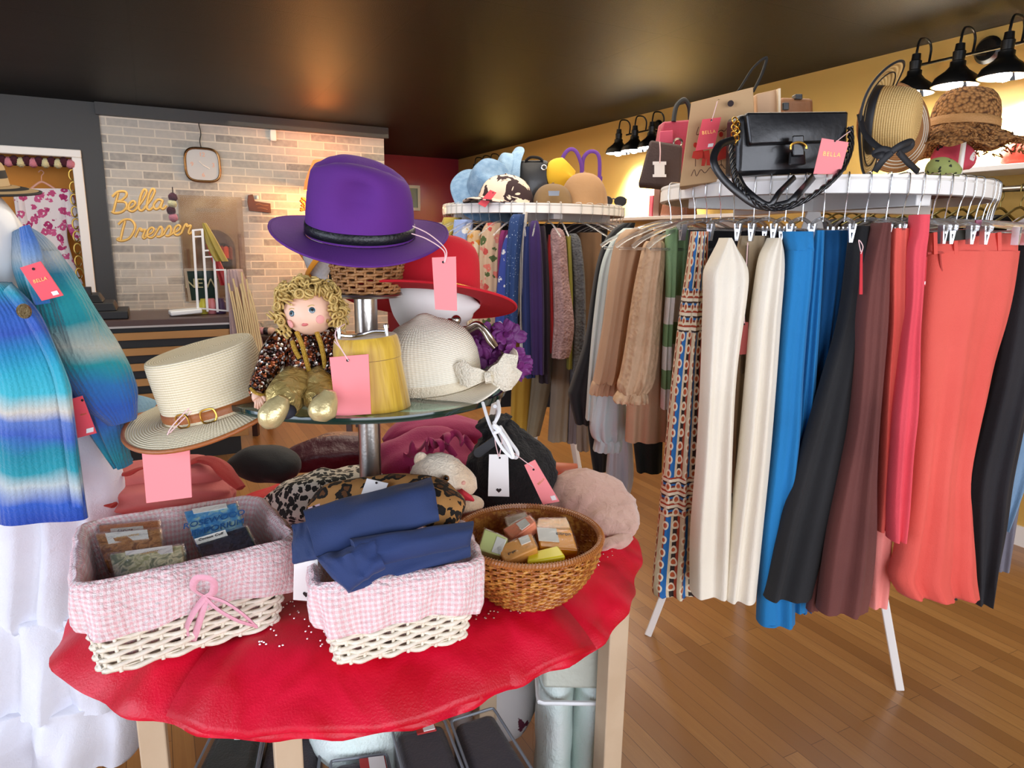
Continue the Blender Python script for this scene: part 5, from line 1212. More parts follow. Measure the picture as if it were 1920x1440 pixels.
# ---- garments
def garment(name, label, cat, m, parts, group=None, **kw):
    """parts: list of (part name, px rows, thickness, fold amp, folds, material or None)"""
    first = interp(parts[0][1], 2); top = (first[0][0]+first[0][1])/2; low = min(p.z for L in interp(parts[0][1], 2) for p in L)
    t = thing(name, label, cat, (top.x, top.y, low), 0, group)
    for i, pt in enumerate(parts):
        nm, rows, th, am, nf, mm = pt
        b = MB(); b.loft(sheet(interp(rows, 5), th, am, nf, seed=i*1.7+len(label)*.37, n=64), True); b.build(nm, mm or m, t, sharp=80)
    return t
def cotton(name, c, c2=None, **k): return fabric(name, c, c2 or c, k.pop('rough', .85), k.pop('sheen', .08), 3, 420, .2, k.pop('fold', 1.))
C = {}
M_creamT = cotton('cream_crepe', '#e9dfcb', '#efe6d4'); M_beige = cotton('beige_linen', '#bfa888', '#cbb595')
M_blueT = cotton('cobalt_crepe', '#0f72ae', '#1479b8'); M_blackT = cotton('black_crepe', '#161618', '#1c1c1e')
M_brownT = cotton('brown_corduroy', '#5e2f2a', '#6d3a33'); M_coralT = cotton('coral_denim', '#dd5549', '#e56053'); M_pinkT = cotton('hot_coral_denim', '#dd4552', '#e64f5b')
M_blackJ = cotton('black_denim', '#17151a', '#1f1c20'); M_denim = cotton('light_denim', '#6f8fae', '#84a2bd'); M_greyJ = cotton('grey_denim', '#6f6c78', '#7b7883'); M_peach = cotton('peach_cotton', '#ef8a80', '#f2938a')
TR = 'trousers'
garment('jumpsuit', 'long cream jumpsuit with wide legs on the near rack, right of the patterned trousers', 'jumpsuit', M_creamT, [
 ('leg', [(446, 1354, 1364, 1.70), (456, 1349, 1371, 1.695), (470, 1341, 1380, 1.69), (488, 1331, 1392, 1.685), (512, 1321, 1400, 1.68), (560, 1320, 1397, 1.67), (700, 1316, 1378, 1.66), (850, 1308, 1370, 1.66), (1000, 1296, 1367, 1.66), (1108, 1295, 1362, 1.66)], .09, .010, 3, None),
 ('leg', [(446, 1446, 1456, 1.68), (456, 1440, 1461, 1.675), (480, 1427, 1466, 1.67), (520, 1419, 1466, 1.66), (600, 1408, 1460, 1.65), (700, 1400, 1453, 1.64), (850, 1386, 1441, 1.64), (1000, 1368, 1426, 1.64), (1118, 1356, 1414, 1.64)], .08, .009, 3, None)])
garment('cardigan', 'beige linen shirt hanging between the legs of the cream jumpsuit', 'shirt', M_beige, [('body', [(442, 1388, 1440, 1.76), (500, 1378, 1442, 1.75), (600, 1372, 1430, 1.75), (700, 1370, 1425, 1.75), (820, 1366, 1405, 1.75), (920, 1366, 1398, 1.75)], .05, .008, 4, None),
 ('placket', [(460, 1398, 1404, 1.715), (560, 1394, 1399, 1.715), (700, 1390, 1394, 1.715)], .008, 0, 2, cotton('dark_placket', '#7a6a58'))])
garment('trousers', 'cobalt blue trousers on the near rack, beside the cream jumpsuit', TR, M_blueT, [
 ('waistband', [(434, 1470, 1521, 1.665), (452, 1472, 1522, 1.66), (470, 1476, 1522, 1.66)], .06, .003, 3, None),
 ('leg', [(466, 1475, 1522, 1.665), (540, 1470, 1517, 1.66), (600, 1464, 1511, 1.655), (700, 1456, 1503, 1.65), (800, 1450, 1498, 1.65), (900, 1440, 1490, 1.65), (1000, 1428, 1486, 1.65), (1150, 1420, 1488, 1.65), (1160, 1421, 1487, 1.65)], .07, .008, 3, None),
 ('leg', [(432, 1519, 1541, 1.69), (500, 1516, 1538, 1.685), (600, 1508, 1533, 1.68), (700, 1500, 1527, 1.68), (850, 1486, 1520, 1.68), (1000, 1478, 1512, 1.68), (1140, 1470, 1508, 1.68)], .06, .007, 3, None)])
garment('trousers', 'darker blue trousers squeezed between the cobalt and the black flared pair', TR, cotton('deep_blue_crepe', '#0f5f9e', '#1468a8'), [('leg', [(432, 1540, 1592, 1.745), (500, 1538, 1586, 1.74), (600, 1530, 1572, 1.735), (700, 1520, 1556, 1.73), (850, 1505, 1540, 1.73), (1000, 1495, 1530, 1.73), (1140, 1488, 1516, 1.73)], .06, .008, 4, None)])
garment('trousers', 'black flared trousers sweeping left over the cobalt pair', TR, M_blackT, [
 ('leg', [(424, 1598, 1626, 1.665), (500, 1589, 1618, 1.66), (600, 1574, 1610, 1.65), (700, 1545, 1603, 1.635), (800, 1515, 1590, 1.625), (900, 1485, 1572, 1.62), (1000, 1457, 1550, 1.62), (1118, 1432, 1520, 1.62)], .06, .009, 3, None)])
garment('trousers', 'brown corduroy flared trousers over the black pair', TR, M_brownT, [
 ('leg', [(418, 1640, 1663, 1.625), (500, 1620, 1662, 1.62), (600, 1607, 1660, 1.61), (700, 1602, 1652, 1.60), (800, 1592, 1644, 1.59), (900, 1572, 1640, 1.585), (1000, 1552, 1640, 1.58), (1080, 1540, 1634, 1.58), (1142, 1532, 1624, 1.58)], .07, .010, 4, None),
 ('leg', [(600, 1600, 1625, 1.65), (800, 1580, 1610, 1.64), (1000, 1535, 1565, 1.625), (1142, 1512, 1532, 1.62)], .03, .004, 2, None)])
garment('trousers', 'slim coral trousers between the brown corduroy and the hot pink pair', TR, M_coralT, [('leg', [(428, 1664, 1698, 1.63), (500, 1662, 1697, 1.63), (600, 1662, 1694, 1.625), (700, 1655, 1692, 1.62), (800, 1650, 1688, 1.615), (900, 1645, 1682, 1.615), (990, 1638, 1672, 1.615)], .06, .008, 4, None)])
garment('trousers', 'pale peach trouser leg showing below the slim coral pair', TR, M_peach, [('leg', [(900, 1640, 1676, 1.67), (1000, 1632, 1667, 1.67), (1080, 1626, 1664, 1.67), (1132, 1624, 1658, 1.67)], .06, .005, 2, None)])
garment('trousers', 'narrow hot pink jeans with a metal rivet, left of the wide coral pair', TR, M_pinkT, [('leg', [(403, 1711, 1735, 1.60), (440, 1707, 1733, 1.60), (472, 1699, 1730, 1.60), (555, 1698, 1723, 1.595), (625, 1691, 1719, 1.59), (700, 1684, 1719, 1.585), (772, 1676, 1717, 1.58), (850, 1671, 1707, 1.575), (950, 1664, 1700, 1.575), (1009, 1665, 1692, 1.575)], .06, .006, 3, None)])
cw = garment('trousers', 'wide-leg coral jeans, the widest pair, at the right of the near rack', TR, M_coralT, [
 ('waistband', [(437, 1738, 1898, 1.66, 1.76), (455, 1738, 1900, 1.655, 1.755), (474, 1736, 1900, 1.65, 1.75)], .07, .004, 5, None),
 ('leg', [(470, 1735, 1900, 1.655, 1.755), (540, 1730, 1890, 1.65, 1.74), (600, 1725, 1876, 1.64, 1.73), (675, 1720, 1853, 1.63, 1.71), (757, 1716, 1835, 1.62, 1.69), (877, 1708, 1808, 1.615, 1.675), (960, 1697, 1812, 1.61, 1.67), (1040, 1682, 1819, 1.61, 1.67), (1080, 1672, 1822, 1.61, 1.67), (1114, 1690, 1826, 1.61, 1.67)], .09, .012, 5, None)])
def decal(q, d4, m, nm, par, th=.002):
    c = card_frame(q, d4); n = (c[1]-c[0]).cross(c[3]-c[0]).normalized()
    if n.dot(Vector((0, 0, EYE))-c[0]) < 0: n = -n
    b = MB(); i = b._a([p+n*th for p in c]+[p-n*th for p in c])
    for idx in ((0, 1, 2, 3), (7, 6, 5, 4), (1, 0, 4, 5), (2, 1, 5, 6), (3, 2, 6, 7), (0, 3, 7, 4)): b.face([i+k for k in idx])
    return b.build(nm, m, par, flat=True)
decal([(1766, 433), (1811, 431), (1812, 449), (1768, 453)], [1.615, 1.645, 1.64, 1.61], mat('dark_olive_label', '#2c2b22', .6), 'waist_label', cw)
decal([(1829, 413), (1840, 412), (1841, 442), (1830, 443)], [1.655]*4, mat('magenta_plastic', '#8e2c50', .4), 'size_clip', cw)
def sfx(x): return lerp(1.655, 1.755, (x-1735)/165)-.040
pk = MB(); M_cseam = cotton('coral_seam', '#b8423a')
for pts in ([(1806, 478), (1806, 496), (1812, 510), (1824, 517), (1840, 516)], [(1762, 474), (1764, 500), (1770, 530), (1764, 560)], [(1738, 475), (1780, 473), (1830, 470), (1896, 470)], [(1856, 476), (1850, 560), (1836, 660), (1822, 760)]):
    pk.tube(cr([P(x, y, sfx(x)-.0) for x, y in pts], 5), .0028, 6)
pk.build('seam', M_cseam, cw, sharp=80)
for x in (1752, 1790, 1846, 1872): decal([(x-3, 436), (x+4, 435), (x+5, 476), (x-2, 477)], [sfx(x)-.010]*4, M_coralT, 'belt_loop', cw, .003)
garment('trousers', 'black jeans hanging right of the wide coral pair', TR, M_blackJ, [('leg', [(432, 1900, 1960, 1.78), (500, 1896, 1958, 1.78), (600, 1880, 1950, 1.77), (700, 1862, 1935, 1.76), (800, 1838, 1915, 1.75), (900, 1815, 1895, 1.74), (1000, 1812, 1880, 1.74), (1125, 1818, 1852, 1.74)], .07, .008, 4, None)])
garment('trousers', 'light blue jeans at the right edge of the near rack', TR, M_denim, [('leg', [(480, 1930, 1985, 1.84), (560, 1912, 1975, 1.84), (700, 1897, 1960, 1.83), (800, 1888, 1945, 1.83), (900, 1880, 1918, 1.82), (990, 1866, 1882, 1.82)], .05, .006, 3, None)])
garment('trousers', 'grey denim trousers showing under the light blue jeans', TR, M_greyJ, [('leg', [(700, 1900, 1950, 1.90), (900, 1872, 1915, 1.90), (1066, 1860, 1887, 1.90)], .05, .005, 3, None)])
garment('trousers', 'dark trousers glimpsed behind the wide coral jeans', TR, M_blackJ, [('leg', [(500, 1720, 1800, 1.92), (800, 1700, 1800, 1.92), (1060, 1690, 1800, 1.92), (1112, 1740, 1800, 1.92)], .06, .01, 4, None)])
# patterned trousers: ornamental borders, built from stripes and medallions along the leg
def ornate():
    k = N('ornate_border_print'); u = k.xyz(k.co('UV')); v = u[1]; x = u[0]
    col_ = k.ramp(k.math('FRACT', k.math('DIVIDE', x, .052)), [(0, '#2a1a14'), (.08, '#a8401f'), (.2, '#d8c7a3'), (.46, '#a8401f'), (.54, '#1767ab'), (.80, '#d8c7a3'), (.9, '#2a1a14')], 'CONSTANT')
    vo = k.n('ShaderNodeTexVoronoi', i_Scale=1.); vo.feature = 'F1'; m = k.n('ShaderNodeMapping'); k.L(k.co('UV'), m.inputs[0]); m.inputs['Scale'].default_value = (40, 27, 1); k.L(m.outputs[0], vo.inputs['Vector']); vo.inputs['Randomness'].default_value = .15
    dots = k.ramp(vo.outputs['Distance'], [(0, '#c05a2a'), (.16, '#c05a2a'), (.2, '#efe1c4'), (.30, '#efe1c4'), (.34, '#000000')], 'CONSTANT'); dm = k.ramp(vo.outputs['Distance'], [(0, '#ffffff'), (.33, '#ffffff'), (.34, '#000000')], 'CONSTANT')
    bands = k.ramp(k.math('FRACT', k.math('DIVIDE', v, .50)), [(0, '#000000'), (.28, '#000000'), (.285, '#ffffff'), (.5, '#ffffff'), (.505, '#000000')], 'CONSTANT')
    bcol = k.ramp(k.math('FRACT', k.math('DIVIDE', v, .037)), [(0, '#7a3322'), (.15, '#e4d5b4'), (.35, '#a8401f'), (.5, '#efe3c8'), (.72, '#3a241a'), (.85, '#1767ab')], 'CONSTANT')
    c = k.mix(bands, col_, bcol); c = k.mix(k.math('MULTIPLY', dm, .9), c, dots); k.col(c); k.b.inputs['Roughness'].default_value = .7; k.bump(k.noise(300, 2), .15); return k.m
M_orn = ornate()
garment('trousers', 'patterned trousers with brown, orange and blue ornamental borders', TR, M_orn, [
 ('leg', [(434, 1297, 1326, 1.79), (500, 1288, 1324, 1.79), (574, 1277, 1321, 1.785), (660, 1266, 1316, 1.78), (735, 1258, 1314, 1.78), (877, 1244, 1310, 1.775), (1000, 1232, 1312, 1.775), (1100, 1223, 1310, 1.775), (1112, 1228, 1312, 1.775)], .06, .010, 5, None)])
M_grn = N('green_white_stripe'); z_ = M_grn.xyz(M_grn.co('UV'))[1]
M_grn.col(M_grn.ramp(z_, [(0, '#86a878'), (.175, '#86a878'), (.18, '#e7e3da'), (.25, '#e7e3da'), (.255, '#7c9f6d'), (.315, '#7c9f6d'), (.32, '#e7e3da'), (.38, '#e7e3da'), (.385, '#7c9f6d'), (.435, '#7c9f6d'), (.44, '#e7e3da'), (.5, '#e7e3da'), (.505, '#7c9f6d')], 'CONSTANT')); M_grn.b.inputs['Roughness'].default_value = .9; M_grn.bump(M_grn.noise(260, 3), .4, .004)
garment('jumper', 'sage green jumper with white block stripes, beside the patterned trousers', 'jumper', M_grn.m, [('sleeve', [(430, 1250, 1272, 1.93), (460, 1248, 1270, 1.925), (547, 1249, 1266, 1.92), (622, 1244, 1260, 1.92), (765, 1239, 1256, 1.92)], .05, .005, 2, None),
 ('sleeve', [(428, 1264, 1289, 1.96), (470, 1264, 1288, 1.955), (547, 1262, 1282, 1.95), (650, 1254, 1276, 1.95), (760, 1248, 1268, 1.95)], .05, .005, 2, None)])
def textured(name, c, c2, sc=70, st=.5):
    k = N(name); k.b.inputs['Roughness'].default_value = .85; k.col(k.mix(k.ramp(k.noise(30, 4), [(.35, '#000000'), (.65, '#ffffff')]), c, c2)); v = k.n('ShaderNodeTexVoronoi', i_Scale=sc); k.L(k.co(), v.inputs['Vector']); k.bump(k.math('ADD', v.outputs['Distance'], k.math('MULTIPLY', k.noise(16, 4, dist=1.), 3.)), st, .005); return k.m
M_tanb = textured('tan_seersucker', '#c9a684', '#d6b491'); M_tanp = cotton('tan_plain', '#bb9776', '#c7a280')
garment('blouse', 'tan textured blouse with frilled balloon cuff, left of the green striped jumper', 'blouse', M_tanb, [
 ('sleeve', [(452, 1214, 1240, 1.965), (470, 1205, 1246, 1.96), (550, 1188, 1240, 1.95), (650, 1173, 1234, 1.94), (700, 1164, 1228, 1.935), (722, 1158, 1222, 1.935), (734, 1160, 1212, 1.935)], .10, .010, 5, None),
 ('frilled_cuff', [(732, 1162, 1210, 1.935), (738, 1156, 1214, 1.93), (748, 1150, 1216, 1.925), (753, 1151, 1215, 1.925)], .09, .007, 13, None),
 ('body', [(440, 1222, 1258, 2.02), (550, 1200, 1256, 2.01), (700, 1180, 1252, 2.0), (826, 1172, 1249, 2.0)], .06, .009, 4, M_tanp)])
garment('blouse', 'plain tan blouse with gathered cuff, behind the textured tan one', 'blouse', M_tanp, [
 ('sleeve', [(430, 1175, 1222, 2.13), (450, 1156, 1220, 2.12), (500, 1144, 1205, 2.11), (600, 1132, 1185, 2.10), (690, 1117, 1174, 2.10), (715, 1112, 1166, 2.10)], .10, .010, 5, None),
 ('gathered_cuff', [(712, 1114, 1164, 2.10), (720, 1109, 1160, 2.095), (738, 1105, 1157, 2.095)], .08, .007, 11, None)])
M_mintb = cotton('ice_mint_poplin', '#c3cfca', '#cfd9d4'); M_ice = cotton('ice_blue_poplin', '#bfd0d2', '#cddadb')
garment('blouse', 'pale mint blouse between the black top and the tan blouses', 'blouse', M_mintb, [
 ('sleeve', [(428, 1170, 1205, 2.22), (450, 1148, 1180, 2.215), (500, 1127, 1162, 2.21), (600, 1113, 1148, 2.20), (700, 1104, 1132, 2.20), (785, 1098, 1122, 2.20)], .08, .008, 4, None)])
garment('blouse', 'ice blue blouse with balloon cuffs hanging lower behind the tan blouses', 'blouse', M_ice, [
 ('sleeve', [(700, 1120, 1170, 2.20), (745, 1114, 1172, 2.19), (790, 1106, 1174, 2.18), (815, 1108, 1172, 2.18), (822, 1116, 1164, 2.18)], .10, .010, 6, None),
 ('cuff', [(820, 1116, 1164, 2.18), (832, 1114, 1166, 2.175), (843, 1112, 1164, 2.175)], .09, .006, 9, None)])
garment('dress', 'long lavender white dress whose hem shows lowest, under the ice blue blouse', 'dress', cotton('lavender_white', '#cdced8', '#d8d8e0'), [('skirt', [(780, 1145, 1180, 2.26), (842, 1140, 1186, 2.26), (900, 1137, 1187, 2.26), (938, 1150, 1176, 2.26)], .06, .010, 5, None)])
garment('top', 'black long-sleeved top at the left of the near rack', 'top', M_blackT, [('sleeve', [(418, 1168, 1190, 2.30), (430, 1150, 1186, 2.295), (455, 1132, 1166, 2.29), (500, 1118, 1150, 2.285), (560, 1108, 1138, 2.28), (640, 1096, 1130, 2.28), (720, 1070, 1122, 2.28), (742, 1066, 1118, 2.28), (792, 1078, 1112, 2.28)], .08, .008, 4, None)])
garment('trousers', 'dark green trousers whose hem shows under the tan blouses', TR, cotton('bottle_green', '#14201f'), [('leg', [(780, 1186, 1244, 2.12), (830, 1188, 1242, 2.12), (884, 1194, 1240, 2.12)], .05, .006, 3, None)])
garment('trousers', 'black trouser hem under the mint blouse', TR, M_blackT, [('leg', [(780, 1100, 1145, 2.36), (840, 1106, 1140, 2.36), (882, 1112, 1136, 2.36)], .05, .006, 3, None)])
garment('coat', 'dark coat filling the middle of the near rack behind the trousers', 'coat', M_blackJ, [('body', [(430, 1290, 1700, 2.05, 2.0), (600, 1290, 1740, 2.05, 2.0), (800, 1280, 1700, 2.05, 2.0), (1000, 1330, 1600, 2.05, 2.0)], .10, .02, 12, None)])
dt = price_tag([(1388, 604), (1403, 604), (1400, 664), (1386, 665)], 1.66, 'dark coral tag on a black string in front of the beige shirt', mat('brick_card', '#a84a44', .7), [[(1396, 606, 1.658), (1396, 560, 1.66), (1400, 490, 1.67), (1402, 455, 1.68)]])
price_tag([(1728, 486), (1738, 482), (1735, 536), (1723, 538)], 1.58, 'narrow red tag between the hot pink and wide coral jeans', mat('red_card', '#c8202c', .7), sticker=True)
price_tag([(1613, 470), (1617, 470), (1617, 552), (1611, 552)], 1.585, 'thin red tag on its edge in front of the brown corduroy', mat('red_card', '#c8202c', .7), [[(1614, 472, 1.583), (1610, 450, 1.585), (1618, 462, 1.583), (1614, 476, 1.583)]], hole=False)
# ---- far rack clothes
GF = 'clothes on the further rack'
F = [('blouse', 'mustard sleeve at the left of the further rack', cotton('mustard', '#a08a35', '#ab9540'), [(408, 832, 866, 3.50), (425, 826, 862, 3.48), (445, 822, 852, 3.46), (470, 822, 846, 3.46)]),
 ('blouse', 'pale blue daisy print blouse on the further rack', floral('daisy_print', '#8fa3cf', ['#e9e6de', '#8fa3cf', '#dfe2ea'], 22, .42, '#d9b53c'), [(412, 852, 888, 3.36), (440, 850, 886, 3.35), (500, 856, 884, 3.34), (600, 862, 880, 3.34)]),
 ('dress', 'cream dress with large orange poppies, further rack', floral('poppy_print', '#c9a87e', ['#c8482a', '#d9c9ab', '#c98a2c', '#4f6d8a'], 17, .48), [(432, 880, 900, 3.31), (446, 876, 904, 3.30), (500, 875, 902, 3.29), (640, 876, 905, 3.29)]),
 ('dress', 'cream dress with pink roses and green leaves, further rack', floral('rose_print', '#c4a688', ['#b8433c', '#4a5a2e', '#d0705f', '#c97a6a'], 24, .46), [(418, 912, 940, 3.28), (440, 902, 938, 3.27), (500, 898, 934, 3.26), (640, 900, 934, 3.26)]),
 ('top', 'magenta top between the rose dress and the blue swirl dress', cotton('deep_magenta', '#7a2258', '#8a2a64'), [(432, 938, 955, 3.29), (460, 932, 952, 3.28), (560, 930, 950, 3.28)]),
 ('dress', 'royal blue dress with cream swirls, further rack', floral('swirl_print', '#2c3f8c', ['#c9c9cc', '#2c3f8c', '#c9c9cc'], 26, .42, '#2c3f8c'), [(440, 950, 966, 3.25), (470, 940, 962, 3.24), (560, 930, 956, 3.23), (680, 926, 952, 3.23)]),
 ('dress', 'navy dress speckled with silver glitter, further rack', floral('glitter_navy', '#1d3b6e', ['#a9bcd6', '#1d3b6e', '#1d3b6e'], 120, .2), [(402, 962, 984, 3.23), (420, 954, 982, 3.22), (500, 948, 974, 3.21), (640, 944, 970, 3.20)]),
 ('top', 'white sleeveless top beside the glitter navy dress', cotton('off_white', '#cfcac2', '#d8d3cb'), [(398, 980, 990, 3.26), (450, 974, 986, 3.25), (560, 974, 984, 3.25), (690, 974, 986, 3.25)]),
 ('top', 'dark blue long-sleeved top, further rack', cotton('ink_blue', '#17265c', '#1c2d68'), [(425, 982, 1000, 3.24), (500, 978, 998, 3.23), (600, 978, 1000, 3.22), (706, 982, 1004, 3.22)]),
 ('top', 'deep purple top with long sleeves, further rack', cotton('deep_purple', '#2d1650', '#351b5c'), [(414, 996, 1008, 3.24), (440, 990, 1014, 3.22), (560, 992, 1020, 3.21), (700, 996, 1020, 3.21)]),
 ('top', 'dark aubergine top next to the purple one', cotton('aubergine', '#1e1220', '#261728'), [(424, 1008, 1022, 3.25), (520, 1012, 1030, 3.24), (716, 1010, 1032, 3.24)]),
 ('top', 'scarlet top left of the dusty pink knit', cotton('scarlet', '#a81d1e', '#b82324'), [(440, 1028, 1044, 3.27), (480, 1024, 1042, 3.26), (560, 1024, 1040, 3.26), (660, 1028, 1042, 3.26)]),
 ('jumper', 'dusty pink fluffy jumper sleeve, further rack', textured('pink_mohair', '#8f706e', '#a58583', 90, .7), [(428, 1036, 1050, 3.23), (445, 1032, 1060, 3.22), (520, 1036, 1066, 3.21), (600, 1038, 1076, 3.20), (650, 1035, 1072, 3.20), (670, 1034, 1066, 3.20)]),
 ('top', 'thin strip of olive yellow top behind the pink jumper', cotton('olive_yellow', '#8a8430'), [(442, 1058, 1070, 3.27), (560, 1064, 1074, 3.27), (690, 1062, 1072, 3.27)]),
 ('jumper', 'grey knitted jumper right of the pink one', textured('grey_knit', '#4e4f52', '#616265', 90, .7), [(438, 1062, 1080, 3.29), (460, 1068, 1090, 3.28), (560, 1074, 1098, 3.28), (720, 1068, 1096, 3.28)]),
 ('jacket', 'brown suede-look jacket at the right of the further rack', cotton('camel_brown', '#77593e', '#836447'), [(436, 1082, 1128, 3.40), (480, 1086, 1126, 3.40), (600, 1090, 1120, 3.40), (720, 1090, 1115, 3.40)]),
 ('skirt', 'mustard yellow skirt low on the further rack', cotton('ochre_skirt', '#b08a2c', '#bf9a3a'), [(640, 962, 1000, 3.36), (700, 960, 998, 3.36), (812, 956, 992, 3.36)]),
 ('trousers', 'olive grey trousers low on the further rack', cotton('olive_grey', '#7d7460', '#8a806b'), [(640, 1000, 1040, 3.34), (720, 996, 1034, 3.34), (815, 986, 1012, 3.34)]),
 ('trousers', 'stone coloured trousers under the pink jumper', cotton('stone', '#85796c', '#918576'), [(640, 1036, 1074, 3.32), (740, 1032, 1068, 3.32), (825, 1027, 1064, 3.32)]),
 ('trousers', 'mauve grey trousers right of the stone pair', cotton('mauve_grey', '#6f6468', '#7b7074'), [(660, 1070, 1096, 3.33), (740, 1066, 1088, 3.33), (828, 1062, 1082, 3.33)]),
 ('skirt', 'taupe skirt hem nearest the black top', cotton('taupe', '#7a6a60', '#86766b'), [(700, 1084, 1112, 3.05), (780, 1082, 1106, 3.05), (842, 1082, 1104, 3.05)]),
 ('coat', 'dark coat filling the core of the further rack', M_blackJ, [(420, 850, 1140, 3.75), (600, 850, 1130, 3.75), (760, 900, 1110, 3.75)])]
for i, (nm, lab, m_, rows_) in enumerate(F):
    rows_ = interp(rows_, 5); b = MB(); b.loft(sheet(rows_, .09, .008, 3 if nm != 'coat' else 11, seed=i*1.3, n=40), True)
    tag(b.build(nm, m_, sharp=80), lab, nm, GF)
# ================================================================ bags and hats on the near rack
def boxbag(q, d4, th, m, name, par, bevel=.008, puff=0.):
    """front face px quad, extruded away from the viewer"""
    c = card_frame(q, d4); ex = (c[1]-c[0]); n = ex.cross(c[3]-c[0]).normalized()
    if n.dot(Vector((0, 0, EYE))-c[0]) > 0: n = -n
    b = MB(); rows = []
    for i in range(9):
        row = []
        for j in range(9):
            u, v = i/8, j/8; p = c[0].lerp(c[1], u).lerp(c[3].lerp(c[2], u), v); row.append(p-n*puff*math.sin(u*PI)*math.sin(v*PI))
        rows.append(row)
    n0 = b._a([p for r in rows for p in r]); n1 = b._a([p+n*(th+2*0) + n*(2*puff*math.sin((k//9)/8*PI)*math.sin((k % 9)/8*PI)) for k, p in enumerate([p for r in rows for p in r])])
    for i in range(8):
        for j in range(8):
            a = i*9+j; b.face((n0+a, n0+a+1, n0+a+10, n0+a+9)); b.face((n1+a, n1+a+9, n1+a+10, n1+a+1))
    per = [i*9 for i in range(9)]+[72+j for j in range(1, 9)]+[i*9+8 for i in range(7, -1, -1)]+[j for j in range(7, 0, -1)]
    for k in range(len(per)): a, e = per[k], per[(k+1) % len(per)]; b.face((n0+a, n0+e, n1+e, n1+a))
    return b.build(name, m, par, bevel=bevel, sharp=50)
M_kraft = mat('kraft_paper', '#bd9a70', .8, var=(6, '#b18d63', .5), bump=(50, .1))
kb = thing('paper_bag', 'kraft paper bag with red dress drawings behind the black handbag', 'bag', P(1345, 345, 1.98), -YAW)
boxbag([(1296, 192), (1412, 163), (1420, 330), (1274, 350)], [1.96, 1.92, 1.92, 1.96], .10, M_kraft, 'bag_body', kb, .002)
tu = lambda pts, r, m, nm, par, **k: MB().tube(cr([P(*q) for q in pts], 6), r, k.pop('n', 8), **k).build(nm, m, par)
M_blackp = mat('black_cord', '#141414', .6)
tu([(1346, 188, 1.945), (1370, 186, 1.94), (1388, 165, 1.95), (1412, 128, 1.96), (1437, 108, 1.97), (1428, 140, 1.95), (1412, 172, 1.93)], .004, M_blackp, 'cord_handle', kb, flat=.6)
MB().tube([P(1370, 194, 1.922), P(1370, 194, 1.918)], .008, 16).build('hole', M_hole, kb)
M_redp = mat('red_print', '#b83020', .8); M_inkb = mat('brown_print', '#5a3a2a', .8)
pr = MB()
def flatpoly(b, pts, d, th=.0008):
    v = [P(x, y, d) for x, y in pts]; i = b._a(v); b.face(range(i, i+len(v)))
for pts in ([(1300, 284), (1318, 280), (1324, 300), (1316, 296), (1308, 299), (1297, 296)], [(1318, 284), (1330, 281), (1332, 310), (1325, 310), (1325, 296), (1321, 311), (1315, 311)], [(1346, 268), (1358, 258), (1364, 296), (1350, 300), (1336, 304)], [(1360, 262), (1368, 262), (1366, 290)]): flatpoly(pr, pts, 1.925)
for x, y in ((1304, 272), (1324, 270), (1352, 252)): flatpoly(pr, [(x+4*math.cos(a), y+5*math.sin(a)) for a in [k*PI/5 for k in range(10)]], 1.925)
pr.build('dress_print', M_redp, kb, flat=True, solid=.0012)
sc = MB()
for pts in ([(1310, 238), (1306, 252), (1314, 250), (1322, 246)], [(1345, 248), (1352, 244), (1358, 246), (1364, 240), (1372, 240), (1380, 236)], [(1296, 330), (1302, 318), (1306, 330), (1314, 318), (1322, 324), (1332, 314), (1340, 322), (1352, 308), (1360, 316), (1372, 302)], [(1352, 300), (1353, 312)], [(1304, 298), (1304, 312)]):
    sc.tube(cr([P(x, y, 1.924) for x, y in pts], 5), .0011, 5)
sc.build('script_print', M_inkb, kb)
price_tag([(1317, 224), (1352, 220), (1339, 278), (1304, 283)], 1.905, 'coral tag with gold lettering hanging on the kraft bag', M_pink2, [[(1334, 228, 1.903), (1340, 208, 1.91), (1345, 190, 1.92)]], word='BELLA', wsize=.17, sticker=True)
hb = thing('handbag', 'black leather flap handbag with gold buckle and braided strap, on the near rack', 'handbag', P(1485, 330, 1.84), -YAW)
M_bl2 = mat('glossy_black_leather', '#131316', .33, bump=(60, .06), coat=.2)
boxbag([(1386, 214), (1590, 212), (1592, 322), (1382, 330)], [1.80, 1.86, 1.86, 1.80], .07, M_bl2, 'body', hb, .012, .010)
boxbag([(1400, 210), (1592, 208), (1588, 266), (1408, 272)], [1.786, 1.846, 1.842, 1.782], .02, M_bl2, 'flap', hb, .006, .004)
boxbag([(1482, 284), (1510, 282), (1512, 308), (1480, 310)], [1.785, 1.79, 1.785, 1.78], .008, M_bl2, 'tab', hb, .003)
boxbag([(1486, 254), (1508, 253), (1509, 292), (1487, 293)], [1.775]*4, .006, M_bl2, 'tab', hb, .003)
MB().tube([P(1497+15*math.cos(a), 277-10*math.sin(a), 1.768) for a in [k*PI/12-.2 for k in range(15)]], .003, 8).build('buckle', M_gold, hb)
b = MB()
for k in range(7): x, y = 1378+(k % 2)*5-k*.4, 226+k*6.5; b.tube([P(x+5*math.cos(a), y+6*math.sin(a), 1.80+.006*math.cos(a+k)) for a in [j*PI/5 for j in range(10)]], .0022, 6, closed=True)
b.build('chain', M_gold, hb, sharp=80)
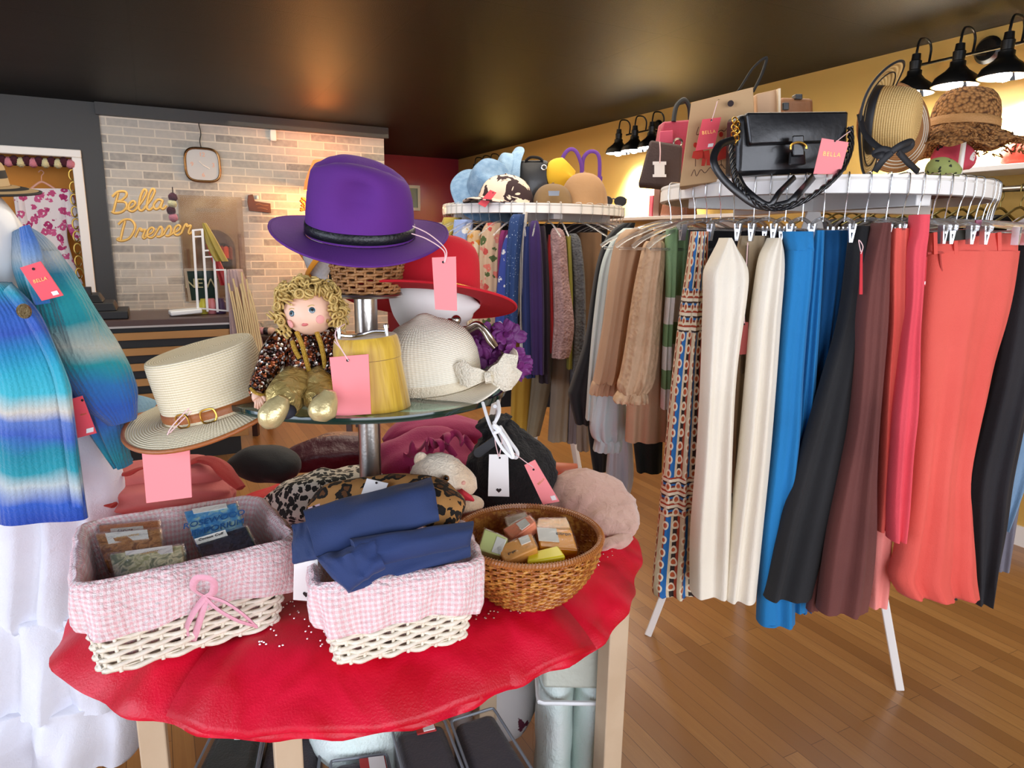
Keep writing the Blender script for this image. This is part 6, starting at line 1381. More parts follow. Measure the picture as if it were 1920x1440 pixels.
b = MB(); pth = cr([P(*q) for q in [(1376, 262, 1.76), (1350, 272, 1.72), (1338, 300, 1.70), (1352, 330, 1.695), (1385, 362, 1.69), (1425, 386, 1.69), (1475, 382, 1.69), (1500, 360, 1.70), (1530, 326, 1.80)]], 8); b.tube(pth, .009, 8, flat=.3, up=tuple(e2)); b.tube(cr([P(*q) for q in [(1384, 326, 1.76), (1400, 356, 1.70), (1440, 384, 1.685), (1462, 360, 1.695), (1490, 332, 1.775)]], 8), .007, 8, flat=.35, up=tuple(e2)); b.build('flat_strap', M_bl2, hb, sharp=80)
b = MB(); pth = cr([P(*q) for q in [(1372, 268, 1.77), (1374, 310, 1.73), (1385, 350, 1.70), (1420, 384, 1.69), (1475, 388, 1.685), (1530, 362, 1.70), (1575, 322, 1.74), (1594, 280, 1.80), (1594, 240, 1.84)]], 16)
for ph_ in (0, 2*PI/3, 4*PI/3): b.tube([p+(e1*math.cos(i*.55+ph_)+e2*math.sin(i*.55+ph_))*.0042+e3*.004*math.sin(i*.55+ph_) for i, p in enumerate(pth)], .0042, 6)
b.build('braided_strap', M_bl2, hb, sharp=80)
price_tag([(1541, 259), (1591, 267), (1575, 327), (1525, 326)], 1.74, 'pink tag with gold lettering on the right end of the black handbag', M_pink, [[(1565, 268, 1.738), (1580, 256, 1.76), (1594, 246, 1.79)]], word='BELLA', wsize=.15)
# taupe bag with spool tag, red bag behind
M_taupe = mat('dark_taupe_canvas', '#4a3935', .75, bump=(140, .3))
tp = thing('handbag', 'dark taupe bag with a white spool-shaped tag, left of the kraft bag', 'handbag', P(1238, 350, 2.42), -YAW)
boxbag([(1219, 262), (1280, 272), (1276, 352), (1196, 346)], [2.38, 2.36, 2.36, 2.38], .10, M_taupe, 'body', tp, .008, .006)
decal([(1227, 307), (1246, 307), (1246, 331), (1227, 331)], [2.345]*4, M_tagw, 'spool_tag', tp, .002); decal([(1224, 303), (1249, 303), (1249, 309), (1224, 309)], [2.344]*4, M_tagw, 'spool_tag_end', tp); decal([(1224, 327), (1249, 327), (1249, 332), (1224, 332)], [2.344]*4, M_tagw, 'spool_tag_end', tp)
tu([(1237, 266, 2.35), (1238, 285, 2.344), (1237, 306, 2.343)], .002, M_string, 'string', tp)
M_redb = mat('raspberry_leather', '#a83046', .45, bump=(80, .3))
rb = thing('handbag', 'raspberry red handbag with black arched handles, behind the taupe bag', 'handbag', P(1262, 345, 2.58), -YAW)
boxbag([(1243, 228), (1296, 224), (1300, 345), (1222, 345)], [2.52]*4, .08, M_redb, 'body', rb, .006, .004)
boxbag([(1238, 246), (1262, 244), (1262, 268), (1236, 268)], [2.5]*4, .01, mat('rose_leather', '#d0506a', .5), 'pocket', rb, .002)
tu([(1263, 228, 2.52), (1268, 200, 2.53), (1282, 187, 2.54), (1292, 200, 2.55), (1294, 226, 2.56)], .008, M_blackp, 'handle', rb)
MB().tube([P(1271+8*math.cos(a), 268+8*math.sin(a), 2.49) for a in [k*PI/8 for k in range(16)]], .004, 6, closed=True).build('medallion', MC['antique_silver'], rb)
bbg = thing('gift_box', 'pale wooden box right of the kraft bag, behind the handbag', 'box', P(1440, 330, 2.1), -YAW)
boxbag([(1418, 176), (1462, 166), (1464, 322), (1422, 325)], [2.02]*4, .10, mat('pale_wood_box', '#c9a27c', .6, bump=(20, .1)), 'box_body', bbg, .003)
boxbag([(1459, 166), (1464, 165), (1465, 322), (1461, 322)], [2.005]*4, .10, mat('cream_trim_box', '#e5cfae', .6), 'edge', bbg, .001)
bb3 = thing('hat_box', 'reddish brown strap-bound case behind the handbag flap', 'box', P(1495, 325, 2.2), -YAW)
boxbag([(1463, 182), (1526, 184), (1528, 322), (1463, 322)], [2.15]*4, .12, mat('reddish_case', '#a0704c', .55, bump=(40, .2)), 'case_body', bb3, .01)
boxbag([(1468, 192), (1480, 192), (1480, 206), (1468, 206)], [2.135]*4, .01, M_bl2, 'catch', bb3, .002); boxbag([(1492, 176), (1505, 176), (1505, 186), (1492, 186)], [2.14]*4, .03, M_bl2, 'catch', bb3, .002)
# straw hat lying on its side with black trim and bow
M_nat = straw('natural_straw', '#dcb97a', '#b8904f', sc=1.3)
M_brs = straw('brown_straw', '#a97545', '#8a5a30', sc=1.3)
def axisrot(zdir, xdir=(0, 0, 1)):
    z = Vector(zdir).normalized(); x = Vector(xdir); x = (x-z*x.dot(z)).normalized(); y = z.cross(x); return Matrix((x, y, z)).transposed().to_euler()
bh = thing('sun_hat', 'dark straw brim with white rings propped behind the black-bowed straw hat', 'hat', P(1676, 240, 2.16), rot=axisrot(-e2*(-1)*1.0+e1*.25+e3*.1))
b = MB(); rows = [[Vector((math.cos(a)*r, math.sin(a)*r, .02*(1-(r/.13)**2))) for a in [2*PI*j/56 for j in range(56)]] for r in [.02+.0065*i for i in range(18)]]
b.loft(rows, True, (False, False)); b.build('brim', M_brs, bh, world=False, solid=.003)
for r in (.098, .107, .116): MB().tube([(math.cos(a)*r, math.sin(a)*r, .02*(1-(r/.13)**2)+.002) for a in [2*PI*j/56 for j in range(56)]], .0016, 6, closed=True).build('ring', mat('white_braid', '#e2d8c4', .7), bh, world=False)
sb = thing('sun_hat', 'natural straw hat with black edging and ribbon bow, on its side on the near rack', 'hat', P(1634, 226, 1.99), rot=axisrot(e1*.80+e2*.62-e3*.05))
M_blackrib = mat('black_ribbon', '#15151a', .6)
bs, rw = hat(sb, M_nat, .086, .082, .116, lambda a: .046+.012*abs(math.cos(a)), dent=0, brimz=lambda a, t: .045*t**1.5*(math.cos(a)**2)*(.7+.5*math.cos(a)), medge=M_blackrib, edge_r=.0035, crownpts=[(1.0, 0), (1.0, .2), (.98, .45), (.94, .65), (.86, .82), (.74, .93), (.58, .98), (.4, 1.0), (.2, 1.0), (.03, 1.0)])
MB().tube([p*.9+Vector((0, 0, .004)) for p in rw[-4]], .0018, 6, closed=True).build('trim_line', M_blackrib, sb, world=False)
band(sb, bs, .002, .022, M_blackrib, 'ribbon_band', .003)
b = MB()
for pth in ([(1612, 215, 1.90), (1622, 250, 1.865), (1645, 275, 1.84), (1668, 285, 1.83)], [(1668, 285, 1.83), (1652, 292, 1.82), (1640, 288, 1.83), (1655, 280, 1.825), (1672, 284, 1.82)], [(1672, 284, 1.82), (1690, 272, 1.82), (1708, 266, 1.83), (1706, 276, 1.83), (1684, 286, 1.82)], [(1672, 286, 1.82), (1656, 300, 1.82), (1640, 322, 1.83)], [(1684, 284, 1.82), (1702, 304, 1.83), (1722, 322, 1.85)]):
    b.tube(cr([P(*q) for q in pth], 6), .0085, 8, flat=.3, up=tuple(e2))
b.build('ribbon_bow', M_blackrib, sb, sharp=80)
# crochet hat on a white hat stand
M_cro = N('tan_crochet'); vv = M_cro.n('ShaderNodeTexVoronoi', i_Scale=95.); M_cro.L(M_cro.co(), vv.inputs['Vector']); M_cro.col(M_cro.ramp(vv.outputs['Distance'], [(0, '#c08d55'), (.5, '#a8743f'), (.8, '#5a3517')])); M_cro.b.inputs['Roughness'].default_value = .85; M_cro.bump(M_cro.math('MULTIPLY', vv.outputs['Distance'], -2.), .9, .006)
chs = thing('hat_stand', 'thin white hat stand under the crochet hat', 'hat stand', P(1798, 332, 2.24), -YAW)
z_ = P(1798, 225, 2.24).z-RT; MB().lathe([(0, 0.01), (.045, 0.01), (.045, .016), (.008, .02), (.007, z_), (.05, z_+.01), (0, z_+.03)], 24).build('pole', M_rackw, chs, world=False); chs.location.z = RT
chh = thing('sun_hat', 'tan crochet hat with floppy fringed brim, on a white stand', 'hat', P(1805, 243, 2.24), rot=(math.radians(-2), math.radians(4), -YAW))
bs, rw = hat(chh, M_cro.m, .096, .092, .118, lambda a: .062+.03*max(0, math.cos(a)), dent=0, brimz=lambda a, t: -.07*t+.05*t*t*max(0, math.cos(a))+.008*math.sin(a*9)*t, crownpts=[(1.0, 0), (1.0, .2), (.97, .45), (.90, .68), (.80, .83), (.68, .93), (.52, .98), (.35, 1.0), (.15, 1.0), (.03, 1.0)])
band(chh, bs, .002, .028, mat('tan_ribbon', '#b98852', .7, bump=(200, .4)), 'ribbon_band', .004)
b = MB(); random.seed(5)
for i in range(120):
    a = random.uniform(0, 2*PI); t = random.uniform(.2, 1.); ax_, ay_ = .096+.07*t, .092+.07*t
    p = Vector((math.cos(a)*ax_, math.sin(a)*ay_, -.07*t+.006)); b.tube(cr([p, p+Vector((random.uniform(-.012, .012), random.uniform(-.012, .012), .008)), p+Vector((random.uniform(-.02, .02), random.uniform(-.02, .02), -.004))], 3), .0022, 4)
b.build('fringe', M_cro.m, chh, world=False)
# small things on the right of the near rack
bthing('scarf', 'olive green scarf with black dots rolled beside the hat stand', 'scarf', [(1738, 322, 2.06, .01), (1752, 316, 2.06, .028), (1775, 318, 2.06, .03), (1795, 326, 2.06, .018)], leopard('olive_dots', '#9aa25e', '#23261b', None, 60., .25), folds=3, amp=.06)
bthing('scarf', 'pink and white scarf behind the olive one', 'scarf', [(1750, 305, 2.32, .015), (1770, 296, 2.32, .045), (1800, 298, 2.32, .045), (1822, 306, 2.32, .02)], floral('pink_scarf_print', '#c8455a', ['#e7e2dd', '#c8455a', '#2a2226'], 30, .3), folds=4, amp=.12)
# ================================================================ things on the further rack
M_den = textured('denim_cloth', '#5f7f9e', '#7a97b3', 200, .3)
M_den2 = textured('pale_denim', '#7f9db8', '#94b0c6', 200, .3)
bkh = thing('bucket_hat', 'pale denim bucket hat crumpled at the left of the further rack top', 'hat', P(914, 358, 3.58), rot=axisrot(e1*.30+e2*.62+e3*.62))
hat(bkh, M_den, .120, .105, .13, lambda a: .075, dent=.02, brimz=lambda a, t: -.045*t+.005*math.sin(a*5)*t, crownpts=[(1.0, 0), (1.0, .15), (1.03, .4), (.97, .65), (.9, .8), (.84, .92), (.72, .97), (.5, .98), (.25, 1.0), (.03, 1.0)])
bkh['_'] = 0; del bkh['_']
bkg = thing('bucket_hat', 'lighter denim hat standing on its edge against the black bag', 'hat', P(950, 330, 3.66), rot=axisrot(e1*-.85+e2*.35+e3*.25))
hat(bkg, M_den2, .115, .06, .06, lambda a: .045, dent=.01, brimz=lambda a, t: -.03*t+.010*math.sin(a*4)*t)
ck_ = N('cow_print'); ck_.col(ck_.ramp(ck_.noise(13, 2, dist=1.2), [(0, '#d8c2ae'), (.5, '#2a1318')], 'CONSTANT')); ck_.b.inputs['Roughness'].default_value = .85; M_cow = ck_.m
def cap(name, label, px, py, d, m, rx=.10, h=.11, brimdir=-PI/2, brim=.07, rot=(0, 0), bm=None, group=None):
    t = thing(name, label, 'hat', Vector((P(px, py, d).x, P(px, py, d).y, RT+.004)), rot=(rot[0], rot[1], -YAW), group=group)
    rows = []
    for i in range(12):
        ph = PI/2*i/11; rows.append([Vector((math.cos(a)*rx*math.cos(ph)**.8, math.sin(a)*rx*1.05*math.cos(ph)**.8, h*math.sin(ph))) for a in [2*PI*j/40 for j in range(40)]])
    b = MB(); b.loft(rows, True, (False, False)); b.build('crown', m, t, world=False, sharp=80)
    b = MB(); rows = []
    for i in range(6):
        s = i/5; rows.append([Vector((math.cos(brimdir+a)*(rx+brim*s*math.cos(a*1.15)), math.sin(brimdir+a)*(rx+brim*s*math.cos(a*1.15)), .018-.016*abs(a)-.012*s+.010*(1-abs(a)))) for a in [(-1.25+2.5*j/24) for j in range(25)]])
    b.loft(rows, False, (False, False)); b.build('peak', bm or m, t, world=False, solid=.004, sharp=80)
    MB().lathe([(0, h-.001), (.007, h), (.006, h+.005), (0, h+.007)], 12).build('top_button', bm or m, t, world=False)
    return t
cap('cap', 'cow print cap on the further rack, in front of the denim hat', 948, 385, 3.44, M_cow, .135, .135, -2.4, .09)
cap('cap', 'brown cap with a stitched emblem at the front edge of the further rack', 1036, 384, 3.42, cotton('khaki_brown', '#6b5130', '#745a37'), .095, .095, PI/2, .06)
em = decal([(1028, 358), (1049, 358), (1048, 367), (1029, 367)], [3.30]*4, mat('blue_grey_patch', '#7b8597', .7), 'emblem', [o for o in bpy.data.objects if o.name.startswith('cap') and 'brown cap' in o.get('label', '')][0], .004)
cap('cap', 'plain tan suede cap right of the brown one', 1094, 384, 3.50, cotton('tan_suede', '#95704a', '#9f7a54'), .118, .155, PI/2, .05)
bthing('bucket_hat', 'bright yellow hat leaning on the tan suede cap', 'hat', [(1054, 362, 3.66, .02), (1050, 340, 3.66, .075), (1054, 322, 3.66, .085), (1066, 308, 3.66, .05)], cotton('bright_yellow', '#d5a61c', '#dcb02a'), flat=.6, up=tuple(e2), folds=3, amp=.05, seed=2)
bk = thing('handbag', 'black slouchy handbag in the middle of the further rack top', 'handbag', P(995, 382, 3.7), -YAW)
boxbag([(967, 300), (1028, 300), (1034, 382), (962, 382)], [3.64]*4, .12, M_bl2, 'body', bk, .015, .012)
tu([(985, 302, 3.64), (995, 295, 3.64), (1010, 296, 3.64), (1018, 302, 3.64)], .010, M_bl2, 'handle', bk, flat=.5)
MB().tube([P(1020+4.5*math.cos(a), 314+4.5*math.sin(a), 3.615) for a in [k*PI/7 for k in range(14)]], .003, 6, closed=True).build('ring', MC['chrome'], bk)
M_ppl = cotton('purple_canvas', '#53287c', '#5d3086')
pt = thing('tote_bag', 'purple tote bag with two tall looped handles, behind the tan cap', 'handbag', P(1100, 384, 3.86), -YAW)
boxbag([(1058, 332), (1130, 330), (1126, 384), (1062, 384)], [3.82]*4, .10, M_ppl, 'body', pt, .006, .006)
tu([(1054, 340, 3.81), (1054, 300, 3.81), (1066, 281, 3.81), (1080, 284, 3.81), (1090, 310, 3.81), (1090, 340, 3.81)], .0105, M_ppl, 'handle', pt, flat=.5)
tu([(1092, 335, 3.82), (1093, 300, 3.82), (1104, 285, 3.82), (1118, 286, 3.82), (1124, 300, 3.82), (1124, 335, 3.82)], .0105, M_ppl, 'handle', pt, flat=.5)
b = MB(); c = P(884, 384, 3.66); b.lathe([(0, 0), (.07, 0), (.045, .06), (.02, .10), (0, .105)], 24, Vector((c.x, c.y, RT+.002))); tag(b.build('party_hat', mat('baby_pink_felt', '#c98791', .8), sharp=50), 'small baby pink cone hat at the far left of the further rack top', 'hat')
gl_ = thing('sunglasses', 'black sunglasses beside a folded red case at the right of the further rack top', 'sunglasses', Vector((P(1150, 380, 3.56).x, P(1150, 380, 3.56).y, RT)), -YAW)
for x in (-.035, .035):
    b = MB(); b.lathe([(0, -.003), (.03, -.003), (.032, 0), (.03, .003), (0, .003)], 24); b.v = [Vector((v.x+x, v.z, v.y*.8+.03)) for v in b.v]; b.build('lens', M_bl2, gl_, world=False)
MB().tube([(-.01, 0, .04), (0, -.003, .043), (.01, 0, .04)], .003, 6).build('bridge', M_bl2, gl_, world=False)
MB().tube([(-.065, 0, .04), (-.068, .06, .035), (-.06, .12, .01)], .003, 6).build('temple', M_bl2, gl_, world=False); MB().tube([(.065, 0, .04), (.068, .06, .035), (.06, .12, .01)], .003, 6).build('temple', M_bl2, gl_, world=False)
b = MB(); c = Vector((P(1130, 380, 3.6).x, P(1130, 380, 3.6).y, RT+.002)); b.loft([[c+e1*x+e2*y+e3*.0 for x, y in ((-.05, -.04), (.05, -.04), (.05, .04), (-.05, .04))], [c+e1*x+e2*y+e3*.07 for x, y in ((-.035, -.01), (-.01, -.01), (-.01, .01), (-.035, .01))]], True); tag(b.build('glasses_case', mat('coral_red_leather', '#b8413a', .5), bevel=.004), 'coral red wedge-shaped case left of the sunglasses', 'case')
price_tag([(919, 356), (931, 361), (910, 389), (896, 382)], 3.26, 'coral tag hanging over the rim in front of the cow print cap', M_pink2, hole=True)
# ================================================================ the counter end of the shop
M_walnut = mat('dark_walnut', '#4a3430', .4, bump=(30, .1)); M_blk = mat('matt_black_board', '#121214', .5)
M_brz = mat('bronze_slat', '#9a6f45', .35, .55, bump=(18, .1))
YC = 4.84
ct = thing('counter', 'dark walnut topped counter fronted with black boards and bronze slats', 'counter', (-.6, 5.1, 0))
MB().box((-.55, 5.13, .92), (2.1, .62, .04)).build('counter_top', M_walnut, ct, bevel=.004)
MB().box((-.55, YC-.012, .897), (2.1, .02, .012)).build('edge_strip', mat('aluminium_strip', '#b8b4b0', .3, .9), ct)
MB().box((-.55, 5.10, .45), (2.0, .46, .9)).build('carcass', M_blk, ct)
b = MB(); 
for k in range(8): b.box((-.95, YC+.012, .80-k*.098), (.94, .016, .046))
b.build('slat_panel', M_brz, ct, bevel=.002)
b = MB()
for k in range(8): b.box((.07, YC+.012, .835-k*.098), (.86, .016, .048))
b.build('slat_panel', mat('bright_bronze_slat', '#b08452', .3, .6, bump=(18, .1)), ct, bevel=.002)
b = MB(); b.box((-.42, YC+.006, .45), (.06, .03, .86)); b.build('divider', M_blk, ct)
# till
tl = thing('cash_register', 'black cash register with a green digital display on the counter', 'cash register', (-.42, 5.02, .94))
b = MB(); b.box((-.36, 5.06, .965), (.42, .34, .05)); b.box((-.38, 5.06, 1.015), (.34, .30, .05), taper=.9); b.box((-.40, 5.07, 1.065), (.24, .24, .05), taper=.8); b.build('drawer', M_blk, tl, bevel=.006)
b = MB(); b.box((-.44, 5.0, 1.11), (.20, .05, .05)); b.build('display_pole_box', M_blk, tl, bevel=.004)
text('1424   086', .022, mat('green_led', '#1ad040', .4, emit='#1ad040', est=1.5), tl, Matrix.Translation(Vector((-.44, 4.973, 1.115))-Vector((-.42, 5.02, .94))) @ Matrix.Rotation(PI/2, 4, 'X'), 'digits')
# acrylic screen with script lettering
sg = thing('acrylic_screen', 'clear acrylic counter screen carrying gold script lettering', 'screen', (.2, 5.1, .94))
k = N('clear_acrylic'); k.b.inputs['Transmission Weight'].default_value = 1.; k.b.inputs['Roughness'].default_value = .02; k.b.inputs['IOR'].default_value = 1.25; k.b.inputs['Alpha'].default_value = .22; k.col('#f2f6f6')
MB().box((.2, 5.10, 1.335), (.83, .006, .785)).build('sheet', k.m, sg)
GL = {'B': ([[(.12, .95), (.06, .5), (.0, .02)], [(-.12, .78), (.1, 1.0), (.42, .98), (.48, .78), (.3, .58), (.12, .54), (.45, .48), (.56, .26), (.4, .03), (.1, -.02), (-.08, .08)]], .62),
      'e': ([[(-.06, .12), (.2, .22), (.3, .4), (.18, .5), (.04, .36), (.06, .08), (.24, .0), (.42, .14)]], .42),
      'l': ([[(-.05, .12), (.2, .5), (.32, .9), (.2, 1.02), (.08, .7), (.06, .15), (.2, .0), (.36, .14)]], .36),
      'a': ([[(.36, .42), (.16, .48), (.0, .24), (.1, .02), (.28, .1), (.38, .44), (.34, .1), (.46, .0), (.6, .16)]], .56),
      'D': ([[(.14, .95), (.08, .5), (.04, .03)], [(-.14, .8), (.08, 1.0), (.4, .96), (.62, .6), (.46, .12), (.14, -.02), (-.1, .06), (.0, .14)]], .72),
      'r': ([[(-.04, .1), (.08, .46), (.16, .5), (.2, .38), (.36, .42), (.3, .1), (.38, .0), (.5, .14)]], .46),
      's': ([[(-.06, .08), (.16, .5), (.28, .28), (.22, .02), (.04, .04), (.2, .02), (.42, .14)]], .4)}
def script(word, x0, z0, size, slope, par, m, name):
    b = MB(); x = 0
    for ch in word:
        st, adv = GL[ch]
        for s in st: b.tube(cr([Vector((x0+(x+p[0]+.2*p[1])*size, 5.088, z0+p[1]*size+(x+p[0])*size*slope)) for p in s], 6), size*.062, 8, flat=.5, up=(0, 1, 0))
        x += adv
    return b.build(name, m, par, sharp=80)
M_gsc = mat('gold_acrylic', '#dcae5c', .35, .35)
script('Bella', -.185, 1.585, .128, .12, sg, M_gsc, 'lettering'); script('Dresser', -.165, 1.415, .128, .12, sg, M_gsc, 'lettering')
# tapestry on the brick wall, flat print
def stoneprint():
    k = N('stone_arcade_print'); o = k.xyz(); k.col(k.mix(k.ramp(k.noise(5, 5), [(.35, '#000000'), (.65, '#ffffff')]), k.ramp(k.n('ShaderNodeMapRange', i_0=o[2], i_1=.0, i_2=.95, i_3=0., i_4=1.).outputs[0], [(0, '#3f2a1e'), (.3, '#54402f'), (.6, '#7d6b55'), (1, '#b3a589')]), '#86735b')); k.b.inputs['Roughness'].default_value = .8; return k.m
x0, x1 = .25, .775; tz0, tz1 = .88, 1.80
tp_ = thing('wall_tapestry', 'printed wall hanging of a stone archway with glowing windows on the brick wall', 'wall hanging', ((x0+x1)/2, YBR-.02, tz0))
MB().box(((x0+x1)/2, YBR-.006, (tz0+tz1)/2), (x1-x0, .006, tz1-tz0)).build('cloth', stoneprint(), tp_)
def arch(cx, w, z0, h, n=16): return [(cx-w/2, z0), (cx+w/2, z0)]+[(cx+w/2*math.cos(PI*i/n), z0+h+w/2*math.sin(PI*i/n)) for i in range(n+1)]
def flatY(pts, y, m, nm, par, th=.003): return MB().prism([(x, z) for x, z in pts], th, frame=Matrix.Translation((0, y, 0))).build(nm, m, par, flat=True)
def ringarch(cx, w1, w0, z0, h, n=20):
    o = [(cx+w1/2*math.cos(PI*i/n), z0+h+w1/2*math.sin(PI*i/n)) for i in range(n+1)]; q = [(cx+w0/2*math.cos(PI*i/n), z0+h+w0/2*math.sin(PI*i/n)) for i in range(n, -1, -1)]
    return [(cx+w1/2, z0)]+o+[(cx-w1/2, z0), (cx-w0/2, z0)]+q+[(cx+w0/2, z0)]
flatY(arch(.52, .34, .98, .36), YBR-.012, mat('arch_shade_print', '#463a32', .8, var=(7, '#6b6056', .8)), 'arch_print', tp_)
flatY(ringarch(.52, .40, .345, .98, .36), YBR-.013, mat('arch_stone_print', '#937f62', .8, var=(20, '#786649', .8)), 'arch_print', tp_)
flatY(arch(.585, .15, 1.16, .16), YBR-.016, mat('dark_window_print', '#1f1c1b', .8), 'window_print', tp_)
for x in (.555, .615): flatY(arch(x, .035, 1.26, .09), YBR-.019, mat('amber_print', '#d14a20', .7), 'window_print', tp_)
b = MB()
for x in (.30, .36): b.box((x, YBR-.014, 1.14), (.02, .004, .4))
b.box((.735, YBR-.014, 1.2), (.03, .004, .55)); b.build('column_print', mat('column_print', '#5f3f2b', .8), tp_)
MB().box((.51, YBR-.014, 1.68), (.24, .004, .03)).build('frieze_print', mat('frieze_print', '#8e8676', .8), tp_)
# clock
ck = thing('wall_clock', 'rounded square gold-rimmed wall clock hanging from a dark cord', 'clock', (.47, YBR-.03, 2.06))
def rsq(w, n=40, p=3.6): return [(abs(math.cos(a))**(2/p)*(1 if math.cos(a) > 0 else -1)*w, abs(math.sin(a))**(2/p)*(1 if math.sin(a) > 0 else -1)*w) for a in [2*PI*i/n for i in range(n)]]
b = MB(); b.tube([(x, -.0, z) for x, z in rsq(.138)], .011, 8, closed=True); b.build('rim', mat('rose_gold', '#8a6a48', .25, .95), ck, world=False)
MB().prism(rsq(.134), .02, frame=Matrix.Translation((0, 0, 0))).build('dial', mat('silver_dial', '#b9bbbd', .3, bump=(9, .02)), ck, world=False)
for s, x, z in (('12', 0, .085), ('3', .085, 0), ('6', 0, -.085), ('9', -.085, 0)): text(s, .05, mat('copper_numeral', '#d59a7a', .4, .4), ck, Matrix.Translation((x, -.003, z)) @ Matrix.Rotation(PI/2, 4, 'X'), 'numeral')
MB().tube([(0, -.006, 0), (.055, -.006, -.032)], .0045, 6).build('hour_hand', M_rackw, ck, world=False); MB().tube([(0, -.008, 0), (-.03, -.008, .03)], .003, 6).build('minute_hand', M_rackw, ck, world=False)
MB().tube(cr([(.0, .01, .135), (-.008, .01, .2), (.004, .01, .26), (-.006, .01, .34), (0, .01, .36)], 6), .004, 6).build('cord', M_blackp, ck, world=False)
# sensor, wooden sign, lamp
sn_ = MB(); p = onY(512, 254, YBR-.02); sn_.box((p.x, YBR-.02, p.z), (.055, .04, .10)); tag(sn_.build('motion_sensor', M_wpl, bevel=.008), 'small white motion sensor high on the brick wall', 'sensor')
p = onY(486, 386, YBR-.02); wsn = thing('wooden_sign', 'small dark wooden cut-out sign hanging on the brick wall', 'sign', (p.x, YBR-.02, p.z))
MB().prism([(-.09, -.045), (.10, -.06), (.10, .025), (-.035, .04), (-.05, .10), (-.09, .09), (-.10, .03)], .015, frame=Matrix.Translation((0, 0, 0))).build('board', mat('reddish_brown_wood', '#5f3626', .5, bump=(20, .2)), wsn, world=False, bevel=.002)
b = MB(); b.tube(cr([(-.03, -.002, .012), (0, -.002, .018), (.03, -.002, .008), (.08, -.002, .006)], 4), .003, 5); b.tube(cr([(-.02, -.002, -.02), (.02, -.002, -.018), (.07, -.002, -.03)], 4), .003, 5); b.build('script_line', mat('burnt_lettering', '#a57a58', .6), wsn, world=False)
MB().lathe([(0, 0), (.012, .0), (.01, .03), (0, .032)], 12, (-.01, .005, .06)).build('hook', M_wpl, wsn, world=False)
lp_ = onY(612, 330, 6.45); lm = thing('floor_lamp', 'floor lamp with glowing orange shade beside the brick wall, behind the purple hat', 'lamp', (lp_.x, 6.45, 0))
zz = lp_.z
M_shade = mat('orange_shade', '#e59a5c', .8, emit='#ff8f45', est=.55)
MB().lathe([(.20, zz-.13), (.19, zz-.06), (.155, zz+.03), (.11, zz+.13), (.105, zz+.13), (.15, zz+.03), (.185, zz-.06), (.195, zz-.13)], 36, caps=(False, False)).build('lamp_shade', M_shade, lm, world=False)
b = MB(); b.lathe([(0, 0), (.14, 0), (.14, .02), (.015, .04), (.012, zz-.1), (0, zz-.1)], 24); b.build('pole', M_iron, lm, world=False)
MB().lathe([(0, zz-.1), (.02, zz-.09), (.035, zz-.03), (.02, zz+.01), (0, zz+.02)], 16).build('bulb', mat('warm_bulb', '#fff0d0', .3, emit='#ffc070', est=25), lm, world=False)
light('lamp_glow', 'POINT', (lp_.x, 6.35, zz-.17), 38, '#ffb568', .05); light('lamp_glow_up', 'POINT', (lp_.x, 6.45, zz+.12), 9, '#ff9a50', .05)
b = MB(); random.seed(3)
for i in range(26):
    p = onY(568+random.uniform(-4, 8), 372+i*.9, 6.5); b.lathe([(0, -.012), (.012, -.004), (.014, .004), (0, .014)], 7, p)
tag(b.build('flower_garland', mat('orange_petals', '#d9772c', .7)), 'bit of orange flower garland below the lamp shade', 'garland')
# picture on the far maroon wall
p = onY(771, 371, YB-.03); fr_ = thing('picture_frame', 'white framed picture on the far maroon wall', 'picture', (p.x, YB-.02, p.z))
b = MB()
for dx, dz, w_, h_ in ((0, .14, .24, .035), (0, -.14, .24, .035), (-.105, 0, .035, .25), (.105, 0, .035, .25)): b.box((dx, 0, dz), (w_, .03, h_))
b.build('frame', M_cream, fr_, world=False); MB().box((0, .004, 0), (.19, .01, .26)).build('picture', mat('grey_green_picture', '#77857d', .5), fr_, world=False)
# alcove: hanging floral dress, pompoms, gilded strip
YA = YBR+.10
M_pdress = floral('magenta_rose_print', '#e6dfe4', ['#b0306f', '#c9568c', '#c04a80', '#a8286a'], 15, .44)
dp_ = thing('dress', 'white dress with magenta rose print hanging in the orange alcove', 'dress', (-.76, YA, 1.1))
def ay(px, py, y=YA): return onY(px, py, y)
def sheetY(rows, th, y, amp, nf, seed):
    pr_ = [(ay(a, yy, y), ay(b2, yy, y)) for yy, a, b2 in rows]; L = cr([q[0] for q in pr_], 5); R_ = cr([q[1] for q in pr_], 5); b = MB(); b.loft(sheet(list(zip(L, R_)), th, amp, nf, seed=seed, n=44), True); return b
sheetY([(354, 40, 125), (362, 32, 135), (400, 44, 128), (440, 54, 126), (470, 62, 132), (500, 66, 142), (532, 72, 156)], .10, YA, .014, 5, 1).build('dress_body', M_pdress, dp_, sharp=80)
sheetY([(356, 118, 136), (400, 122, 146), (430, 128, 158), (452, 140, 160)], .08, YA-.02, .008, 3, 2).build('sleeve', M_pdress, dp_, sharp=80)
sheetY([(356, 24, 44), (400, 30, 50), (450, 38, 60)], .08, YA-.02, .008, 3, 3).build('sleeve', M_pdress, dp_, sharp=80)
hg = MB(); c = ay(78, 352); hg.tube(cr([ay(56, 356), ay(68, 346), ay(78, 341), ay(90, 346), ay(104, 355)], 5), .009, 7); hg.tube(cr([ay(78, 341), ay(78, 330), ay(82, 324), ay(77, 319), ay(72, 323)], 5), .004, 6)
tag(hg.build('coat_hanger', mat('blush_wood', '#d9a08c', .5)), 'pinkish wooden hanger holding the rose print dress', 'hanger')
cols = ['#4a1c2c', '#d98a9c', '#4a1c2c', '#e3dcae', '#4a1c2c', '#dd8c9e', '#4a1c2c', '#e3dcae', '#4a1c2c', '#e3dcae', '#4a1c2c', '#d98a9c']
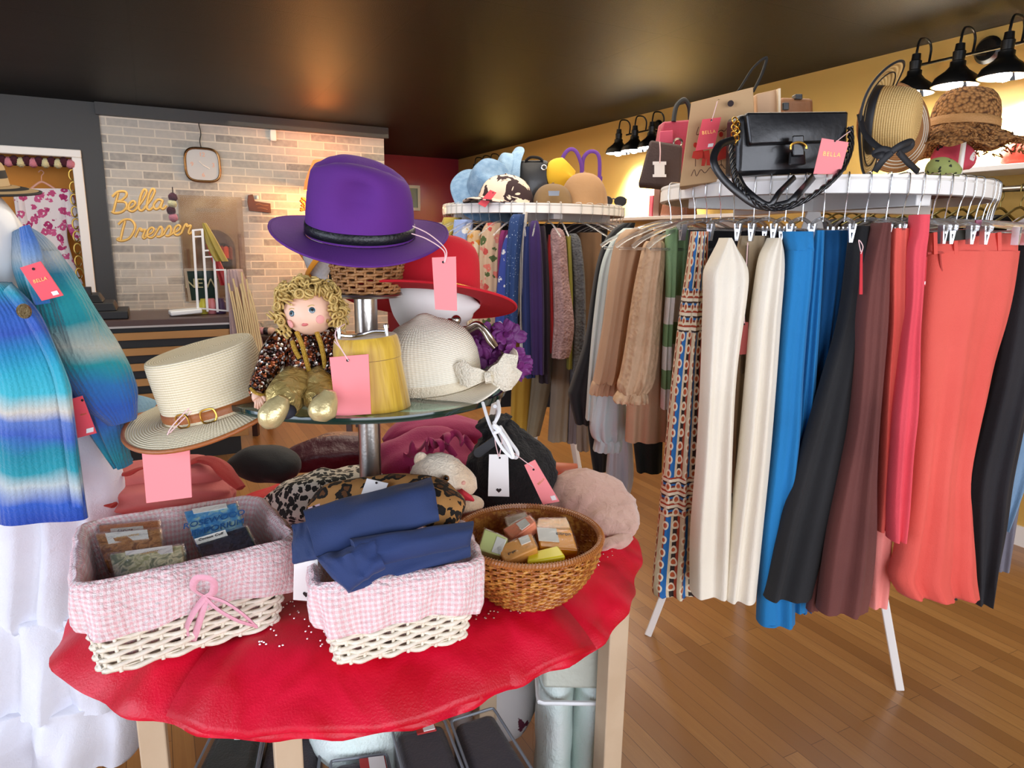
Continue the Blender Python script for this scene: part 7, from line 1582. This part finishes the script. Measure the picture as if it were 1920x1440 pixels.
def pompom(c, r, colr, label):
    b = MB(); b.loft([[c+Vector((math.cos(a)*math.cos(q), math.sin(a)*math.cos(q), math.sin(q)))*r*(1+.12*math.sin(a*7+q*9)) for a in [2*PI*j/14 for j in range(14)]] for q in [-1.56+k*.39 for k in range(9)]], True)
    return tag(b.build('pompom', mat('wool_'+colr[1:], colr, .95, bump=(150, .9)), sharp=80), label, 'pompom', 'pompom garland')
nm_ = {'#4a1c2c': 'maroon', '#d98a9c': 'pink', '#e3dcae': 'cream', '#dd8c9e': 'rose'}
seq_ = ['leftmost', 'second', 'third', 'fourth', 'fifth', 'sixth', 'seventh', 'eighth', 'ninth', 'tenth', 'eleventh', 'last']
for i, cc in enumerate(cols): pompom(ay(4+i*11.6, 300+(i % 2)*3+i*.4, YBR-.04), .036, cc, nm_[cc]+' wool pompom, '+seq_[i]+' from the left along the alcove top')
tag(MB().tube([ay(-6, 302, YBR-.04), ay(136, 306, YBR-.04)], .003, 5).build('garland_cord', M_blackp), 'thin cord carrying the pompoms across the alcove top', 'cord')
tag(MB().tube([onY(324, 360, 5.104)+Vector((0, 0, .03)), onY(324, 362, 5.16), onY(323, 385, 5.16), onY(325, 412, 5.16)], .003, 5).build('garland_cord', M_blackp), 'short cord of the pompom string hooked over the acrylic screen', 'cord')
for i, (x, y, cc) in enumerate(((324, 370, '#4a1c2c'), (323, 382, '#e3dcae'), (321, 395, '#4a1c2c'), (325, 408, '#d98a9c'))): pompom(onY(x, y, 5.16), .028, cc, nm_[cc]+' wool pompom, '+('topmost', 'second', 'third', 'lowest')[i]+' behind the acrylic screen')
b = MB()
for i in range(9): c = ay(136+i*1.6, 330+i*23, YBR-.02); b.tube([c+Vector((math.cos(t)*.035*(1-.1*t), 0, math.sin(t)*.06*(1-.1*t))) for t in [k_*.5 for k_ in range(13)]], .007, 6)
tag(b.build('gilded_scrollwork', mat('old_gilt', '#a88a42', .3, .9)), 'gilded scrollwork strip along the right of the alcove', 'ornament')
# white stepped display frame, blackboard, card tray on the counter
dfm = thing('display_rack', 'white stepped open frame standing on the counter', 'display rack', onY(395, 585, 5.0))
def bar(m_, x0_, y0_, x1_, y1_, yy=5.0, r=.010): m_.tube([onY(x0_, y0_, yy), onY(x1_, y1_, yy)], r, 4)
for a in ((362, 432, 371, 578), (379, 431, 389, 584), (400, 470, 408, 585), (422, 507, 427, 583)): b = MB(); bar(b, *a); b.build('upright', M_white, dfm)
for a in ((360, 432, 381, 430), (381, 470, 402, 469), (402, 506, 424, 506), (372, 578, 429, 583), (362, 444, 381, 443), (382, 482, 402, 481)): b = MB(); bar(b, *a, r=.007); b.build('rung', M_white, dfm)
bbd = thing('blackboard', 'small wood-framed chalk board with lettering behind the white stepped frame', 'sign', onY(375, 565, 5.12))
def quadY(pts, y, m, nm, par, th=.01):
    v = [onY(px, py, y) for px, py in pts]; b = MB(); i = b._a(v+[p+Vector((0, th, 0)) for p in v])
    for idx in ((3, 2, 1, 0), (4, 5, 6, 7), (0, 1, 5, 4), (1, 2, 6, 5), (2, 3, 7, 6), (3, 0, 4, 7)): b.face([i+k_ for k_ in idx])
    return b.build(nm, m, par, flat=True)
quadY([(350, 508), (402, 507), (408, 562), (358, 564)], 5.12, mat('chalk_green', '#1f3a30', .8), 'board', bbd)
b = MB(); 
for a in ((346, 506, 404, 505), (347, 505, 357, 566), (403, 505, 409, 563), (356, 566, 409, 564)): bar(b, *a, yy=5.115, r=.012)
b.build('frame', M_birch, bbd)
text('NEW', .09, mat('chalk', '#d8cfa0', .9), bbd, Matrix.Translation(onY(378, 532, 5.108)-onY(375, 565, 5.12)) @ Matrix.Rotation(PI/2, 4, 'X'))
p = PZ(342, 575, .955); b = MB(); b.box((p.x, 5.0, .965), (.19, .12, .03), (.0, -.06, .1)); tag(b.build('card_tray', M_wpl, bevel=.008), 'white card tray lying on the counter before the screen', 'tray')
# small coloured pieces under the frame
for i, (x, w_, c_, l_) in enumerate(((382, .03, '#c9c246', 'small yellow patterned jar on the counter under the white frame'), (397, .035, '#d07f84', 'small pink jar on the counter under the white frame'), (414, .04, '#4a3358', 'small dark purple jar on the counter under the white frame'))):
    c = onY(x, 575, 5.05); b = MB(); b.lathe([(0, 0), (w_*.8, 0), (w_*.9, .02), (w_*.9, .07), (w_*.6, .085), (w_*.6, .10), (0, .10)], 16, (c.x, 5.05, .942)); tag(b.build('jar', mat('jar_'+c_[1:], c_, .4)), l_, 'jar', 'jars on the counter')
# satin flags and gauze bouquet
fl = thing('bouquet', 'dried stems and mauve gauze with yellow and red satin, standing at the counter end', 'bouquet', P(455, 640, 4.55), -YAW)
gz = [(505, 428, 452, 4.55), (540, 430, 462, 4.53), (590, 432, 474, 4.5), (640, 434, 490, 4.5), (690, 436, 500, 4.5)]
b = MB(); b.loft(sheet(interp(gz), .12, .018, 9, 1.2, n=60), True); b.build('gauze', mat('mauve_gauze', '#b39a98', .85, bump=(120, .4)), fl, sharp=80)
b = MB(); random.seed(9)
for i in range(11):
    x = 440+i*4.0; b.tube(cr([P(x-8-random.random()*8, 520+random.random()*30, 4.44), P(x, 590, 4.42), P(x+12, 660, 4.42)], 4), .006, 5)
b.tube([P(453, 510, 4.45), P(462, 600, 4.42), P(470, 660, 4.42)], .007, 5)
b.build('dried_stems', mat('straw_stems', '#d6bd8c', .7), fl)
b = MB(); b.loft(sheet(interp([(418, 380, 386, 4.60), (440, 383, 400, 4.6), (465, 390, 414, 4.6), (490, 404, 428, 4.6)]), .03, .01, 3, 1, n=30), True); b.build('satin_ribbon', cotton('mustard_satin', '#8d7a28', '#a08c34', rough=.4), fl, sharp=80)
b = MB(); b.loft(sheet(interp([(458, 386, 398, 4.66), (480, 394, 408, 4.66), (510, 406, 422, 4.66), (535, 414, 432, 4.66)]), .03, .01, 3, 2, n=30), True); b.build('satin_ribbon', cotton('red_satin', '#a3252a', '#b83034', rough=.4), fl, sharp=80)
# low table with bust behind the doll
lt = thing('side_table', 'low dark side table behind the doll, beyond the display stand', 'table', P(560, 812, 5.1), -YAW); lt.location.z = 0
MB().box((.08, 0, .735), (.80, .36, .03)).build('tabletop', M_walnut, lt, world=False, bevel=.004)
for x in (-.27, .43):
    for y in (-.15, .15): MB().box((x, y, .36), (.04, .04, .72)).build('leg', M_walnut, lt, world=False)
bu = thing('display_bust', 'pale speckled bust with an orange hat and gold star, behind the small wicker basket', 'display bust', P(604, 628, 5.1), -YAW); bu.location.z = .752
b = MB(); b.lathe([(0, 0), (.13, 0), (.14, .05), (.17, .2), (.15, .32), (.07, .38), (.06, .43), (.09, .48), (.115, .56), (.105, .64), (.05, .70), (0, .71)], 32, sy=.7); b.build('bust', mat('speckled_plaster', '#b9bcc4', .7, var=(50, '#a5a9b2', .8)), bu, world=False, sharp=80)
b = MB(); b.lathe([(.24, .52), (.20, .56), (.125, .58), (.12, .64), (.10, .72), (.05, .76), (0, .765)], 36, sy=.9, caps=(False, False)); b.v = [Vector((v.x*math.cos(.9)-(v.z-.62)*math.sin(.9)*.9-.03, v.y+.06, .60+(v.z-.62)*math.cos(.9)+v.x*math.sin(.9)*.9)) for v in b.v]
b.build('orange_hat', cotton('orange_felt', '#c98418', '#d4902a'), bu, world=False, solid=.006, sharp=80)
b = MB(); b.prism([((.12 if i % 2 == 0 else .05)*math.sin(2*PI*i/10), (.12 if i % 2 == 0 else .05)*math.cos(2*PI*i/10)) for i in range(10)], .01, frame=Matrix.Translation((.15, -.16, .12))); b.build('gold_star', mat('gold_card', '#a8916a', .4, .6), bu, world=False, flat=True)
bw2 = MB(); bw2.lathe([(0, 0), (.06, 0), (.10, .03), (.12, .08), (.115, .08), (.09, .03), (0, .012)], 28, Vector((P(520, 628, 5.12).x, P(520, 628, 5.12).y, .752)))
tag(bw2.build('glass_bowl', M_clear, sharp=50), 'clear glass bowl on the low table left of the doll', 'bowl')
for x, c_, l_ in ((492, '#c98c92', 'dusty pink trinket on the low table, nearest the bouquet'), (500, '#2a2024', 'black trinket on the low table'), (509, '#e0b49e', 'peach shell trinket on the low table')):
    c = P(x, 628, 4.98); b = MB(); b.loft([[Vector((c.x, c.y, .752+.03))+Vector((math.cos(a)*math.cos(q), math.sin(a)*math.cos(q), math.sin(q)*.8))*.035 for a in [2*PI*j/16 for j in range(16)]] for q in [-1.5+k_*.33 for k_ in range(10)]], True); tag(b.build('trinket', mat('trinket_'+c_[1:], c_, .4), sharp=80), l_, 'trinket', 'trinkets on the low table')
# ================================================================ right wall: shelf, rail and clothes beyond the near rack
sf = thing('wall_shelf', 'white wall shelf with chrome hanging rail on the right wall', 'shelf', (XR-.12, 2.1, 1.80))
MB().box((XR-.14, 2.2, 1.81), (.28, 1.9, .025)).build('shelf_board', M_white, sf, bevel=.003)
MB().tube([(XR-.24, 1.3, 1.715), (XR-.24, 3.1, 1.715)], .014, 12).build('hanging_rail', M_steel, sf)
for y in (1.5, 2.2, 2.9): MB().box((XR-.12, y, 1.76), (.24, .015, .07)).build('bracket', M_white, sf)
M_goldh = mat('brass_wire', '#8f8250', .3, .9)
for i in range(16):
    y = 1.62+i*.085; b = MB(); X = XR-.24; b.tube(cr([(X-.016, y, 1.70), (X-.016, y, 1.726), (X, y, 1.734), (X+.016, y+.004, 1.722), (X+.014, y, 1.68), (X, y, 1.655), (X, y, 1.63)], 4), .0028, 5)
    b.tube(cr([(X-.19, y, 1.56), (X-.09, y, 1.60), (X, y, 1.632), (X+.09, y, 1.60), (X+.19, y, 1.56)], 3), .006, 5)
    hl_ = 'brass wire hanger on the wall rail, '+('nearest the picture edge' if i == 0 else ORD[i]+' from the picture edge' if i < 15 else 'furthest from the picture edge')
    if i == 0: h0 = b.build('coat_hanger', M_goldh, sharp=80, loc=(X, y, 1.56)); tag(h0, hl_, 'hanger', 'brass hangers on the wall rail')
    else:
        o = h0.copy(); COL.objects.link(o); o.location.y = y; o['label'] = hl_
RG = 'clothes on the right wall rail'
for i, (y, c_, l_, w_) in enumerate(((1.72, '#b7aeb2', 'pale mauve knit nearest the picture edge on the wall rail', .05), (1.90, '#17151a', 'black jacket next to the pale mauve knit on the wall rail', .06), (2.06, '#1b1a1c', 'charcoal coat on the wall rail, beside the black jacket', .06), (2.22, '#7e7b38', 'olive green top on the wall rail', .05), (2.38, '#1a2326', 'dark teal top on the wall rail', .06), (2.55, '#35302e', 'brown black coat on the wall rail', .06), (2.72, '#201c22', 'black dress at the far end of the wall rail', .06))):
    X = XR-.24; b = MB(); rings = []
    for z, hw in ((1.60, .03), (1.58, .12), (1.55, .19), (1.45, .20), (1.1, .19), (.8, .20), (.72, .20)):
        rings.append([Vector((X+math.cos(a)*hw, y+math.sin(a)*w_*(.6+.4*math.sin(a*5+i)), z)) for a in [2*PI*j/36 for j in range(36)]])
    b.loft(rings, True); tag(b.build('hanging_garment', cotton('rail_cloth_'+c_[1:]+str(i), c_), sharp=80), l_, 'clothing', RG)
rbg = thing('cloth_bag', 'orange red gathered cloth bag with clip tags on the wall shelf', 'bag', (XR-.14, 1.78, 1.823))
b = MB(); rr_ = random.Random(4)
b.loft([[Vector((XR-.14+math.cos(a)*.09*s, 1.78+math.sin(a)*.17*s*(1+.05*math.sin(a*9)), 1.823+z)) for a in [2*PI*j/40 for j in range(40)]] for z, s in ((0, .8), (.02, 1), (.07, 1.0), (.11, .8), (.13, .5), (.15, .45))], True); b.build('bag_body', cotton('flame_red', '#c8321a', '#d63e22'), rbg, sharp=80)
for dy in (.08, .0, -.06): MB().box((XR-.22, 1.80+dy, 1.945), (.006, .03, .05), (.3, .3, 0)).build('clip_tag', M_wcard, rbg)
gw = thing('wreath', 'dark green leafy wreath leaning on the wall shelf', 'wreath', (XR-.2, 2.12, 1.823)); b = MB(); rr_ = random.Random(6)
b.tube([(XR-.2, 2.12+math.cos(t)*.06, 1.90+math.sin(t)*.07) for t in [k_*PI/12 for k_ in range(24)]], .006, 6, closed=True)
for k_ in range(60):
    t = rr_.uniform(0, 2*PI); c = Vector((XR-.2, 2.12+math.cos(t)*.06, 1.90+math.sin(t)*.07)); d_ = Vector((rr_.gauss(0, .4), math.cos(t+1)+rr_.gauss(0, .4), math.sin(t+1)+rr_.gauss(0, .4))).normalized(); s_ = d_.orthogonal().normalized()*.007; i = b._a([c, c+d_*.016+s_, c+d_*.035, c+d_*.016-s_]); b.face((i, i+1, i+2, i+3))
b.build('leaves', mat('dark_leaf', '#2c3d26', .6), gw)
b = MB(); b.loft([[Vector((XR-.16+math.cos(a)*.07*s, 1.62+math.sin(a)*.09*s, 1.823+z)) for a in [2*PI*j/30 for j in range(30)]] for z, s in ((.0, 1.3), (.01, 1.3), (.03, .9), (.10, .8), (.13, .5), (.14, .1))], True); tag(b.build('bucket_hat', cotton('sea_green', '#5f8f78', '#6d9d86'), sharp=70), 'sea green hat on the wall shelf behind the crochet hat', 'hat')
# mid-wall shelf left of the taupe bag: brown bag, red book, white box
ms = thing('wall_shelf', 'white shelf on the right wall left of the near rack, with bags', 'shelf', (XR-.12, 4.5, 1.62))
MB().box((XR-.14, 4.4, 1.64), (.28, 1.9, .025)).build('shelf_board', M_white, ms, bevel=.003)
MB().tube([(XR-.22, 3.5, 1.55), (XR-.22, 5.3, 1.55)], .014, 12).build('hanging_rail', M_steel, ms)
for y in (3.7, 5.1): MB().box((XR-.12, y, 1.59), (.24, .015, .08)).build('bracket', M_white, ms)
b = MB(); b.box((XR-.15, 4.20, 1.745), (.12, .30, .185), taper=.8); bgx = b.build('handbag', mat('chestnut_leather', '#6b3a24', .5, bump=(60, .3)), bevel=.012); tag(bgx, 'chestnut brown bag on the wall shelf below the taupe bag', 'handbag')
b = MB(); b.box((XR-.14, 4.48, 1.735), (.12, .04, .165)); tag(b.build('book', mat('crimson_cover', '#a83440', .5), bevel=.003), 'crimson book standing on the wall shelf', 'book')
b = MB(); b.box((XR-.14, 4.41, 1.76), (.12, .07, .21)); tag(b.build('wooden_box', mat('dark_brown_box', '#3f241c', .5), bevel=.003), 'dark brown box between the crimson book and the chestnut bag', 'box')
for i, (y, c_, l_) in enumerate(((3.75, '#c8442c', 'orange red garment on the mid wall rail'), (3.95, '#2f5a34', 'green leaf print garment on the mid wall rail'), (4.15, '#d9cdb8', 'cream garment on the mid wall rail'), (4.35, '#2a2226', 'black garment on the mid wall rail'), (4.55, '#a83440', 'crimson garment on the mid wall rail'), (4.78, '#cfd2d4', 'pale grey garment on the mid wall rail'))):
    X = XR-.22; b = MB(); b.loft([[Vector((X+math.cos(a)*hw, y+math.sin(a)*.06*(.6+.4*math.sin(a*5+i)), z)) for a in [2*PI*j/36 for j in range(36)]] for z, hw in ((1.535, .02), (1.50, .14), (1.46, .19), (1.1, .18), (.6, .19), (.5, .19))], True); tag(b.build('hanging_garment', cotton('mid_cloth_'+c_[1:], c_), sharp=80), l_, 'clothing', 'clothes on the mid wall rail')
